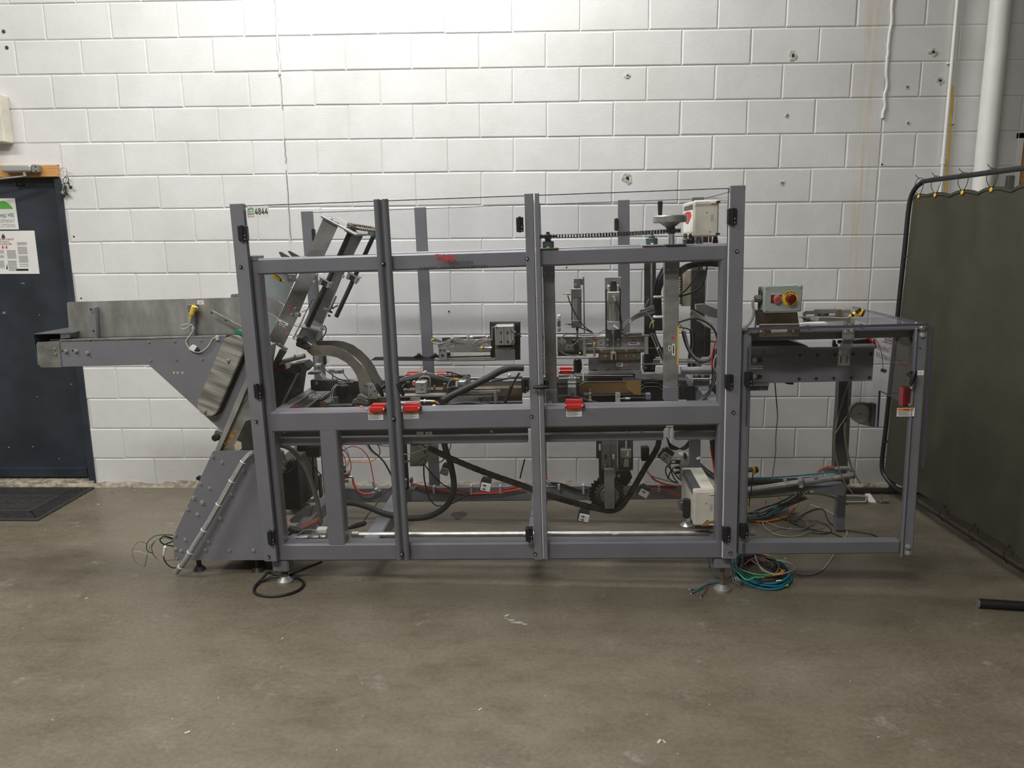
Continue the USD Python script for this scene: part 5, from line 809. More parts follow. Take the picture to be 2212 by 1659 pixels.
# ------------------------------------------------------------------ right bay: stainless columns, forming head with two air cylinders
def column(label, k0, x0, y0, x1, y1, zt0, zb0, base):
    t = thing('support_column', label, 'column', base); a, b = Lp('', x0, y0, FY1 + .03), Lp('', x1, y1, FY1 + .03); xa, xb = a[0], b[0]
    add(t, 'column_body', B(xa, xb, FY1 + .03, FY1 + .075, .77, 1.29, .002), SSD if k0 else SS); add(t, 'end_block', B(xa - .001, xb + .001, FY1 + .022, FY1 + .08, 1.285, 1.345, .002), GREY); add(t, 'end_block', B(xa - .001, xb + .001, FY1 + .022, FY1 + .08, .71, .775, .002), GREY)
    for z in (1.305, .745):
        for f in (.2, .8): q = np.array((xa + (xb - xa) * f, FY1 + .022, z)); add(t, 'screw', lathe(q, q - (0, .002, 0), [(0, .004), (1, .003)], 10), GALV)
    return t, xa, xb
t, xa, xb = column('dull steel column just right of the middle guard post', 1, 1172, 577, 1204, 873, 0, 0, (1.37, .16, .72)); q = RB('H', 255, 930, 315, 990, FY1 + .021, FY1 + .022, 0); add(t, 'pink_label', q, BEIGE)
t, xa, xb = column('brighter steel column with yellow measuring strip near the right end', 0, 1436, 567, 1464.5, 868, 0, 0, (1.95, .16, .72)); yc = FY1 + .03
add(t, 'measuring_strip', B(xb - .006, xb + .001, yc - .001, yc, Lp('G', 620, 1610, yc)[2], Lp('G', 620, 1000, yc)[2], 0), YEL, 'yellow measuring strip')
q = Lp('G', 543, 1178, yc); add(t, 'number_dot', lathe(q, q - (0, .001, 0), [(0, .006), (1, .006)], 14), RINK, 'round red number sticker'); s = add(t, 'small_label', RB('G', 530, 1275, 576, 1458, yc - .0006, yc, 0), LABEL); add(s, 'small_print', RB('G', 545, 1300, 560, 1430, yc - .001, yc - .0006, 0), INK); s = add(t, 'small_label', RB('G', 472, 1300, 515, 1388, yc - .0006, yc, 0), LABEL); add(s, 'small_print', RB('G', 486, 1315, 500, 1375, yc - .001, yc - .0006, 0), INK)
hd = thing('forming_head', 'stainless forming head with two upright air cylinders in the right bay', 'forming head', (1.6, .45, .8)); hy = .45
add(hd, 'head_plate', RB('F', 1020, 1155, 1795, 1345, hy + .03, hy + .04, .001), SS); add(hd, 'cross_bar', RB('F', 860, 1348, 1795, 1412, hy, hy + .03, .002), BROWN); add(hd, 'cross_bar_top', RB('F', 860, 1345, 1795, 1356, hy - .002, hy + .03, 0), BRUSH); bolts(hd, 'F', ((1100, 1382), (1497, 1372), (1700, 1368)), hy, .0062, SS)
add(hd, 'lower_bar', RB('F', 1058, 1425, 1728, 1528, hy + .005, hy + .03, .002), BROWN); bolts(hd, 'F', ((1165, 1470), (1620, 1468)), hy + .004, .006, SS)
add(hd, 'lower_plate', PL('H', [(895, 240), (1728, 225), (1725, 470), (1690, 490), (940, 500), (895, 470)], hy + .03, hy + .036), SSD); add(hd, 'plate_foot', RB('H', 900, 462, 1740, 500, hy + .01, hy + .05, .003), SS)
for x0, x1 in ((930, 1030), (1160, 1250), (1295, 1420), (1430, 1590), (1640, 1700)): add(hd, 'notch', PL('H', [(x0, 445), (x0 + 15, 432), (x1 - 15, 430), (x1, 442), (x1 - 10, 458), (x0 + 10, 460)], hy + .028, hy + .031), DARK)
for x, y in ((1058, 455), (1112, 455)): q = Lp('H', x, y, hy + .029); add(hd, 'hole', lathe(q, q - (0, .001, 0), [(0, .0018), (1, .0018)], 8), INK)
for P in ([(1140, 385), (1165, 355), (1180, 400)], [(1195, 395), (1215, 430), (1265, 395)], [(1235, 398), (1255, 415)]): add(hd, 'hand_mark', TB(TX('H', P, hy + .0295), .0007, 4, smooth=False), INK)
add(hd, 'end_bracket', [RB('F', 1785, 1150, 1850, 1440, hy - .01, hy + .01, .002)], ALU); add(hd, 'left_block', PL('F', [(400, 1165), (1020, 1165), (1020, 1345), (830, 1345), (830, 1400), (400, 1400)], hy + .05, hy + .07), SSD); add(hd, 'left_bar', RB('F', 405, 1390, 860, 1460, hy + .05, hy + .09, .002), DARK)
add(hd, 'light_post', RB('F', 802, 1180, 860, 1470, hy - .02, hy + .0, .002), ALU); add(hd, 'sensor_arm', RB('F', 860, 1270, 960, 1300, hy - .02, hy, .002), SSD)
for pts in ([(622, 1215), (690, 1200), (748, 1330), (745, 1410), (690, 1420), (660, 1320)],): add(hd, 'black_bracket', PL('F', pts, hy - .03, hy - .02), DARK)
add(hd, 'connector', RB('F', 630, 1210, 700, 1270, hy - .04, hy - .03, .003), BLACK)
for d, x, y in ((hy + .028, 1605, 1217), (hy + .003, 1487, 1466), (hy + .028, 1497, 1612), (hy + .048, 1000, 1187)): q = Lp('F', x, y, d); s = add(hd, 'number_dot', lathe(q, q - (0, .001, 0), [(0, .006), (1, .006)], 14), RINK if x != 1487 else BROWN, 'round number sticker'); add(s, 'number', lathe(q - (0, .001, 0), q - (0, .0014, 0), [(0, .0027), (1, .0027)], 8), LABEL)
for a_, d in (((1528, 1245, 1705, 1287), hy + .029), ((1045, 1218, 1142, 1290), hy + .029), ((532, 1300, 632, 1362), hy + .049), ((1337, 1572, 1442, 1635), hy + .029)): s = add(hd, 'small_label', RB('F', *a_, d, d + .001, 0), LABEL if a_[0] != 1045 and a_[0] != 532 else ALU); add(s, 'small_print', lines('F', a_[0] + 18, a_[1] + 14, a_[2] - 12, a_[3] - 10, d, 2), INK)
add(hd, 'cream_tag', PL('F', [(465, 1170), (545, 1235), (490, 1295), (415, 1240)], hy - .06, hy - .057), LCAB)
add(hd, 'thin_post', RB('F', 806, 200, 838, 1110, hy + .06, hy + .075, .002), SSD); add(hd, 'back_plate', RB('F', 1155, 215, 1415, 400, hy + .02, hy + .03, .001), SS); add(hd, 'back_plate', RB('F', 1158, 395, 1415, 1345, hy + .02, hy + .03, .001), DGREY); bolts(hd, 'F', ((1203, 1215), (1370, 1212), (1200, 1295), (1370, 1292)), hy + .019, .0062, SSD)
def aircyl(xc, top, hd0, hd1, tb0, tb1, e0, e1, w, d, body, rod):
    """Air cylinder standing upright: end blocks, tube, four tie rods, piston rod."""
    f = lambda x, y: Lp('F', x, y, d); W = w * S3 * (d - CL[1]) / F; x0, x1 = xc - w / 2, xc + w / 2
    c = add(hd, 'air_cylinder', lathe(f(xc, tb1), f(xc, tb0), [(0, W * .40), (1, W * .40)], 24), body, 'air cylinder barrel'); cx = f(xc, tb0)[0]; cx1 = f(xc, tb1)[0]
    add(c, 'end_block', B(cx - W / 2, cx + W / 2, d - W / 2, d + W / 2, f(xc, hd1)[2], f(xc, hd0)[2], .003), ALU if rod else SSD); add(c, 'end_block', B(cx1 - W / 2, cx1 + W / 2, d - W / 2, d + W / 2, f(xc, e1)[2], f(xc, e0)[2], .003), ALU if rod else SSD)
    for sx in (-1, 1):
        for sy in (-1, 1): add(c, 'tie_rod', CY(np.array((cx1 + sx * W * .42, d + sy * W * .42, f(xc, tb1)[2])), np.array((cx + sx * W * .42, d + sy * W * .42, f(xc, tb0)[2])), .0028, 8), CHROME if rod else DARK)
    return c, cx, W
tubem = mat('cylinder_tube', (.50, .50, .47), .3, .6, .05)
c, cx, W = aircyl(700, 0, 388, 535, 535, 895, 890, 1010, 165, hy, tubem, False)
add(hd, 'clevis', [RB('F', 660, 232, 770, 405, hy - .012, hy + .012, .002), RB('F', 720, 235, 812, 335, hy - .005, hy + .02, .002)], SSD); q = Lp('F', 690, 333, hy - .012); add(hd, 'clevis_pin', lathe(q, q - (0, .005, 0), [(0, .0065), (.5, .0065), (.5, .004), (1, .0038)], 16), ALU); add(hd, 'rod_nut', [lathe(Lp('F', 715, 1010, hy), Lp('F', 715, 1062, hy), [(0, .0075), (1, .0075)], 6), CY(Lp('F', 715, 1060, hy), Lp('F', 715, 1180, hy), .004, 10)], DARK)
c, cx, W = aircyl(1292, 0, 437, 605, 605, 912, 905, 1045, 190, hy - .03, tubem, True)
add(hd, 'clevis_block', [RB('F', 1250, 270, 1340, 432, hy - .045, hy + .0, .003)], DARK); add(hd, 'clevis_ear', RB('F', 1200, 345, 1245, 440, hy - .045, hy + .02, .004), ALU); add(hd, 'clevis_ear', RB('F', 1345, 340, 1385, 440, hy - .045, hy + .02, .004), ALU)
add(hd, 'piston_rod', CY(Lp('F', 1290, 1100, hy - .03), Lp('F', 1292, 1335, hy - .03), .0024 * 1.25, 12), CHROME); add(hd, 'rod_gland', CY(Lp('F', 1285, 1045, hy - .03), Lp('F', 1285, 1105, hy - .03), .0065, 14), LABEL); add(hd, 'rod_end', [CY(Lp('F', 1293, 1325, hy - .03), Lp('F', 1293, 1420, hy - .03), .0042, 10), RB('F', 1250, 1405, 1335, 1440, hy - .04, hy - .02, .002), RB('F', 1250, 1435, 1283, 1535, hy - .04, hy - .02, .002), RB('F', 1320, 1435, 1340, 1535, hy - .04, hy - .02, .002)], ALU, 'forked rod end')
s = add(hd, 'green_label', RB('F', 1278, 775, 1330, 895, hy - .0555, hy - .0525, 0), mat('pale_green_label', (.35, .42, .36), .5, 0, .05))
for x, y, dx, dy in ((1300, 527, 25, 65), (1310, 992, 55, 45)): q = Lp('F', x, y, hy - .060); add(hd, 'push_fitting', [lathe(q, q - (0, .008, 0), [(0, .0062), (1, .0058)], 10), CY(q - (0, .004, 0), Lp('F', x + dx, y + dy, hy - .066), .0042, 10)], LABEL)
for x, y, m in ((555, 478, LCAB), (585, 958, BROWN)): a, b = Lp('F', x + 60, y, hy), Lp('F', x - 55, y, hy); add(hd, 'flow_control', lathe(a, b, [(0, .0045), (.3, .0045), (.32, .006), (.62, .006), (.64, .0025), (.88, .0025), (.9, .0042), (1, .0042)], 10), m)
add(hd, 'orange_ring', CY(Lp('F', 562, 500, hy - .004), Lp('F', 568, 515, hy - .004), .005, 10), ORANGE)
for P, r, m in (([(568, 515), (600, 620), (680, 790), (770, 930), (860, 1025), (960, 1092)], .0026, BLACK), ([(620, 962), (720, 1000), (850, 1050), (950, 1092)], .003, BLACK), ([(1335, 600), (1380, 720), (1410, 850), (1428, 980), (1425, 1060)], .0028, BLACK), ([(1360, 1040), (1410, 1095), (1460, 1130), (1510, 1145)], .0034, BLACK), ([(400, 1110), (600, 1108), (800, 1108), (970, 1108)], .0022, BLACK),
                ([(470, 1180), (510, 1135), (600, 1120), (800, 1135), (960, 1130), (1080, 1090), (1160, 1040)], .0026, GCAB), ([(480, 1240), (560, 1295), (650, 1290), (740, 1215), (830, 1185), (920, 1200), (985, 1250)], .0026, GCAB), ([(420, 1290), (450, 1390), (530, 1440), (640, 1462), (740, 1455)], .0032, GCAB), ([(960, 1150), (1060, 1130), (1160, 1075)], .0026, LCAB)): add(hd, 'hose', CX('F', P, r, hy - .066), m)
a, b = Lp('F', 990, 1250, hy - .04), Lp('F', 988, 1475, hy - .04); s = add(hd, 'sensor', lathe(a, b, [(0, .004), (.02, .006), (.2, .006), (.21, .0075), (.4, .0075), (.41, .0058), (1, .0058)], 12), GALV); add(s, 'yellow_cap', lathe(a - (0, 0, .0002), a + (b - a) * .2, [(0, .004), (.1, .0064), (1, .0064)], 12), YEL); q = Lp('F', 757, 1425, hy - .05); add(hd, 'yellow_plug', CY(q - (.004, 0, 0), q + (.004, 0, 0), .005, 10), YEL)
add(hd, 'push_rod', CY(Lp('F', 95, 1505, hy), Lp('F', 930, 1505, hy), .0028, 8), SSD); add(hd, 'push_rod', CY(Lp('F', 95, 1445, hy + .1), Lp('F', 400, 1445, hy + .1), .0022, 8), SSD)
for y in (1140, 1170, 1200): add(hd, 'comb_bar', RB('F', 92, y, 182, y + 12, hy, hy + .02, 0), DARK)
for y0, y1, m in ((815, 885, LABEL), (905, 1000, SSD), (1020, 1080, LCAB)): add(hd, 'sensor_block', RB('F', 395, y0, 450, y1, hy + .1, hy + .13, .003), m)
add(hd, 'base_bar', [RB('F', 1510, 1100, 1745, 1130, hy, hy + .03, .002), RB('F', 1420, 1150, 1870, 1160, hy - .01, hy + .03, 0)], SSD); add(hd, 'gauge_strip', RB('F', 1425, 1158, 1760, 1178, hy + .026, hy + .03, 0), mat('dull_yellow', (.33, .29, .08), .5, 0, .2))
# threaded spindle plate
sp = thing('spindle_plate', 'dark steel plate with upright threaded spindle between the two right columns', 'spindle', (1.87, .55, .7))
add(sp, 'plate', RB('D', 2005, 1060, 2185, 2750, .60, .61, .001), DARK); a, b = Lp('G', 205, -20, .585), Lp('G', 205, 740, .585); add(sp, 'spindle', leadscrew(a, b, .0060), SSD, 'threaded spindle'); add(sp, 'bottom_clamp', [RB('G', 235, 1520, 340, 1600, .56, .60, .002), RB('G', 80, 1596, 400, 1608, .55, .57, 0)], SSD)
add(sp, 'cross_block', RB('G', 150, 1340, 400, 1480, .58, .62, .002), DARK)

# ------------------------------------------------------------------ cable harnesses of the right bay
hn = thing('cable_harness', 'thick black cable bundle clipped with white straps beside the right steel column', 'cable harness', (1.9, .4, .9))
for i, (x0, x1, x2) in enumerate(((2110, 1960, 1985), (2120, 1990, 2010), (2125, 2005, 2030), (2125, 2030, 2055))): add(hn, 'black_cable', CX('F', [(x0 + 40, 10 + 60 * i, .34), (x0 - 40, 90 + 70 * i, .34), (x1 + 5, 300 + 40 * i, .34), (x1 - 20 + 8 * i, 500, .34), (x2 - 10, 800, .34), (x2, 1060, .34)], .0062), BLACK)
for y in (505, 825): add(hn, 'strap', [RB('F', 1930, y + 5, 2110, y + 42, .325, .355, .004)], LABEL, 'white cable strap'); q = Lp('F', 2117, y + 12, .32); add(hn, 'strap_screw', CY(q, q - (0, .006, 0), .006, 10), DARK)
for i in range(9):
    o = i * 14; add(hn, ('grey_cable', 'black_cable')[i % 2], CX('F', [(1425 + o * .5, 1075 - o * 1.2, .40), (1540 + o, 920 - o * .6, .40), (1700 + o * .5, 780 - o * .6 + (i % 3) * 22, .41), (1850, 695 + o * .9, .40), (1960, 660 + o * .9, .37)], .0028 + .0006 * (i % 3)), (GCAB, BLACK)[i % 2])
for i in range(5): o = i * 17; add(hn, 'grey_cable', CX('F', [(1440, 1040 - o, .38), (1550, 930 - o * .8, .38), (1700, 850 - o, .38), (1830, 820 - o * .6, .38), (1910, 880 + o * .4, .37), (1930, 960 + o, .36)], .003), GCAB)
for i in range(4): o = i * 22; add(hn, 'grey_cable', CX('G', [(190 + o, 1110, .36), (240 + o * .9, 1230, .36), (300 + o, 1380, .36), (385 + o * .7, 1560, .36)], .004), (GCAB, BLACK)[i % 2])
add(hn, 'yellow_wire', CX('F', [(1870, 1020), (1880, 960), (1910, 920), (1945, 905)], .0018, .35), YEL); add(hn, 'yellow_wire', CX('G', [(618, 1000, .15), (640, 968, .16), (680, 990, .2), (712, 1055, .22)], .0032), YEL); add(hn, 'clear_tube', CX('F', [(1790, 720), (1810, 650), (1860, 555)], .002, .5), CLEARTUBE)
for k, x, y in (('F', 1560, 915), ('G', 300, 1345), ('G', 940, 1535), ('G', 1215, 1405)): q = Lp(k, x, y, .32); add(hn, 'cable_tie', slab(q, (.5, 0, 1), (0, 1, 0), (-1, 0, .5), .016, .02, .004), LCAB)
top = thing('cable_harness', 'black cables looping below the top rail right of the second steel column', 'cable harness', (2.05, .4, 1.2))
for i in range(7):
    o = i * 13; add(top, 'black_cable', CX('E', [(650, 1330 + o * 1.4, .2), (760, 1265 + o, .3), (900, 1240 + o * .7, .35), (1100, 1225 + o * .7, .38), (1310, 1215 + o, .4)], .0045), BLACK)
for P in ([(640, 500), (760, 400), (870, 260), (940, 110), (975, 20)], [(640, 520), (800, 475), (920, 420), (1010, 330), (1060, 200), (1085, 30)]): add(top, 'black_cable', CX('G', P, .0042, .3), BLACK)
add(top, 'black_cable', CX('G', [(630, 935), (760, 890), (880, 870), (980, 890), (1100, 950), (1200, 1050), (1250, 1200), (1265, 1320)], .0044, .28), BLACK)
for i in range(3): o = i * 20; add(top, 'grey_cable', CX('G', [(690 + o, 1070), (715 + o, 1180), (770 + o * .7, 1340), (860 + o * .5, 1480 - o * .3), (960, 1560 - o), (1080, 1555 - o), (1180 - o * .3, 1480 - o), (1240 - o * .2, 1380), (1258 - o * .2, 1250)], .0046, .26), (BLACK, GCAB, GCAB)[i])
add(top, 'black_cable', CX('G', [(640, 1010), (790, 1040), (950, 1150), (1100, 1220), (1240, 1250)], .003, .3), BLACK)
for i in range(5): o = i * 16; add(top, ('black_cable', 'grey_cable')[i % 2], CX('I', [(1265 - o, 100, .25), (1250 - o, 300, .25), (1225 - o * .8, 550, .25), (1160 - o * .4, 750, .25), (1060 - o, 880, .25), (960 - o, 960, .22)], .0042), (BLACK, GCAB)[i % 2])
add(top, 'red_cable', CX('G', [(1245, 1190), (1215, 1270), (1185, 1370), (1168, 1500), (1165, 1680)], .0034, .24), RED); add(top, 'red_cable', CX('M', [(1140, 330, .25), (1165, 480, .25), (1200, 720, .24), (1240, 960, .23)], .0034), RED); add(top, 'pale_cable', CX('I', [(1240, 190), (1200, 280), (1195, 390), (1255, 490)], .003, .22), LCAB)
for i in range(4): o = i * 28; add(top, 'black_cable', CX('M', [(1130 + o, 125, .3), (1150 + o * .9, 300, .28), (1190 + o * .6, 550, .26), (1240 + o * .3, 800, .25)], .0048), BLACK)
for i in range(4): o = i * 30; add(top, 'grey_cable', CX('M', [(980, 600 + o, .6), (1080, 690 + o, .5), (1180, 760 + o, .4), (1240, 800 + o, .35)], .0042), (BLACK, GCAB)[i % 2])
for x, y in ((1215, 140), (1170, 205), (950, 515)): q = Lp('M', x, y, .27); add(top, 'cable_tie', slab(q, (1, 0, .4), (0, 1, 0), (-.4, 0, 1), .02, .03, .004), LCAB)
for i in range(7):
    o = i * 16; add(top, 'black_cable', CX('M', [(440 + o * .3, 180 + o, .5), (500, 280 + o * .8, .5), (600, 360 + o * .4 - 20, .5), (720, 380 - o * .6, .5), (800, 330 - o, .5)], .0026), BLACK)
for P in ([(670, 560), (560, 540), (500, 590), (510, 700), (560, 830), (620, 900)], [(660, 600), (500, 600), (430, 680), (445, 790), (520, 870), (600, 905)], [(660, 690), (570, 660), (500, 740), (460, 850)], [(640, 850), (540, 720), (460, 640)]): add(top, 'black_cable', CX('M', P, .0032, .45), BLACK)
eb = thing('electrics_box', 'beige electrics box with terminal row hung behind the right steel column', 'electrical box', (2.05, .6, 1.1)); add(eb, 'housing', RB('G', 682, 100, 830, 672, .55, .75, .003), BEIGE); add(eb, 'terminal_row', [RB('G', 655, 150 + 42 * i, 685, 178 + 42 * i, .54, .57, 0) for i in range(12)], DARK, kind='stuff'); add(eb, 'edge_strip', RB('G', 712, 160, 724, 620, .548, .55, 0), LABEL)
ft = thing('cable_trough', 'grey cable trough running back along the right end of the machine', 'cable trough', (2.1, .5, 1.0)); add(ft, 'trough', [PL('G', [(912, 650), (1045, 640), (1310, 750), (1310, 880), (1120, 840), (915, 735)], .40, .44)], GALV)
for i in range(12):
    a = i * .52; add(ft, 'coiled_wire', CX('G', [(850 + 28 * i + 30 * math.cos(a + t * 1.57), 800 + 16 * i + 60 * math.sin(a + t * 1.57)) for t in range(5)], .0026, .37), LCAB)
add(mc, 'cable_post', RB('G', 838, 100, 1040, 1480, .88, .90, .002), DARK); add(mc, 'cable_post', RB('G', 1048, 1000, 1138, 1480, .86, .88, .002), DARK)
for i in range(5): o = i * 26; add(top, 'black_cable', CX('G', [(820 + o * .5, 1040, .5), (835 + o * .5, 1250, .5), (800 + o * .7, 1450, .5), (790 + o, 1640, .5)], .0046), (BLACK, BLACK, GCAB)[i % 3])
for i in range(4): o = i * 30; add(top, 'black_cable', CX('I', [(640 + o, 600, .45), (700 + o, 760, .42), (790 + o, 930, .40)], .006), BLACK)
wd = thing('valve_box', 'pale grey valve box with cables low on the rear post at the right', 'valve box', (2.05, .6, .35)); add(wd, 'housing', RB('M', 655, 470, 805, 885, .55, .62, .004), LCAB); add(wd, 'latch', RB('M', 720, 445, 765, 530, .53, .56, .003), DARK)
for y in (565, 660, 740): add(wd, 'plug', CY(Lp('M', 660, y, .56), Lp('M', 580, y + 5, .56), .0075, 10), BLACK)

# ------------------------------------------------------------------ below the bed: flight chain with sprocket
fc = thing('flight_chain', 'oily twin roller chain with white flights sagging round a sprocket under the right bay', 'conveyor chain', (1.4, .5, .0))
cp = [('K', 640, 350), ('K', 800, 430), ('K', 1050, 545), ('K', 1400, 690), ('K', 1750, 820), ('K', 2170, 965), ('L', 330, 1085), ('L', 700, 1195), ('L', 1000, 1275), ('L', 1250, 1330), ('L', 1400, 1350), ('L', 1540, 1300), ('L', 1640, 1180), ('L', 1760, 990), ('L', 1950, 660), ('L', 2140, 340), ('M', 330, 100), ('M', 420, -60)]
OIL = mat('chain_oily', (.032, .026, .02), .45, .4, .5, 30)
for d, o in ((.40, 0), (.51, 0)): P = spline([Lp(k, x, y, d) for k, x, y in cp], 8); add(fc, 'chain', chain(P, .0195, .0235, .024, (0, 1, 0)), OIL, 'dark oily chain strand', kind='stuff')
g0 = Lp('L', 1380, 1110, .42); z0 = g0[2]
m = sprocket(0, .0775, 22, .010); m.apply_transform(trimesh.transformations.rotation_matrix(math.pi / 2, [1, 0, 0])); m.apply_translation((g0[0], .44, z0)); add(fc, 'sprocket', m, DARK)
q = Lp('L', 1330, 1090, .50); m = sprocket(0, .098, 26, .010); m.apply_transform(trimesh.transformations.rotation_matrix(math.pi / 2, [1, 0, 0])); m.apply_translation((q[0], .51, q[2])); add(fc, 'sprocket', m, BLACK)
for r, a, b in ((.062, .42, .435), (.048, .412, .43), (.03, .40, .43)): add(fc, 'sprocket_hub', lathe((g0[0], b, z0), (g0[0], a, z0), [(0, r), (.8, r), (1, r * .93), (1, r * .86), (.7, r * .8)], 32), SSD if r < .06 else DARK)
add(fc, 'shaft', CY((g0[0], .38, z0), (g0[0], .7, z0), .014, 16), DARK)
def flight(k, c, ang, w, h, d, screws=2, pad=LABEL):
    o = Lp(k, *c, d); s = S3 * (d - CL[1]) / F; ca, sa = math.cos(math.radians(ang)), math.sin(math.radians(ang)); ex, ez = np.array((ca, 0, -sa)), np.array((sa, 0, ca))
    f = add(fc, 'chain_flight', [slab(o + ez * h * s * .62 - ex * w * s * .02, ex, (0, 1, 0), ez, w * s * .95, .03, h * s * .75, .002), slab(o - ex * w * s * .55, ex, (0, 1, 0), ez, .004, .045, h * s * 1.3, 0), slab(o - ez * h * s * .56, ex, (0, 1, 0), ez, w * s, .05, .004, 0)], DARK, 'dark chain flight bracket')
    p = add(f, 'white_pad', slab(o - (0, .026, 0), ex, (0, 1, 0), ez, w * s, .008, h * s, .002), pad, 'white plastic pad with keyhole slots')
    for i in range(screws):
        q = o - (0, .030, 0) + ez * h * s * (.22 - .46 * i) - ex * w * s * .1; add(f, 'wing_screw', [lathe(q, q - (0, .003, 0), [(0, .0052), (1, .005)], 12), slab(q - ex * .008 - (0, .0008, 0), ex, (0, 1, 0), ez, .010, .002, .0035, 0)], BROWN)
flight('K', (1550, 950), 12, 165, 140, .40); flight('L', (968, 1438), 13, 165, 130, .40); flight('K', (905, 700), 22, 120, 110, .40, 1, SSD); flight('M', (430, 480), 37, 170, 130, .40, 2, LCAB); flight('L', (1915, 1050), 30, 150, 120, .40, 1, LCAB); flight('L', (340, 1190), 10, 90, 90, .40, 1, DARK)
# hanger plates of the lower sprocket
lh = thing('sprocket_hanger', 'slotted steel hanger with lower air cylinder above the big sprocket', 'hanger', (1.6, .4, .3))
add(lh, 'slotted_plate', PL('L', [(1165, 100), (1255, 100), (1255, 525), (1165, 520)], .46, .466, [[(1205, 290), (1220, 282), (1236, 292), (1236, 390), (1220, 398), (1205, 390)]]), DARK); add(lh, 'hanger_plate', PL('L', [(1250, 100), (1502, 100), (1502, 695), (1252, 695)], .40, .41, [[(1422, 452), (1455, 452), (1455, 530), (1422, 530)]]), SSD); add(lh, 'hanger_lower', RB('L', 1205, 500, 1300, 900, .45, .46, 0), DARK)
add(lh, 'slot', RB('L', 1302, 455, 1330, 530, .399, .401, 0), INK); bolts(lh, 'L', ((1312, 215), (1440, 215)), .399, .0062, BROWN); bolts(lh, 'L', ((1312, 640), (1442, 640)), .399, .0085, SSD); add(lh, 'sprocket_bar', RB('L', 1296, 690, 1460, 1322, .36, .39, .002), SSD); add(lh, 'center_strip', RB('L', 1365, 520, 1405, 710, .39, .40, .001), GREY); add(lh, 'seam', RB('L', 1385, 150, 1392, 510, .3985, .40, 0), DARK)
add(lh, 'rear_plate', RB('L', 1510, 100, 1752, 705, .47, .48, .001), DGREY); add(lh, 'air_cylinder', CY(Lp('L', 1645, 380, .44), Lp('L', 1645, 60, .44), .0058, 18), LCAB); s = add(lh, 'cylinder_block', RB('L', 1558, 380, 1732, 515, .42, .46, .004), ALU); q = Lp('L', 1668, 465, .42); add(s, 'fitting', [lathe(q, q - (0, .008, 0), [(0, .0058), (1, .0055)], 10), CY(q - (0, .004, 0), Lp('L', 1690, 400, .415), .0045, 10)], LABEL); add(s, 'orange_ring', CY(Lp('L', 1690, 398, .415), Lp('L', 1692, 384, .415), .0047, 10), ORANGE)
add(lh, 'clevis', RB('L', 1600, 525, 1690, 655, .42, .45, .003), LCAB); add(lh, 'clevis_ear', [RB('L', 1560, 515, 1600, 620, .43, .46, .003), RB('L', 1692, 515, 1728, 585, .43, .46, .003)], SSD); add(lh, 'motor', PL('L', [(1470, 720), (1700, 720), (1740, 820), (1650, 960), (1480, 950)], .47, .55), DARK); q = Lp('L', 1522, 792, .465); add(lh, 'bearing_ring', lathe(q, q - (0, .006, 0), [(0, .0085), (1, .0085), (1, .006), (.2, .005)], 18), GALV)
add(lh, 'black_plate', RB('L', 1885, 345, 2010, 560, .46, .5, .003), BLACK)

# ------------------------------------------------------------------ lower left bay
mb = thing('motor_cabinet', 'black motor cabinet with bolted flange behind the lower left guard', 'motor cabinet', (.25, .5, -.05)); add(mb, 'black_housing', RB('J', 100, 560, 515, 1345, .42, .75, .01), BLACK)
add(mb, 'flange_plate', PL('J', [(118, 375), (205, 420), (260, 600), (215, 770), (118, 780)], .30, .33), SSD); bolts(mb, 'J', ((152, 405), (188, 728), (242, 682), (262, 590)), .298, .0095, SSD); add(mb, 'lever', CY(Lp('J', 255, 605, .33), Lp('J', 395, 505, .33), .004, 10), SSD); add(mb, 'flange_arc', CX('J', [(395, 510), (418, 570), (400, 660), (330, 730), (225, 752)], .0024, .34), DGREY)
fr = thing('beige_panel', 'beige panel edge standing upright behind the lower left guard', 'panel', (.35, .75, -.05)); add(fr, 'upright_strip', PL('J', [(500, 650), (555, 650), (610, 1150), (610, 1225), (545, 1225)], .80, .82), BEIGE); add(fr, 'bottom_strip', PL('J', [(545, 1160), (725, 1160), (725, 1225), (545, 1225)], .80, .82), BEIGE)
vb = thing('valve_bank', 'dark valve bank with supports at the top of the lower left bay', 'valve bank', (.4, .5, .4)); add(vb, 'valve_body', RB('J', 440, 325, 812, 410, .50, .58, .006), BLACK); add(vb, 'valve_base', RB('J', 590, 400, 815, 500, .50, .56, .003), BLACK); add(vb, 'regulator_body', [RB('J', 470, 200, 590, 330, .5, .56, .008), CY(Lp('J', 350, 280, .5), Lp('J', 480, 280, .5), .013, 14)], SSD); add(vb, 'beige_block', RB('J', 585, 200, 790, 330, .52, .6, .003), SSD)
add(vb, 'support_bar', bar('J', (700, 480), (735, 1200), .009, .56, .60), BLACK); add(vb, 'support_bar', bar('J', (800, 800), (820, 1150), .008, .52, .56), DARK); add(vb, 'red_pipe', CX('J', [(640, 510), (700, 620), (790, 730), (850, 800)], .003, .5), DRED); add(vb, 'red_tube', CX('J', [(300, 235), (300, 300)], .0032, .4), RED); add(vb, 'black_tube', CX('J', [(170, 275), (250, 235)], .004, .38), BLACK); q = Lp('J', 745, 310, .49); add(vb, 'yellow_tip', lathe(q, q + (0, 0, .006), [(0, .003), (1, .003)], 8), YEL)
for x, y in ((685, 350), (690, 395)): q = Lp('J', x, y, .5); add(vb, 'screw', lathe(q, q - (0, .002, 0), [(0, .004), (1, .004)], 10), DARK)
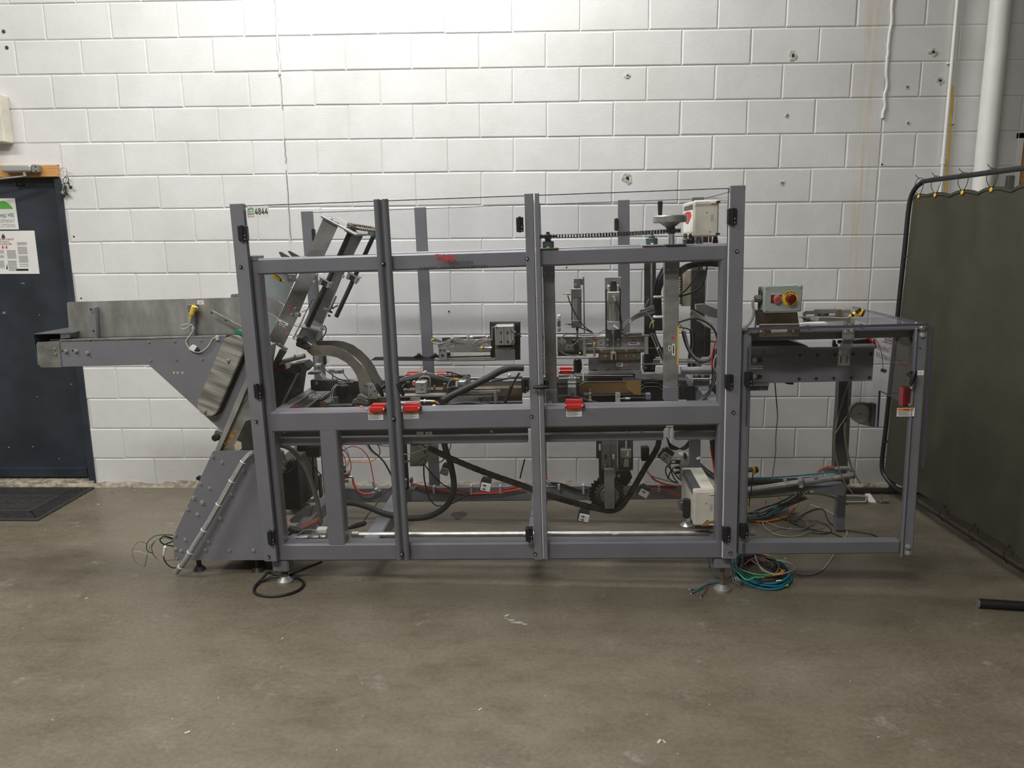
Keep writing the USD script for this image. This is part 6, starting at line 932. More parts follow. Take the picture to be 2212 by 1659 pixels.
single('grey_hose', TB(TX('J', [(105, 312, .2), (220, 315, .21), (330, 355, .22), (440, 455, .23), (560, 620, .24), (650, 800, .25), (720, 1000, .26), (775, 1200, .27), (810, 1380, .27), (835, 1540, .27)]), .0112, 14, 10, ripple=.05), mat('grey_rubber', (.10, .095, .085), .55, 0, .15), 'thick grey corrugated hose bending down behind the lower left guard', 'hose', False)
single('black_hose', TB(TX('J', [(1120, 1240, .45), (1250, 1225, .44), (1400, 1240, .43), (1600, 1300, .42), (1800, 1380, .41), (2000, 1430, .40), (2200, 1470, .40)]) + TX('K', [(430, 1470, .40), (600, 1450, .40), (760, 1390, .40), (900, 1290, .40), (990, 1160, .40), (1035, 1000, .40), (1030, 850, .40), (1000, 680, .40), (955, 520, .40), (900, 360, .41), (860, 180, .42)]), .0152, 14), RUBBER, 'thick black hose making a deep loop below the bed in the middle bay', 'hose', False)
fl = thing('floor_box', 'dusty grey-brown metal box on the floor behind the lower left guard', 'box', (.3, .5, -.14)); add(fl, 'box_top', RB('J', 215, 1350, 560, 1420, .5, .62, .004), BEIGE); add(fl, 'box_side', PL('J', [(330, 1500), (560, 1320), (690, 1300), (640, 1480), (560, 1540), (360, 1545)], .42, .46), SSD)
bh = thing('rubber_boot', 'worn black rubber boot with brown collar on the bottom rail at the left', 'boot', (.2, .2, .06)); a, b = Lp('T', 1350, 985, .2), Lp('T', 1560, 1030, .2); add(bh, 'rubber_body', lathe(a, b, [(0, .010), (.1, .0135), (.3, .013), (.55, .016), (.8, .014), (1, .008)], 14), RUBBER); add(bh, 'collar', lathe(a + (b - a) * .15, a + (b - a) * .4, [(0, .012), (.3, .018), (.7, .017), (1, .013)], 8), BEIGE)
ls = thing('leather_strip', 'curled terracotta strip lying on the bottom rail behind the lower left guard', 'strip', (.3, .25, .06)); P = TX('T', [(1540, 985, .24), (1600, 965, .25), (1670, 930, .27), (1705, 935, .29), (1715, 975, .30), (1690, 1000, .31)]); P = spline(P, 5); V = np.vstack([np.array(P) + (0, -.03, .0), np.array(P) + (0, .03, .006)]); n = len(P); add(ls, 'strip', trimesh.Trimesh(np.vstack([V, V + (0, 0, -.002)]), [f for i in range(n - 1) for f in ((i, i + 1, n + i), (i + 1, n + i + 1, n + i))] + [tuple(x + 2 * n for x in f) for i in range(n - 1) for f in ((i, n + i, i + 1), (i + 1, n + i, n + i + 1))], process=False), TERRA, smooth=True)
pf = thing('pipe_fitting', 'grey pipe elbow and coiled lead left of the lower galvanised pipe', 'pipe fitting', (.3, .16, .04)); a, b = Lp('T', 1480, 1085, .15), Lp('T', 1760, 1080, .15); add(pf, 'elbow', lathe(a, b, [(0, .008), (.15, .010), (.16, .014), (.4, .016), (.45, .0135), (1, .0128)], 16), GALV); add(pf, 'lead', CX('T', [(1500, 1060), (1580, 1015), (1660, 1020), (1700, 1060), (1660, 1120), (1600, 1130), (1590, 1090), (1640, 1055), (1700, 1050)], .003, .13), GCAB); add(pf, 'white_block', RB('T', 1670, 1010, 1765, 1050, .2, .24, .003), LABEL); add(pf, 'side_fitting', RB('T', 1375, 1040, 1440, 1120, .16, .2, .004), DARK)
ar = thing('air_regulator', 'brass air regulator with black knob on the rear frame in the lower left bay', 'air regulator', (.45, .85, .2)); q = Lp('J', 1200, 760, .85); add(ar, 'body', [RB('J', 1140, 755, 1275, 845, .84, .89, .006), CY(Lp('J', 1195, 850, .86), Lp('J', 1195, 905, .86), .014, 14)], mat('brass', (.22, .19, .12), .4, .6, .2)); add(ar, 'knob', lathe(Lp('J', 1198, 755, .86), Lp('J', 1198, 640, .86), [(0, .011), (.2, .0135), (.8, .0125), (1, .010)], 14), BLACK); s = add(ar, 'gauge_label', RB('J', 1145, 852, 1275, 908, .83, .84, .002), BEIGE); add(s, 'print', [RB('J', 1160 + 28 * i, 865, 1176 + 28 * i, 895, .829, .83, 0) for i in range(4)], MAROON)
add(ar, 'elbow', TB(TX('J', [(1270, 815, .86), (1320, 812, .86), (1345, 840, .86), (1350, 880, .86)]), .0065, 10), GALV); add(ar, 'tee', [CY(Lp('J', 1660, 880, .86), Lp('J', 1700, 1010, .86), .006, 10), RB('J', 1680, 1000, 1745, 1070, .84, .88, .005), CY(Lp('J', 1640, 1075, .86), Lp('J', 1790, 1030, .86), .0085, 10)], GALV)
single('red_hose', TB(TX('J', [(1342, 860, .86), (1365, 940, .85), (1420, 1030, .84), (1500, 1080, .84), (1590, 1085, .85), (1655, 1075, .86)]), .0068, 10), REDH, 'thick red air hose drooping from the brass regulator to a tee', 'hose', False)
for lab, P, r, m, d in (('thin red tube making the largest arch in the lower left bay', [(1100, 465), (1180, 400), (1280, 342), (1370, 328), (1470, 365), (1560, 450), (1610, 550), (1640, 680), (1660, 790), (1680, 890)], .0026, RED, .7), ('thin red tube looping close round the brass regulator', [(1145, 345), (1230, 420), (1290, 520), (1315, 630), (1300, 730), (1240, 820), (1150, 885)], .0024, RED, .68),
                ('short red tube ending at the black regulator knob', [(1150, 390), (1200, 480), (1225, 560), (1232, 640)], .0022, RED, .72), ('cream tube looping between the red tubes', [(1165, 305), (1230, 360), (1275, 450), (1280, 560), (1240, 660), (1150, 765)], .0026, LCAB, .66), ('short cream tube left of the looping one', [(1140, 400), (1175, 470), (1185, 560), (1160, 650), (1135, 720)], .0022, LCAB, .69),
                ('orange tube running level across the lower left bay', [(1110, 615), (1220, 580), (1400, 575), (1560, 578), (1660, 552), (1735, 497)], .0026, ORANGE, .64), ('cream cable dipping behind the middle guard door edge', [(1470, 235), (1560, 310), (1640, 410), (1720, 470), (1800, 492), (1930, 470)], .0026, LCAB, .6), ('ochre cable hanging from the middle rail in the lower left bay', [(1590, 215), (1700, 265), (1760, 340), (1775, 420), (1755, 490)], .0028, BROWN, .6), ('grey-blue cable under the middle rail in the lower left bay', [(1520, 220), (1650, 265), (1800, 310), (1930, 325)], .003, TEALW, .6),
                ('black cable hanging diagonally to the middle guard door edge', [(1560, 240), (1640, 380), (1750, 480), (1850, 590), (1960, 790)], .0045, BLACK, .56), ('black cable lying along the sloping cross tube', [(2030, 940), (1900, 1020), (1800, 1130), (1700, 1270), (1600, 1390), (1520, 1510)], .0042, GCAB, .55), ('black cable slanting down at the left of the lower left bay opening', [(1175, 215), (1140, 310), (1110, 430)], .0045, BLACK, .5)):
    single('tube' if 'tube' in lab.split(' that')[0] and 'cable' not in lab else 'cable', TB(TX('J', P, d), r, 7), m, lab, 'tube' if 'cable' not in lab else 'cable', False)
rb = thing('rubber_end', 'cracked black rubber hose end lying behind the bottom rail', 'hose end', (.5, .3, .03)); a, b = Lp('J', 1235, 1640, .35), Lp('J', 1550, 1545, .35); add(rb, 'rubber', lathe(a, b, [(0, .006), (.2, .009), (.4, .012), (.7, .0135), (.95, .0125), (1, .008)], 12), RUBBER)
# middle bay, hanging parts
jb = thing('junction_box', 'brown-grey junction box with tangled cables hung under the bed in the middle bay', 'junction box', (.85, .5, .3)); add(jb, 'box', PL('K', [(340, 300), (625, 290), (625, 560), (560, 640), (335, 645)], .55, .62), BROWN_ := mat('brown_box', (.15, .135, .11), .55, 0, .2)); add(jb, 'top_cover', RB('K', 330, 210, 560, 300, .54, .62, .003), DARK); add(jb, 'seam', RB('K', 575, 300, 580, 600, .549, .55, 0), INK)
for P, r, m in (([(205, 455), (330, 450), (450, 410), (560, 370), (700, 330)], .0032, GCAB), ([(210, 590), (330, 570), (430, 535), (540, 490), (620, 440)], .003, CLEARTUBE), ([(210, 585), (320, 545), (430, 460), (520, 400), (600, 350)], .003, CLEARTUBE), ([(460, 310), (560, 360), (680, 370), (770, 310)], .003, GCAB), ([(500, 200), (515, 330), (550, 430)], .0028, GCAB), ([(560, 310), (660, 320), (800, 290)], .003, GCAB), ([(600, 380), (650, 470), (720, 555), (800, 580), (860, 540), (910, 430), (930, 300), (945, 195)], .0032, CLEARTUBE), ([(560, 480), (640, 560), (740, 590), (830, 570), (930, 470), (980, 330), (995, 190)], .003, GCAB)): add(jb, 'cable', CX('K', P, r, .50), m)
add(jb, 'black_lead', CX('K', [(555, 610), (560, 800), (590, 980), (640, 1140), (740, 1260), (850, 1275)], .0038, .5), BLACK); add(jb, 'black_lead', CX('K', [(570, 620), (680, 760), (820, 900), (960, 985), (1150, 1040), (1290, 1060)], .0034, .52), BLACK); add(jb, 'clear_bottle', lathe(Lp('K', 745, 180, .52), Lp('K', 770, 300, .52), [(0, .004), (.3, .0085), (.7, .0095), (1, .006)], 12), LCAB)
bp2 = thing('bracket_post', 'black bracket plate with chrome ball lever in the middle bay', 'bracket', (.75, .55, 0)); add(bp2, 'plate', RB('K', 198, 205, 322, 1060, .55, .57, .002), BLACK); q = Lp('K', 268, 860, .53); m = trimesh.creation.icosphere(2, .0095); m.apply_translation(q); add(bp2, 'ball', m, CHROME); add(bp2, 'lever', bar('K', (268, 880), (270, 980), .006, .53, .54), ALU); add(bp2, 'foot', PL('K', [(240, 1080), (300, 1015), (410, 1010), (350, 1100), (240, 1110)], .54, .6), SSD); add(bp2, 'elbow', RB('K', 325, 840, 375, 920, .57, .6, .004), SSD)
# harness on the rear rail
rh = thing('rear_harness', 'black and red cables tied along the rear bottom rail', 'cable harness', (1.2, .88, .05))
for i, m in enumerate((BLACK, REDH, BLACK, GCAB, BLACK)): o = i * 14; add(rh, ('black_cable', 'red_cable', 'black_cable', 'grey_cable', 'black_cable')[i], CX('K', [(350, 910 + o * .7), (500, 950 + o), (700, 985 + o * 1.2), (1000, 1035 + o), (1300, 1050 + o * .9), (1700, 1020 + o), (2050, 950 + o)], (.0042, .0062, .0042, .003, .005)[i], .87), m)
add(rh, 'red_cable', CX('K', [(1330, 1085), (1700, 1068), (1950, 1030), (2160, 990)], .0065, .865), REDH); add(rh, 'black_cable', CX('K', [(1000, 1240), (1150, 1160), (1290, 1085)], .004, .6), BLACK)
for i in range(3): o = i * 20; add(rh, 'black_cable', CX('L', [(430, 900 + o), (600, 920 + o), (750, 970 + o), (900, 1010 + o), (1200, 1000 + o)], .0042, .87), BLACK)
add(rh, 'red_cable', CX('L', [(300, 680), (340, 780), (400, 880), (440, 950)], .0062, .8), REDH); add(rh, 'grey_plug', lathe(Lp('L', 375, 860, .79), Lp('L', 430, 950, .79), [(0, .008), (.3, .0115), (.8, .011), (1, .007)], 10), GCAB)
for P, m in (([(180, 1010), (350, 1010), (500, 1050), (620, 1100), (700, 1150)], REDH), ([(190, 790), (240, 850), (330, 900), (450, 935), (620, 965)], REDH), ([(100, 955), (350, 970), (600, 985)], BLACK), ([(130, 720), (200, 790), (350, 840), (520, 885), (640, 915)], GCAB)): add(rh, 'cable', CX('M', P, .0058, .86), m)
for k, x, y0, y1 in (('K', 712, 970, 1085), ('K', 1308, 960, 1100), ('K', 1775, 960, 1085), ('L', 570, 935, 1025), ('L', 962, 945, 1090), ('M', 322, 935, 1055)): add(rh, 'cable_tie', RB(k, x - 20, y0, x + 20, y1, .855, .895, .002), LCAB)
P = TX('L', [(0, 630, .9), (20, 560, .9), (40, 470, .9)]); add(rh, 'thin_lead', CX('K', [(2090, 835), (2120, 700), (2165, 530)], .004, .8), BLACK)
# black cable loop at the left levelling foot
bc = [Wp('T', x, y, zz, 2) for x, y, zz in ((1725, 1300, .09), (1600, 1350, .06), (1480, 1400, .03), (1400, 1430, .012), (1290, 1410, .02), (1240, 1400, .03), (1180, 1460, .015), (1120, 1530, .007), (1130, 1585, .007), (1250, 1610, .007), (1400, 1595, .007), (1520, 1550, .007), (1558, 1490, .008), (1500, 1445, .012), (1400, 1435, .018), (1280, 1440, .018), (1180, 1470, .012), (1160, 1480, .01))]
single('cable_loop', TB(bc, .0062, 10), BLACK, 'black cable coiled once on the floor round the left levelling foot', 'cable')

# ------------------------------------------------------------------ right: outfeed guard cabinet
oc = thing('outfeed_cabinet', 'grey framed outfeed cabinet with clear door and top at the right end of the machine', 'guard cabinet', (2.6, .45, -.19))
XA, XB, ZT = 2.228, 2.992, 1.042
zf = Lp('', 1700, 1170, .03)[2]; zb_ = Lp('R', 900, 1250, .03)[2]
add(oc, 'top_rail', B(XA, XB - .03, .032, .09, ZT - .022, ZT, .005), GREY); add(oc, 'inner_rail', B(XA, XB - .03, .075, .12, ZT - .056, ZT - .010, .004), GREY)
add(oc, 'left_jamb', B(2.212, 2.252, .03, .08, zb_ + .0, ZT - .002, .005), GREY); add(oc, 'bottom_rail', B(2.225, 2.935, .03, .08, zb_, zf, .006), GREY)
add(oc, 'right_post', [B(XB - .039, XB, .028, .075, zb_ - .012, ZT, .004)], GREY); add(oc, 'door_frame', B(XB - .056, XB - .043, .022, .05, zb_ - .016, ZT - .01, .007), GREY)
add(oc, 'rear_post', B(XB - .06, XB - .01, .82, .86, -.2, ZT - .002, .004), GREY); add(oc, 'side_rail', B(XB - .05, XB - .004, .09, .84, ZT - .05, ZT - .002, .004), GREY)
q = add(oc, 'door_pane', B(2.236, XB - .05, .020, .026, zb_ + .004, ZT - .06, 0), SMOKE, 'clear cabinet door', smooth=False); add(q, 'pane_edge', B(2.232, 2.2365, .0195, .0265, .62, ZT - .075, 0), EDGE, smooth=False)
q = add(oc, 'top_pane', B(2.222, XB - .016, .0, .85, ZT + .0015, ZT + .0075, 0), SMOKE, 'clear cabinet top', smooth=False); add(q, 'pane_edge', B(2.222, XB - .016, -.001, .001, ZT + .001, ZT + .0125, 0), EDGE, smooth=False); add(q, 'pane_edge', B(XB - .018, XB - .015, .0, .85, ZT + .001, ZT + .008, 0), EDGE, smooth=False)
for x in (1157, 2008): p = Lp('O', x, 750, .01); add(oc, 'pane_screw', hexa((p[0], .02, ZT + .008), (0, 0, 1), .006), DARK)
p = Lp('P', 1105, 298, .04); add(oc, 'pane_screw', hexa((p[0], .04, ZT + .008), (0, 0, 1), .006), GALV)
# end pane with its cut-out and the maker's name painted on its outer face
ep = Polygon([(.005, -.02), (.005, ZT), (.845, ZT), (.845, -.02), (.845, .47), (.50, .47), (.50, .661), (.13, .661), (.13, -.02)]).buffer(0)
ep = Polygon([(.005, .42), (.005, ZT - .002), (.845, ZT - .002), (.845, .47), (.50, .47), (.50, .661), (.10, .661), (.10, .42)])
def side(poly_, x, th): 
    m = trimesh.creation.extrude_polygon(poly_, th, engine='earcut'); v = m.vertices; return trimesh.Trimesh(np.column_stack([x + v[:, 2], v[:, 0], v[:, 1]]), m.faces, process=False)
s = add(oc, 'end_pane', side(ep, XB + .002, .006), SMOKE, 'clear end pane with mirrored maker name', smooth=False)
add(s, 'pane_edge', B(XB + .001, XB + .009, .497, .503, .478, .661, 0), EDGE, smooth=False); add(s, 'pane_edge', B(XB + .0015, XB + .0085, .10, .50, .6595, .6625, 0), EDGE, smooth=False); add(s, 'pane_edge', B(XB + .001, XB + .010, .0015, .005, .42, ZT - .002, 0), EDGE, smooth=False)
for z in (.72, .44): add(s, 'button_screw', hexa((XB + .008, .02, z), (1, 0, 0), .007), GALV)
def sidetext(t_, k, x, y, x2, h, bold=False):
    """Painted on the outside, so read from inside it is mirrored: starts towards the camera's side."""
    a, b = Lp(k, x, y, XB + .0085, 0), Lp(k, x2, y, XB + .0085, 0); m = text(t_, (XB + .0085, a[1], a[2]), h, right=(0, 1, 0), width=abs(b[1] - a[1]), bold=bold, depth=.0005); add(s, 'lettering', m, MAROON, smooth=False)
sidetext('Thiele.', 'P', 905, 612, 705, .047, False); sidetext('Technologies', 'P', 790, 680, 598, .025); sidetext('A BARRY-WEHMILLER', 'P', 1045, 880, 612, .022)
for a_ in ((595, 770, 262, 1220),): pass
bolts(oc, 'P', ((1172, 378), (1172, 465)), .026, .0095, ALU, h=.012); bolts(oc, 'R', ((1955, 1162), (1952, 1235)), .026, .0095, ALU, h=.012); bolts(oc, 'P', ((1148, 622),), .027, .003, INK)
hinge('I', 1690, 470, 1805, 690, .018, oc); hinge('R', 45, 905, 135, 1055, .018, oc)
q = Lp('R', 170, 1000, .05); add(oc, 'stub_tube', [lathe(q - (.03, 0, 0), q + (.012, 0, 0), [(0, .0155), (1, .0155)], 18), lathe(q + (.010, 0, 0), q + (.016, 0, 0), [(0, .0165), (1, .0165)], 18)], GREY)
knob('P', ((1095, 880), (1030, 1065)), -.012, oc)
s = add(oc, 'interlock_switch', [RB('P', 968, 1092, 1035, 1318, .03, .075, .004)], DRED, 'red safety interlock switch'); add(s, 'side_strip', RB('P', 940, 1098, 968, 1318, .04, .075, .003), mat('pink_red_plastic', (.42, .06, .09), .4, 0, .05))
for x, y in ((1048, 1105), (1025, 1300)): q = Lp('P', x, y, .022); add(s, 'bolt', lathe(q + (0, .01, 0), q - (0, .008, 0), [(0, .0065), (.6, .0065), (1, .002)], 12), CHROME)
yl = .0225; l = add(oc, 'warning_label', RB('P', 874, 1336, 1078, 1434, yl, yl + .0015, 0), LABEL, 'white warning label with orange band'); add(l, 'orange_band', RB('P', 884, 1342, 1070, 1366, yl - .0005, yl, 0), OINK); words(l, 'WARNING', 'P', 945, 1361, yl - .0006, 11, INK, width=70, bold=True); add(l, 'small_print', lines('P', 888, 1372, 1050, 1428, yl, 5), GINK)
l = add(oc, 'off_label', RB('P', 1116, 886, 1190, 942, .0275, .028, 0), LABEL); words(l, 'OFF', 'P', 1135, 920, .0275, 14, GINK)
add(oc, 'corner_brace', PL('P', [(1030, 495), (1072, 495), (1072, 580), (1050, 545)], .10, .13), DGREY)
# slotted bracket on the top rail
add(oc, 'slide_bracket', RB('O', 1700, 790, 1882, 985, .026, .031, .001), SS); add(oc, 'slide_bracket', PL('O', [(1700, 985), (1875, 985), (1832, 1120), (1645, 1120)], .05, .054), SSD); add(oc, 'slide_bracket', PL('O', [(1645, 1118), (1832, 1118), (1805, 1400), (1618, 1400)], .12, .124, [[(1662, 1240), (1690, 1240), (1680, 1360), (1655, 1360)], [(1760, 1235), (1785, 1235), (1778, 1358), (1752, 1358)]]), SS)
bolts(oc, 'O', ((1752, 858), (1848, 850)), .025, .009, SS, h=.008); bolts(oc, 'O', ((1678, 1212), (1775, 1205)), .119, .009, SS, h=.008)
# cast holder with round plate on the end pane
rp = thing('round_holder', 'dull cast bracket with round inset plate on the edge of the cabinet end pane', 'bracket', (2.95, .55, .48))
g = poly('P', [(310, 1390), (318, 1340), (345, 1300), (390, 1275), (440, 1270), (585, 1285), (605, 1300), (600, 1555), (570, 1558), (430, 1528), (370, 1495), (330, 1450)], .52); add(rp, 'body', extrude(g, .52, .545), SSD); q = Lp('P', 435, 1402, .52); add(rp, 'round_plate', lathe(q, q - (0, .003, 0), [(0, .046), (.8, .046), (1, .044)], 36), ALU); add(rp, 'centre_mark', RB('P', 415, 1395, 440, 1412, .5165, .517, 0), SSD)
for x, y in ((558, 1342), (553, 1492)): add(rp, 'screw', hexa(Lp('P', x, y, .52), FRONT, .006), DARK)
add(rp, 'clamp', RB('P', 580, 1285, 612, 1560, .49, .53, .002), EDGE)
# gear inside the cabinet: discharge conveyor
dc = thing('discharge_conveyor', 'grey discharge conveyor with bolted side plate inside the outfeed cabinet', 'conveyor', (2.55, .35, .7)); DY = .24
add(dc, 'side_plate', PL('O', [(-20, 1240), (1000, 1215), (1165, 1108), (2203, 1090), (2168, 1640), (-20, 1690)], DY, DY + .006), GREY); add(dc, 'upper_plate', PL('O', [(0, 1100), (1130, 1082), (1165, 1112), (1158, 1212), (0, 1240)], DY - .010, DY - .004, r=.004), GREY); add(dc, 'belt_end', PL('O', [(-20, 1005), (830, 995), (1130, 1080), (0, 1102)], DY - .004, DY + .30), BLACK); add(dc, 'inner_frame', B(Lp('O', 200, 1600, DY)[0], Lp('O', 2150, 1600, DY)[0], DY + .006, DY + .30, Lp('O', 0, 1610, DY)[2], Lp('O', 0, 1300, DY)[2], .003), DGREY)
bolts(dc, 'O', ((422, 1180), (745, 1173), (1075, 1165)), DY - .011, .0092, SSD, n=12, h=.004); bolts(dc, 'O', ((1015, 1236), (1298, 1229), (1577, 1226), (1862, 1217), (2150, 1214), (1005, 1613), (1278, 1606), (1557, 1601), (1838, 1596), (2126, 1592)), DY - .001, .006, DARK, n=12, h=.003)
for x0, x1, y, bx_ in ((190, 405, 1312, 298), (255, 400, 1575, 290)): a, b = Lp('O', x0 + 20, y, DY - .0005), Lp('O', x1 - 20, y, DY - .0005); add(dc, 'slot', extrude(LineString([(a[0], a[2]), (b[0], b[2])]).buffer(.0092), DY - .001, DY + .001), INK); bolts(dc, 'O', ((bx_, y),), DY - .002, .0095, ALU, h=.009)
l = add(dc, 'warning_strip', RB('O', 180, 1408, 428, 1452, DY - .0012, DY, 0), LABEL, 'white lettered strip'); words(l, 'DO NOT MOVE', 'O', 195, 1441, DY - .0013, 24, INK, width=222, bold=True)
add(dc, 'scuff', PL('O', [(945, 1240), (980, 1260), (975, 1370), (950, 1300)], DY - .0005, DY), mat('scuffed_paint', (.22, .21, .19), .5, 0, .1))
add(dc, 'mounting_block', [RB('I', 1745, 630, 2075, 700, DY, DY + .05, .002)], GREY); add(dc, 'mounting_block', RB('I', 1740, 705, 2062, 762, DY + .01, DY + .05, .002), DGREY); bolts(dc, 'I', ((1955, 735),), DY + .009, .006, SSD); add(dc, 'lower_tab', PL('Q', [(530, 235), (655, 235), (655, 268), (620, 268), (570, 260)], DY + .1, DY + .2), DARK)
add(dc, 'black_motor', RB('O', 1860, 990, 2165, 1075, .42, .56, .004), BLACK); add(dc, 'tray', [PL('O', [(1890, 985), (2180, 960), (2180, 975), (1890, 1000)], .42, .5), RB('O', 1915, 1080, 2240, 1130, .36, .5, .002)], SSD); s = add(dc, 'red_bracket', [bar('O', (2090, 960), (2225, 1060), .008, .40, .41), bar('O', (2200, 980), (2230, 1100), .007, .41, .42)], RED)
for a_ in ((1538, 985, 1590, 1090),): add(dc, 'black_knob', [lathe(Lp('O', 1565, 1100, .3), Lp('O', 1562, 990, .3), [(0, .009), (.5, .0085), (1, .005)], 12), CY(Lp('O', 1600, 1100, .3), Lp('O', 1598, 1060, .3), .006, 10)], BLACK); q = Lp('O', 1650, 1020, .12); add(dc, 'black_screw', CY(q - (.008, 0, 0), q + (.008, 0, 0), .008, 10), BLACK)
add(dc, 'leg', PL('Q', [(1172, 225), (1285, 225), (1265, 560), (1240, 1280), (1122, 1280), (1130, 900), (1160, 500)], .72, .77), DGREY, 'dark leg')
add(dc, 'hanging_sensor', CX('P', [(610, 500, .5), (660, 590, .5), (690, 700, .5), (705, 850, .5)], .0022), GCAB); q = Lp('P', 712, 888, .5); add(dc, 'sensor_head', slab(q, (1, 0, -.4), (0, 1, 0), (.4, 0, 1), .024, .02, .018, .003), BLACK)
# push-button station on its bracket
cs = thing('control_station', 'grey push-button box with red button and yellow emergency stop on a steel bracket', 'control box', (2.36, .1, 1.0)); SY = .0
a, b = Lp('O', 447, 128, SY), Lp('O', 1045, 540, SY); m = slab(np.array(((a[0] + b[0]) / 2, SY + .035, (a[2] + b[2]) / 2)), (1, 0, .006), (0, 1, 0), (.02, .0, 1), b[0] - a[0] - .004, .066, a[2] - b[2] - .004, .006); bxn = add(cs, 'box', m, BOXGREY, 'grey enclosure')
add(bxn, 'cover', slab(np.array(((a[0] + b[0]) / 2, SY + .004, (a[2] + b[2]) / 2)), (1, 0, .006), (0, 1, 0), (.02, .0, 1), b[0] - a[0], .010, a[2] - b[2], .004), BOXGREY); SYF = SY - .001
for x, y in ((493, 162), (1022, 147), (483, 512), (1003, 503)): q = Lp('O', x, y, SYF); add(bxn, 'screw', lathe(q, q - (0, .003, 0), [(0, .0062), (1, .005)], 12), ALU)
pl = add(cs, 'cycle_plate', PL('O', [(557, 275), (728, 272), (722, 402), (553, 405)], SYF - .001, SYF), DRED); l = add(cs, 'legend_plate', PL('O', [(562, 230), (738, 225), (732, 270), (557, 273)], SYF - .001, SYF), LCAB); words(l, 'CYCLE STOP', 'O', 596, 252, SYF - .001, 14, GINK, width=105)
q = Lp('O', 650, 340, SYF); s = add(cs, 'push_button', lathe(q, q - (0, .016, 0), [(0, .0185), (.5, .0185), (1, .0155)], 28), CHROME, 'red push button in chrome ring'); add(s, 'red_cap', lathe(q - (0, .010, 0), q - (0, .022, 0), [(0, .0125), (.8, .0125), (1, .0105)], 28), RED)
q = Lp('O', 858, 330, SYF); s = add(cs, 'stop_disc', lathe(q, q - (0, .0022, 0), [(0, .0325), (1, .0322)], 40), YEL, 'round yellow emergency stop disc')
def arc_text(t_, c, r, a0, a1, h, flip=False):
    ms = []
    for i, ch in enumerate(t_):
        if ch == ' ': continue
        an = math.radians(a0 + (a1 - a0) * i / (len(t_) - 1)); m = text(ch, (0, 0, 0), h, bold=True, depth=.0006); v = m.vertices; v[:, 0] -= v[:, 0].mean(); ro = an - math.pi / 2 if not flip else an + math.pi / 2
        x, z = v[:, 0] * math.cos(ro) - v[:, 2] * math.sin(ro), v[:, 0] * math.sin(ro) + v[:, 2] * math.cos(ro); v[:, 0], v[:, 2] = x + c[0] + r * math.cos(an), z + c[2] + r * math.sin(an); v[:, 1] += c[1]; m.vertices = v; ms.append(m)
    return ms
for m in arc_text('EMERGENCY', q - (0, .0022, 0), .0245, 138, 36, .0062) + arc_text('STOP', q - (0, .0022, 0), .0295, 250, 290, .0058, True): add(s, 'letter', m, INK, smooth=False)
bt = add(cs, 'stop_button', [lathe(q - (0, .002, 0), q - (0, .014, 0), [(0, .020), (.8, .019), (1, .016)], 28), lathe(q - (0, .012, 0), q - (0, .034, 0), [(0, .015), (.3, .0195), (.75, .0195), (.95, .016), (1, .010)], 28)], mat('stop_red', (.10, .006, .008), .2, 0, .1), 'dark red mushroom button')
bk = add(cs, 'bracket', [PL('O', [(360, 145), (445, 145), (445, 560), (975, 545), (1000, 725), (362, 745), (345, 520)], .06, .064), RB('O', 370, 742, 1003, 935, .020, .026, .001)], SSB := mat('satin_bracket', (.20, .17, .125), .32, .8, .2, 6), 'bent steel bracket'); add(bk, 'bracket_fold', CY(Lp('O', 372, 745, .022), Lp('O', 1003, 738, .022), .0028, 8), BRUSH)
for f in ((362, 145, 440, 200),): add(bk, 'bracket_tab', RB('O', *f, .055, .06, .001), SSD)
add(bk, 'side_wing', PL('O', [(335, 525), (362, 520), (372, 745), (345, 760)], .022, .06), DARK)
for x, y in ((455, 878), (925, 860)): add(bk, 'bolt', hexa(Lp('O', x, y, .020), FRONT, .0095, .007), SSB)
for r_ in ((372, 800, 440, 830), (375, 840, 415, 870), (555, 785, 815, 828), (558, 838, 815, 868)): add(bk, 'worn_label', RB('O', *r_, .0194, .02, 0), LABEL)
a, b = Lp('O', 430, 330, .035), Lp('O', 290, 335, .035); add(cs, 'cable_gland', lathe(a, b, [(0, .012), (.25, .012), (.27, .0165), (.9, .0155), (1, .010)], 8), mat('dark_gland', (.09, .10, .095), .5, 0, .1)); add(cs, 'gland_nut', RB('O', 395, 215, 440, 430, .03, .06, .003), DARK); add(cs, 'cable', CX('O', [(300, 340, .035), (272, 380, .03), (270, 450, .025), (285, 530, .02), (262, 640, .015), (200, 740, .01), (130, 805, .01), (90, 850, .02)], .0058), GCAB, 'grey cable from the push-button box'); add(cs, 'side_tab', RB('O', 302, 665, 322, 805, .03, .034, 0), SSD)
# slotted strip and sensor on the cabinet top
tb = thing('slotted_strip', 'slotted steel strip standing on the clear cabinet top', 'bracket', (2.5, .3, 1.05)); TYY = .30
add(tb, 'strip', PL('O', [(1070, 560), (1100, 532), (1825, 510), (1830, 680), (1070, 700)], TYY, TYY + .004, [[(1115, 585), (1250, 580), (1250, 612), (1115, 612)], [(1480, 570), (1580, 568), (1580, 598), (1480, 600)], [(1735, 572), (1800, 570), (1800, 595), (1735, 598)]]), SSD); add(tb, 'rear_strip', PL('O', [(1245, 505), (1680, 500), (1680, 530), (1245, 530)], TYY + .02, TYY + .023), SS); add(tb, 'brown_patch', RB('O', 1610, 515, 1680, 640, TYY - .001, TYY, 0), BROWN); add(tb, 'dark_slot', RB('O', 1300, 572, 1475, 605, TYY - .0008, TYY + .001, 0), DARK); bolts(tb, 'O', ((1385, 590),), TYY - .001, .007, BROWN)
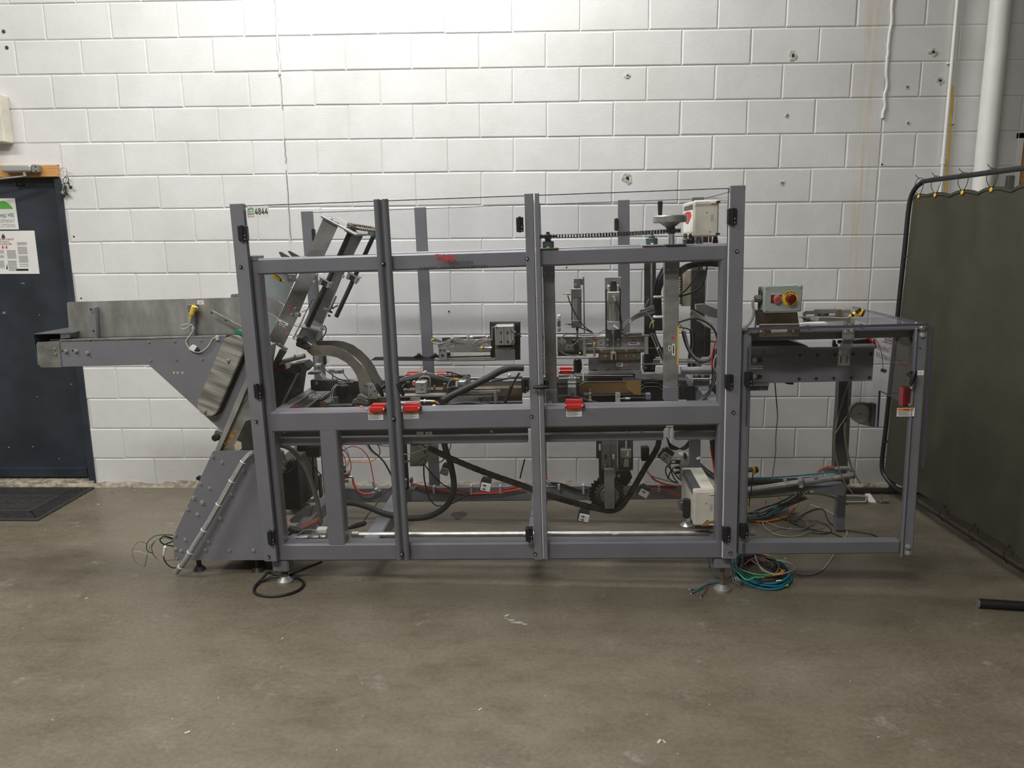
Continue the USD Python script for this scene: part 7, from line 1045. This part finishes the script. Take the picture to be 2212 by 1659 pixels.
P = TX('O', [(1000, 625, .26), (1100, 628, .26), (1300, 630, .26), (1500, 632, .25), (1650, 642, .24), (1760, 640, .24), (1825, 612, .23)]); add(tb, 'cable', TB(P, .0035, 8), GCAB, 'grey sensor cable'); add(tb, 'cable', CX('O', [(1060, 640), (1110, 665), (1180, 672), (1230, 650)], .0028, .26), BLACK); add(tb, 'cream_tag', PL('O', [(1195, 620), (1320, 615), (1315, 700), (1185, 670)], .25, .253), LCAB)
a, b = Lp('O', 1800, 620, .23), Lp('O', 1930, 545, .22); s = add(tb, 'sensor', [lathe(a, b, [(0, .004), (.2, .006), (.22, .0085), (.35, .0085), (.37, .005), (.5, .005), (.52, .008), (1, .0095)], 12)], YEL, 'yellow and black sensor'); add(s, 'black_ring', lathe(a + (b - a) * .28, a + (b - a) * .52, [(0, .0092), (1, .0092)], 12), INK); c = Lp('O', 1960, 550, .22); e = np.array((.8, -.45, -.3)); add(s, 'yellow_body', lathe(c - e * .012, c + e * .016, [(0, .017), (.2, .019), (.8, .019), (1, .016)], 16), YEL); add(s, 'black_face', lathe(c + e * .016, c + e * .022, [(0, .016), (1, .014)], 16), BLACK); q = Lp('O', 1945, 522, .20); add(s, 'dial', slab(q, (1, 0, .9), (0, 1, 0), (-.9, 0, 1), .028, .008, .018, .004), DARK)
add(tb, 'white_film', PL('O', [(1010, 742), (1100, 728), (1440, 712), (1480, 728), (1300, 738)], .12, .16), LABEL)

# ------------------------------------------------------------------ cables and scraps behind and below the cabinet
TRY = .58
tr = thing('cable_tray', 'grey cable tray with silver conduit joined along it, behind the outfeed cabinet', 'cable tray', (2.5, .6, .1))
add(tr, 'channel', PL('R', [(105, 520), (700, 470), (1245, 468), (1240, 580), (880, 560), (500, 572), (105, 605)], TRY + .03, TRY + .10), GREY); add(tr, 'dark_pipe', TB(TX('R', [(110, 425), (560, 420), (900, 400)], TRY + .06), .016, 12, smooth=False), BLACK); add(tr, 'tray_lining', PL('R', [(115, 400), (600, 405), (1290, 400), (1290, 450), (1240, 475), (115, 480)], TRY + .1, TRY + .12), DARK)
add(tr, 'conduit', CY(Lp('R', 90, 528, TRY), Lp('R', 735, 432, TRY), .0165, 18), GALV, 'silver conduit'); add(tr, 'sleeve', CY(Lp('R', 768, 425, TRY), Lp('R', 1085, 385, TRY), .0175, 16), CONDUIT); add(tr, 'conduit', CY(Lp('R', 1085, 386, TRY), Lp('R', 1275, 358, TRY), .0150, 18), GALV); a, b = Lp('R', 1262, 362, TRY), Lp('R', 1358, 348, TRY); add(tr, 'coupling', lathe(a, b, [(0, .014), (.05, .0185), (.3, .0185), (.35, .015), (.8, .017), (1, .013)], 14), SSD)
for x, y0, y1 in ((735, 395, 430), (742, 470, 500), (560, 398, 425), (865, 535, 572), (907, 345, 390)): add(tr, 'cable_tie', RB('R', x - 18, y0, x + 22, y1, TRY - .025, TRY - .01, .003), LCAB)
add(tr, 'clamp', RB('R', 722, 395, 770, 500, TRY - .02, TRY + .02, .003), CONDUIT)
add(tr, 'blue_cable', CX('R', [(130, 386), (400, 378), (620, 362), (900, 338), (1060, 318), (1190, 322)], .0046, TRY - .02), TEALW); add(tr, 'green_cable', CX('R', [(110, 602), (350, 592), (600, 570), (870, 556), (1000, 572), (1120, 608), (1270, 682)], .0058, TRY - .03), mat('dark_green_cable', (.05, .085, .03), .5, 0, .2)); add(tr, 'red_hose', CX('R', [(935, 322), (970, 285), (1030, 264), (1115, 266)], .009, TRY + .02), TERRA); add(tr, 'grey_hose', CX('R', [(1000, 300), (1080, 285), (1230, 268), (1300, 285), (1350, 320)], .0105, TRY + .04), GCAB)
for i, P in enumerate(([(1288, 230), (1225, 420), (1150, 680), (1122, 850), (1118, 980), (1150, 1150), (1225, 1360), (1330, 1510)], [(1235, 700), (1232, 820), (1255, 1010), (1310, 1210), (1412, 1392)], [(1250, 700), (1248, 850), (1268, 1010), (1330, 1240), (1420, 1395)])): single('olive_tube', TB(TX('Q', P, .50 + .01 * i), .0036 - .0004 * i, 7), CLEARTUBE, ('longest olive plastic tube bowing left of the dark leg inside the cabinet', 'olive plastic tube hanging straight right of the dark leg inside the cabinet', 'pale inner olive tube beside the straight one inside the cabinet')[i], 'tube', False)
single('hanging_cable', TB(TX('Q', [(440, 235, .45), (455, 400, .45), (472, 620, .45), (462, 740, .45), (450, 900, .45), (450, 1040, .45), (430, 1200, .45), (410, 1345, .45)]), .0032, 7), GCAB, 'dark thin cable hanging straight below the discharge conveyor', 'cable', False)
single('white_string', TB(TX('Q', [(1135, 815, .49), (1180, 740, .49), (1262, 620, .49)]), .0013, 5), LABEL, 'thin white string across the dark leg inside the cabinet', 'string', False)
ys_ = thing('yellow_sensor', 'black sensor with yellow body low at the left inside the cabinet', 'sensor', (2.25, .3, .2)); a, b = Lp('R', 60, 300, .3), Lp('R', 185, 285, .3); add(ys_, 'barrel', lathe(a, b, [(0, .012), (1, .0125)], 14), BROWN); c = Lp('R', 200, 295, .3); add(ys_, 'yellow_body', slab(c, (1, 0, .1), (0, 1, 0), (-.1, 0, 1), .016, .03, .034, .005), YEL); add(ys_, 'black_head', lathe(c + (0, .004, 0), c + (.022, .004, .002), [(0, .0165), (.6, .0165), (1, .012)], 16), BLACK); add(ys_, 'lead', CX('R', [(192, 335), (180, 440), (170, 540), (152, 640), (145, 700)], .0026, .3), BLACK); a, b = Lp('R', 142, 700, .3), Lp('R', 136, 742, .3); add(ys_, 'yellow_tip', lathe(a, b, [(0, .004), (.5, .005), (1, .004)], 8), YEL)
def floorline(k, pts, z=.005): return [Wp(k, p[0], p[1], p[2] if len(p) > 2 else z, 2) for p in pts]
bun = thing('floor_bundle', 'thick bundle of dark cables spilling from the tray to the floor inside the cabinet', 'cable bundle', (2.9, -1.1, 0), True)
q0 = LW(Lp('R', 800, 575, .5)); mids = [Wp('R', 600, 690, .06, 2), Wp('R', 430, 760, .02, 2), Wp('R', 290, 830, .008, 2), Wp('R', 130, 845, .008, 2)]
for i in range(16):
    o = rng.normal(0, 1, 3) * (.028, .03, .008); pts = [q0 + o * .8] + [m + o * (1 + .25 * j) * (1, .7, .3) + (0, 0, .006 + .004 * (i % 4)) for j, m in enumerate(mids)]
    add(bun, ('black_cable', 'grey_cable', 'black_cable', 'teal_cable')[i % 4], TB(pts, .0036 + .0008 * (i % 3), 7), (BLACK, GCAB, DARK, TEALW)[i % 4] if i not in (3, 7) else (TEALW, GCAB)[i % 2])
def fcable(lab, k, pts, r, m, z=None): return single('floor_cable', TB(floorline(k, pts, r + .001 if z is None else z), r, 7), m, lab, 'cable')
fcable('orange cable curving along the front of the dark bundle inside the cabinet', 'R', [(690, 690, .05), (640, 760, .02), (560, 830), (440, 862), (280, 880), (110, 855)], .0062, ORANGE)
fcable('grey wire making the left tall loop on the floor inside the cabinet', 'R', [(490, 690), (370, 730), (275, 800), (256, 890), (310, 960), (390, 985), (470, 965), (560, 958), (650, 985), (760, 975), (830, 930), (892, 905), (850, 865), (760, 850)], .0022, GCAB, .004)
fcable('pale grey wire with the long low loop on the floor inside the cabinet', 'R', [(560, 822), (650, 815), (750, 838), (808, 900), (785, 955), (640, 962), (500, 945), (410, 912), (335, 882), (305, 900), (350, 965), (450, 1022), (600, 1046), (740, 1032), (855, 975)], .0024, LCAB, .007)
fcable('thin grey wire in the right double loop on the floor inside the cabinet', 'R', [(790, 800), (700, 850), (668, 885), (700, 915), (770, 948), (880, 962), (985, 952), (1003, 918), (950, 888), (860, 868)], .0020, GCAB, .004)
fcable('grey wire dropping straight through the middle of the loops inside the cabinet', 'R', [(480, 600, .2), (560, 660, .12), (585, 760, .05), (592, 870, .008), (640, 968, .006)], .0022, GCAB, .004)
fcable('long pale cable running forward below the cabinet\'s bottom rail', 'R', [(840, 682), (960, 728), (1080, 780), (1165, 850), (1210, 925), (1258, 985), (1262, 1030), (1215, 1095), (1150, 1190), (1100, 1275), (1000, 1410), (900, 1468), (790, 1480), (690, 1466)], .0028, LCAB)
fcable('black cable snaking furthest right on the floor inside the cabinet', 'R', [(720, 825), (830, 762), (930, 732), (1000, 748), (1035, 835), (1085, 905), (1200, 968), (1330, 990), (1500, 1012), (1590, 1042), (1645, 1090)], .0034, BLACK)
fcable('black cable running diagonally under the bottom rail inside the cabinet', 'R', [(520, 845), (620, 885), (760, 938), (900, 978), (1060, 1002), (1160, 1035), (1265, 1098)], .0030, BLACK)
fcable('black cable in a short loop under the grey wire loops inside the cabinet', 'R', [(840, 862), (950, 880), (1050, 930), (1086, 985), (1000, 1018), (860, 1002)], .0030, BLACK)
fcable('black cable hugging the left post foot inside the cabinet', 'R', [(155, 815), (220, 782), (330, 775), (430, 805), (560, 850), (700, 880)], .0028, BLACK, .012)
fcable('thin dark wire curling close to the cable bundle inside the cabinet', 'R', [(340, 640, .1), (335, 700, .03), (380, 740, .01), (480, 720, .01), (640, 790), (780, 730), (825, 670, .04)], .0018, GCAB)
ac = thing('acrylic_scrap', 'clear acrylic scrap with white edge on the floor behind the cabinet', 'acrylic scrap', Wp('R', 1350, 640, 0, 2), True)
c = [Wp('R', x, y, .012, 2) for x, y in ((1225, 655), (1475, 652), (1490, 590), (1240, 585))]
for a, b in zip(c, c[1:] + c[:1]): add(ac, 'rim', TB([a, b], .0045, 4, smooth=False), LCAB)
add(ac, 'sheet', slab(sum(c) / 4 - (0, 0, .004), c[1] - c[0], (0, 1, 0), (0, 0, 1), np.linalg.norm(c[1] - c[0]), .14, .005, 0), SCRAP)
e = [Wp('R', x, y, .004, 2) for x, y in ((1465, 562), (1525, 560), (1595, 662), (1510, 660))]; g = Polygon([(p[0], p[1]) for p in e]); m = trimesh.creation.extrude_polygon(g, .006, engine='earcut'); single('white_strip', m, LABEL, 'white plastic strip on the floor right of the acrylic scrap', 'strip')
mb_ = Wp('R', 1665, 655, 0, 2); fb = thing('metal_fitting', 'small steel mounting fitting on the floor behind the cabinet', 'fitting', mb_, True); add(fb, 'base', slab(mb_ + (0, 0, .008), (1, .2, 0), (-.2, 1, 0), (0, 0, 1), .055, .05, .014, .003), SSD); add(fb, 'stem', CY(mb_ + (-.01, 0, .01), mb_ + (-.008, 0, .055), .004, 8), SSD); add(fb, 'cross_pin', CY(mb_ + (-.01, -.02, .018), mb_ + (.03, -.02, .014), .006, 10), GALV)
pg = Wp('Z', 330, 700, .1, 2); pl_ = thing('black_plug', 'black and yellow plug lying over the screen frame\'s bottom tube', 'plug', (pg[0], pg[1], .05), True); a, b = Wp('Z', 285, 672, .11, 2), Wp('Z', 375, 725, .1, 2); add(pl_, 'body', lathe(a, b, [(0, .008), (.3, .016), (.8, .015), (1, .008)], 10), BLACK); add(pl_, 'yellow_stripe', lathe(a + (0, 0, .012), a + (b - a) * .35 + (0, 0, .014), [(0, .005), (1, .006)], 8), YEL)
# wire coil by the right levelling foot
wc = thing('wire_coil', 'coil of teal, green and orange cables on the floor beside the right levelling foot', 'cable coil', Wp('N', 1210, 1010, 0, 2), True)
C0 = Wp('N', 1205, 1030, .0, 2); rx = .5 * (Wp('N', 1640, 1020, .02, 2)[0] - Wp('N', 775, 1020, .02, 2)[0]); ry = .5 * (Wp('N', 1210, 760, .02, 2)[1] - Wp('N', 1210, 1255, .02, 2)[1])
def coil(a0, a1, f, z, r, m, name, jit=.006, n=26):
    ph = random.uniform(0, 6); P = [C0 + ((rx * f + jit * math.sin(3 * t + ph)) * math.cos(t), (ry * f + jit * math.cos(2 * t + ph)) * math.sin(t), r + z + .004 * math.sin(2 * t + ph)) for t in np.radians(np.linspace(a0, a1, n))]
    add(wc, name, TB(P, r, 7, 3), m)
for f, z, a0, a1 in ((1, .004, 150, 520), (.965, .016, -200, 160), (.93, .028, 10, 330)): coil(a0, a1, f, z, .0052, TEALW, 'teal_cable')
thin = [BLACK, DRED, DARK, BROWN, GREENW, GCAB, DRED, BLACK, TERRA, LCAB, TEALW, BLACK]
for i in range(44): a0 = random.uniform(0, 360); coil(a0, a0 + random.uniform(200, 360), random.uniform(.58, .95), random.uniform(0, .04), .0017, thin[i % 12], ('black_wire', 'red_wire', 'brown_wire', 'brown_wire', 'green_wire', 'grey_wire', 'red_wire', 'black_wire', 'red_wire', 'pale_wire', 'teal_wire', 'black_wire')[i % 12], .012)
coil(255, 320, .80, .05, .0062, ORANGE, 'orange_cable', .002); coil(40, 75, .82, .045, .005, ORANGE, 'orange_cable', .002)
EM = mat('emerald_wire', (.04, .36, .17), .45, 0, .1)
for nm, pts, r, m in (('green_cable', [(755, 930, .07), (860, 1030, .075), (950, 1110, .07), (1020, 1122, .07), (1110, 1085, .075), (1260, 1085, .07)], .0042, EM), ('green_cable', [(870, 950, .08), (1000, 1005, .08), (1150, 1040, .08), (1385, 1052, .07)], .0036, EM), ('green_wire', [(1335, 740, .09), (1430, 790, .09), (1490, 890, .085), (1475, 970, .08), (1430, 1020, .07)], .0026, GREENW), ('pale_cable', [(1115, 735, .12), (1150, 840, .11), (1240, 960, .095), (1380, 1025, .085), (1530, 1035, .075), (1640, 1000, .06), (1735, 965, .05), (1752, 930, .045), (1700, 880, .05), (1590, 832, .06), (1440, 808, .06)], .0030, LCAB), ('grey_cable', [(1060, 820, .09), (1150, 880, .09), (1230, 975, .085), (1330, 1020, .08)], .0032, LCAB), ('yellow_wire', [(1500, 940, .07), (1540, 970, .07), (1530, 1010, .06)], .0022, YEL), ('white_end', [(1450, 1142, .05), (1530, 1130, .05)], .003, LABEL)):
    add(wc, nm, TB(floorline('N', pts), r, 7), m)
for i in range(9): x = 770 + 16 * i; add(wc, 'pale_wire', TB(floorline('N', [(x - 40, 1000 + 12 * i, .05), (x - 10, 1090 + 8 * i, .04), (x + 25 * (i % 3), 1150 + 8 * (i % 4), .02), (x + 60, 1170 + 10 * (i % 5), .008)]), .0014, 5), (LABEL, BLACK, LCAB)[i % 3])
for x, y in ((1582, 790), (1620, 1215)): a, b = Wp('N', x - 22, y + 12, .02, 2), Wp('N', x + 20, y - 10, .02, 2); add(wc, 'yellow_ferrule', lathe(a, b, [(0, .0012), (.5, .0016), (.52, .003), (1, .003)], 8), YEL)
single('floor_cable', TB(floorline('N', [(370, 790, .12), (390, 920, .09), (450, 1040, .05), (560, 1105, .02), (680, 1095, .02), (800, 1020, .05), (890, 900, .09), (920, 745, .14)]), .0038, 8), GCAB, 'grey cable looping behind the right levelling foot\'s screw', 'cable')
for lab, pts, m, r in (('pale blue wire with blue ferrule left of the right levelling foot', [(600, 1170, .02), (520, 1158, .02), (440, 1140, .02), (360, 1165, .015), (260, 1235, .008), (115, 1330, .005)], BLUEW, .0032), ('green and yellow wire ending left of the right levelling foot', [(590, 1165, .012), (450, 1185, .012), (360, 1215, .01), (240, 1270, .006), (118, 1335, .004)], GREENW, .0026), ('black wire with the topmost blue ferrule left of the right levelling foot', [(500, 1172, .02), (300, 1230, .01), (180, 1285, .005), (105, 1280, .004)], BLACK, .0016), ('brown wire ending nearest the camera left of the right levelling foot', [(420, 1185, .02), (360, 1210, .014), (335, 1290, .006), (262, 1388, .004)], DRED, .0018)):
    P = floorline('N', pts); t = thing('loose_wire', lab, 'wire', P[-1] * (1, 1, 0), True); add(t, 'wire', TB(P, r, 7), m); e = (P[-1] - P[-2]) / np.linalg.norm(P[-1] - P[-2]); add(t, 'ferrule', lathe(P[-1] - e * .002, P[-1] + e * .006, [(0, .0034), (1, .003)], 8), mat('ferrule_blue', (.01, .03, .25), .4) if not used.get('fb') else FB); add(t, 'tip', lathe(P[-1] + e * .006, P[-1] + e * .014, [(0, .0016), (1, .0016)], 6), LABEL)
    if not used.get('fb'): used['fb'] = 1; FB = UsdShade.Material.Get(stage, '/World/Looks/ferrule_blue')
# marks and litter on the floor
def blob(x, y, sx, sy, n=14): p = Wp('', x, y, 0, 2); return Polygon([(p[0] + sx * random.uniform(.6, 1.1) * math.cos(a), p[1] + sy * random.uniform(.6, 1.1) * math.sin(a)) for a in np.arange(n) * 2 * math.pi / n])
def decal(name, shapes, m, lab, cat): single(name, join([(lambda e: (e.apply_translation((0, 0, .0003)), e)[1])(trimesh.creation.extrude_polygon(g.buffer(0), .0006, engine='earcut')) for g in shapes]), m, lab, cat, kind='stuff', smooth=False)
decal('oil_stain', [blob(990, 1113, .052, .085)], mat('oil_stain', (.045, .038, .030), .5, 0, .3, 20), 'dark round oil stain on the floor under the middle bay', 'stain')
decal('paint_scuff', [blob(1118, 1345, .04, .012, 9), blob(1105, 1340, .02, .012, 9), blob(1135, 1349, .016, .008, 9), blob(1092, 1336, .012, .005, 9)], mat('white_scuff', (.27, .26, .24), .7, 0, .3, 90), 'white paint scuff on the floor in front of the machine', 'scuff')
ms = []
for x, y, s in [(1095, 1331, .010), (1424, 1603, .009), (1435, 1603, .006), (212, 1090, .008), (187, 1293, .006), (405, 1583, .008), (1037, 1533, .006), (610, 1380, .005), (1700, 1262, .006), (2015, 1098, .006)] + [(random.uniform(40, 2180), random.uniform(1085, 1640), random.uniform(.0018, .0036)) for _ in range(50)]:
    p = Wp('', x, y, 0, 2); a = random.uniform(0, 3); ms.append(slab(p + (0, 0, s * .2), (math.cos(a), math.sin(a), .1), (-math.sin(a), math.cos(a), 0), (-.1, 0, 1), s * 2.2, s, s * .4, 0))
single('litter', ms, LCAB, 'small pale chips and crumbs scattered over the concrete floor', 'debris', kind='stuff', smooth=False)
ms = []
for i in range(60): p = (random.uniform(-1.3, 3.7), -random.uniform(.06, .16), .004); s = random.uniform(.003, .009); a = random.uniform(0, 3); ms.append(slab(np.array(p), (math.cos(a), math.sin(a), .2), (-math.sin(a), math.cos(a), 0), (-.2, 0, 1), s * 1.6, s, s * .6, 0))
single('rubble', ms, CRUST, 'crumbs of concrete lying along the foot of the wall', 'rubble', kind='stuff', smooth=False)
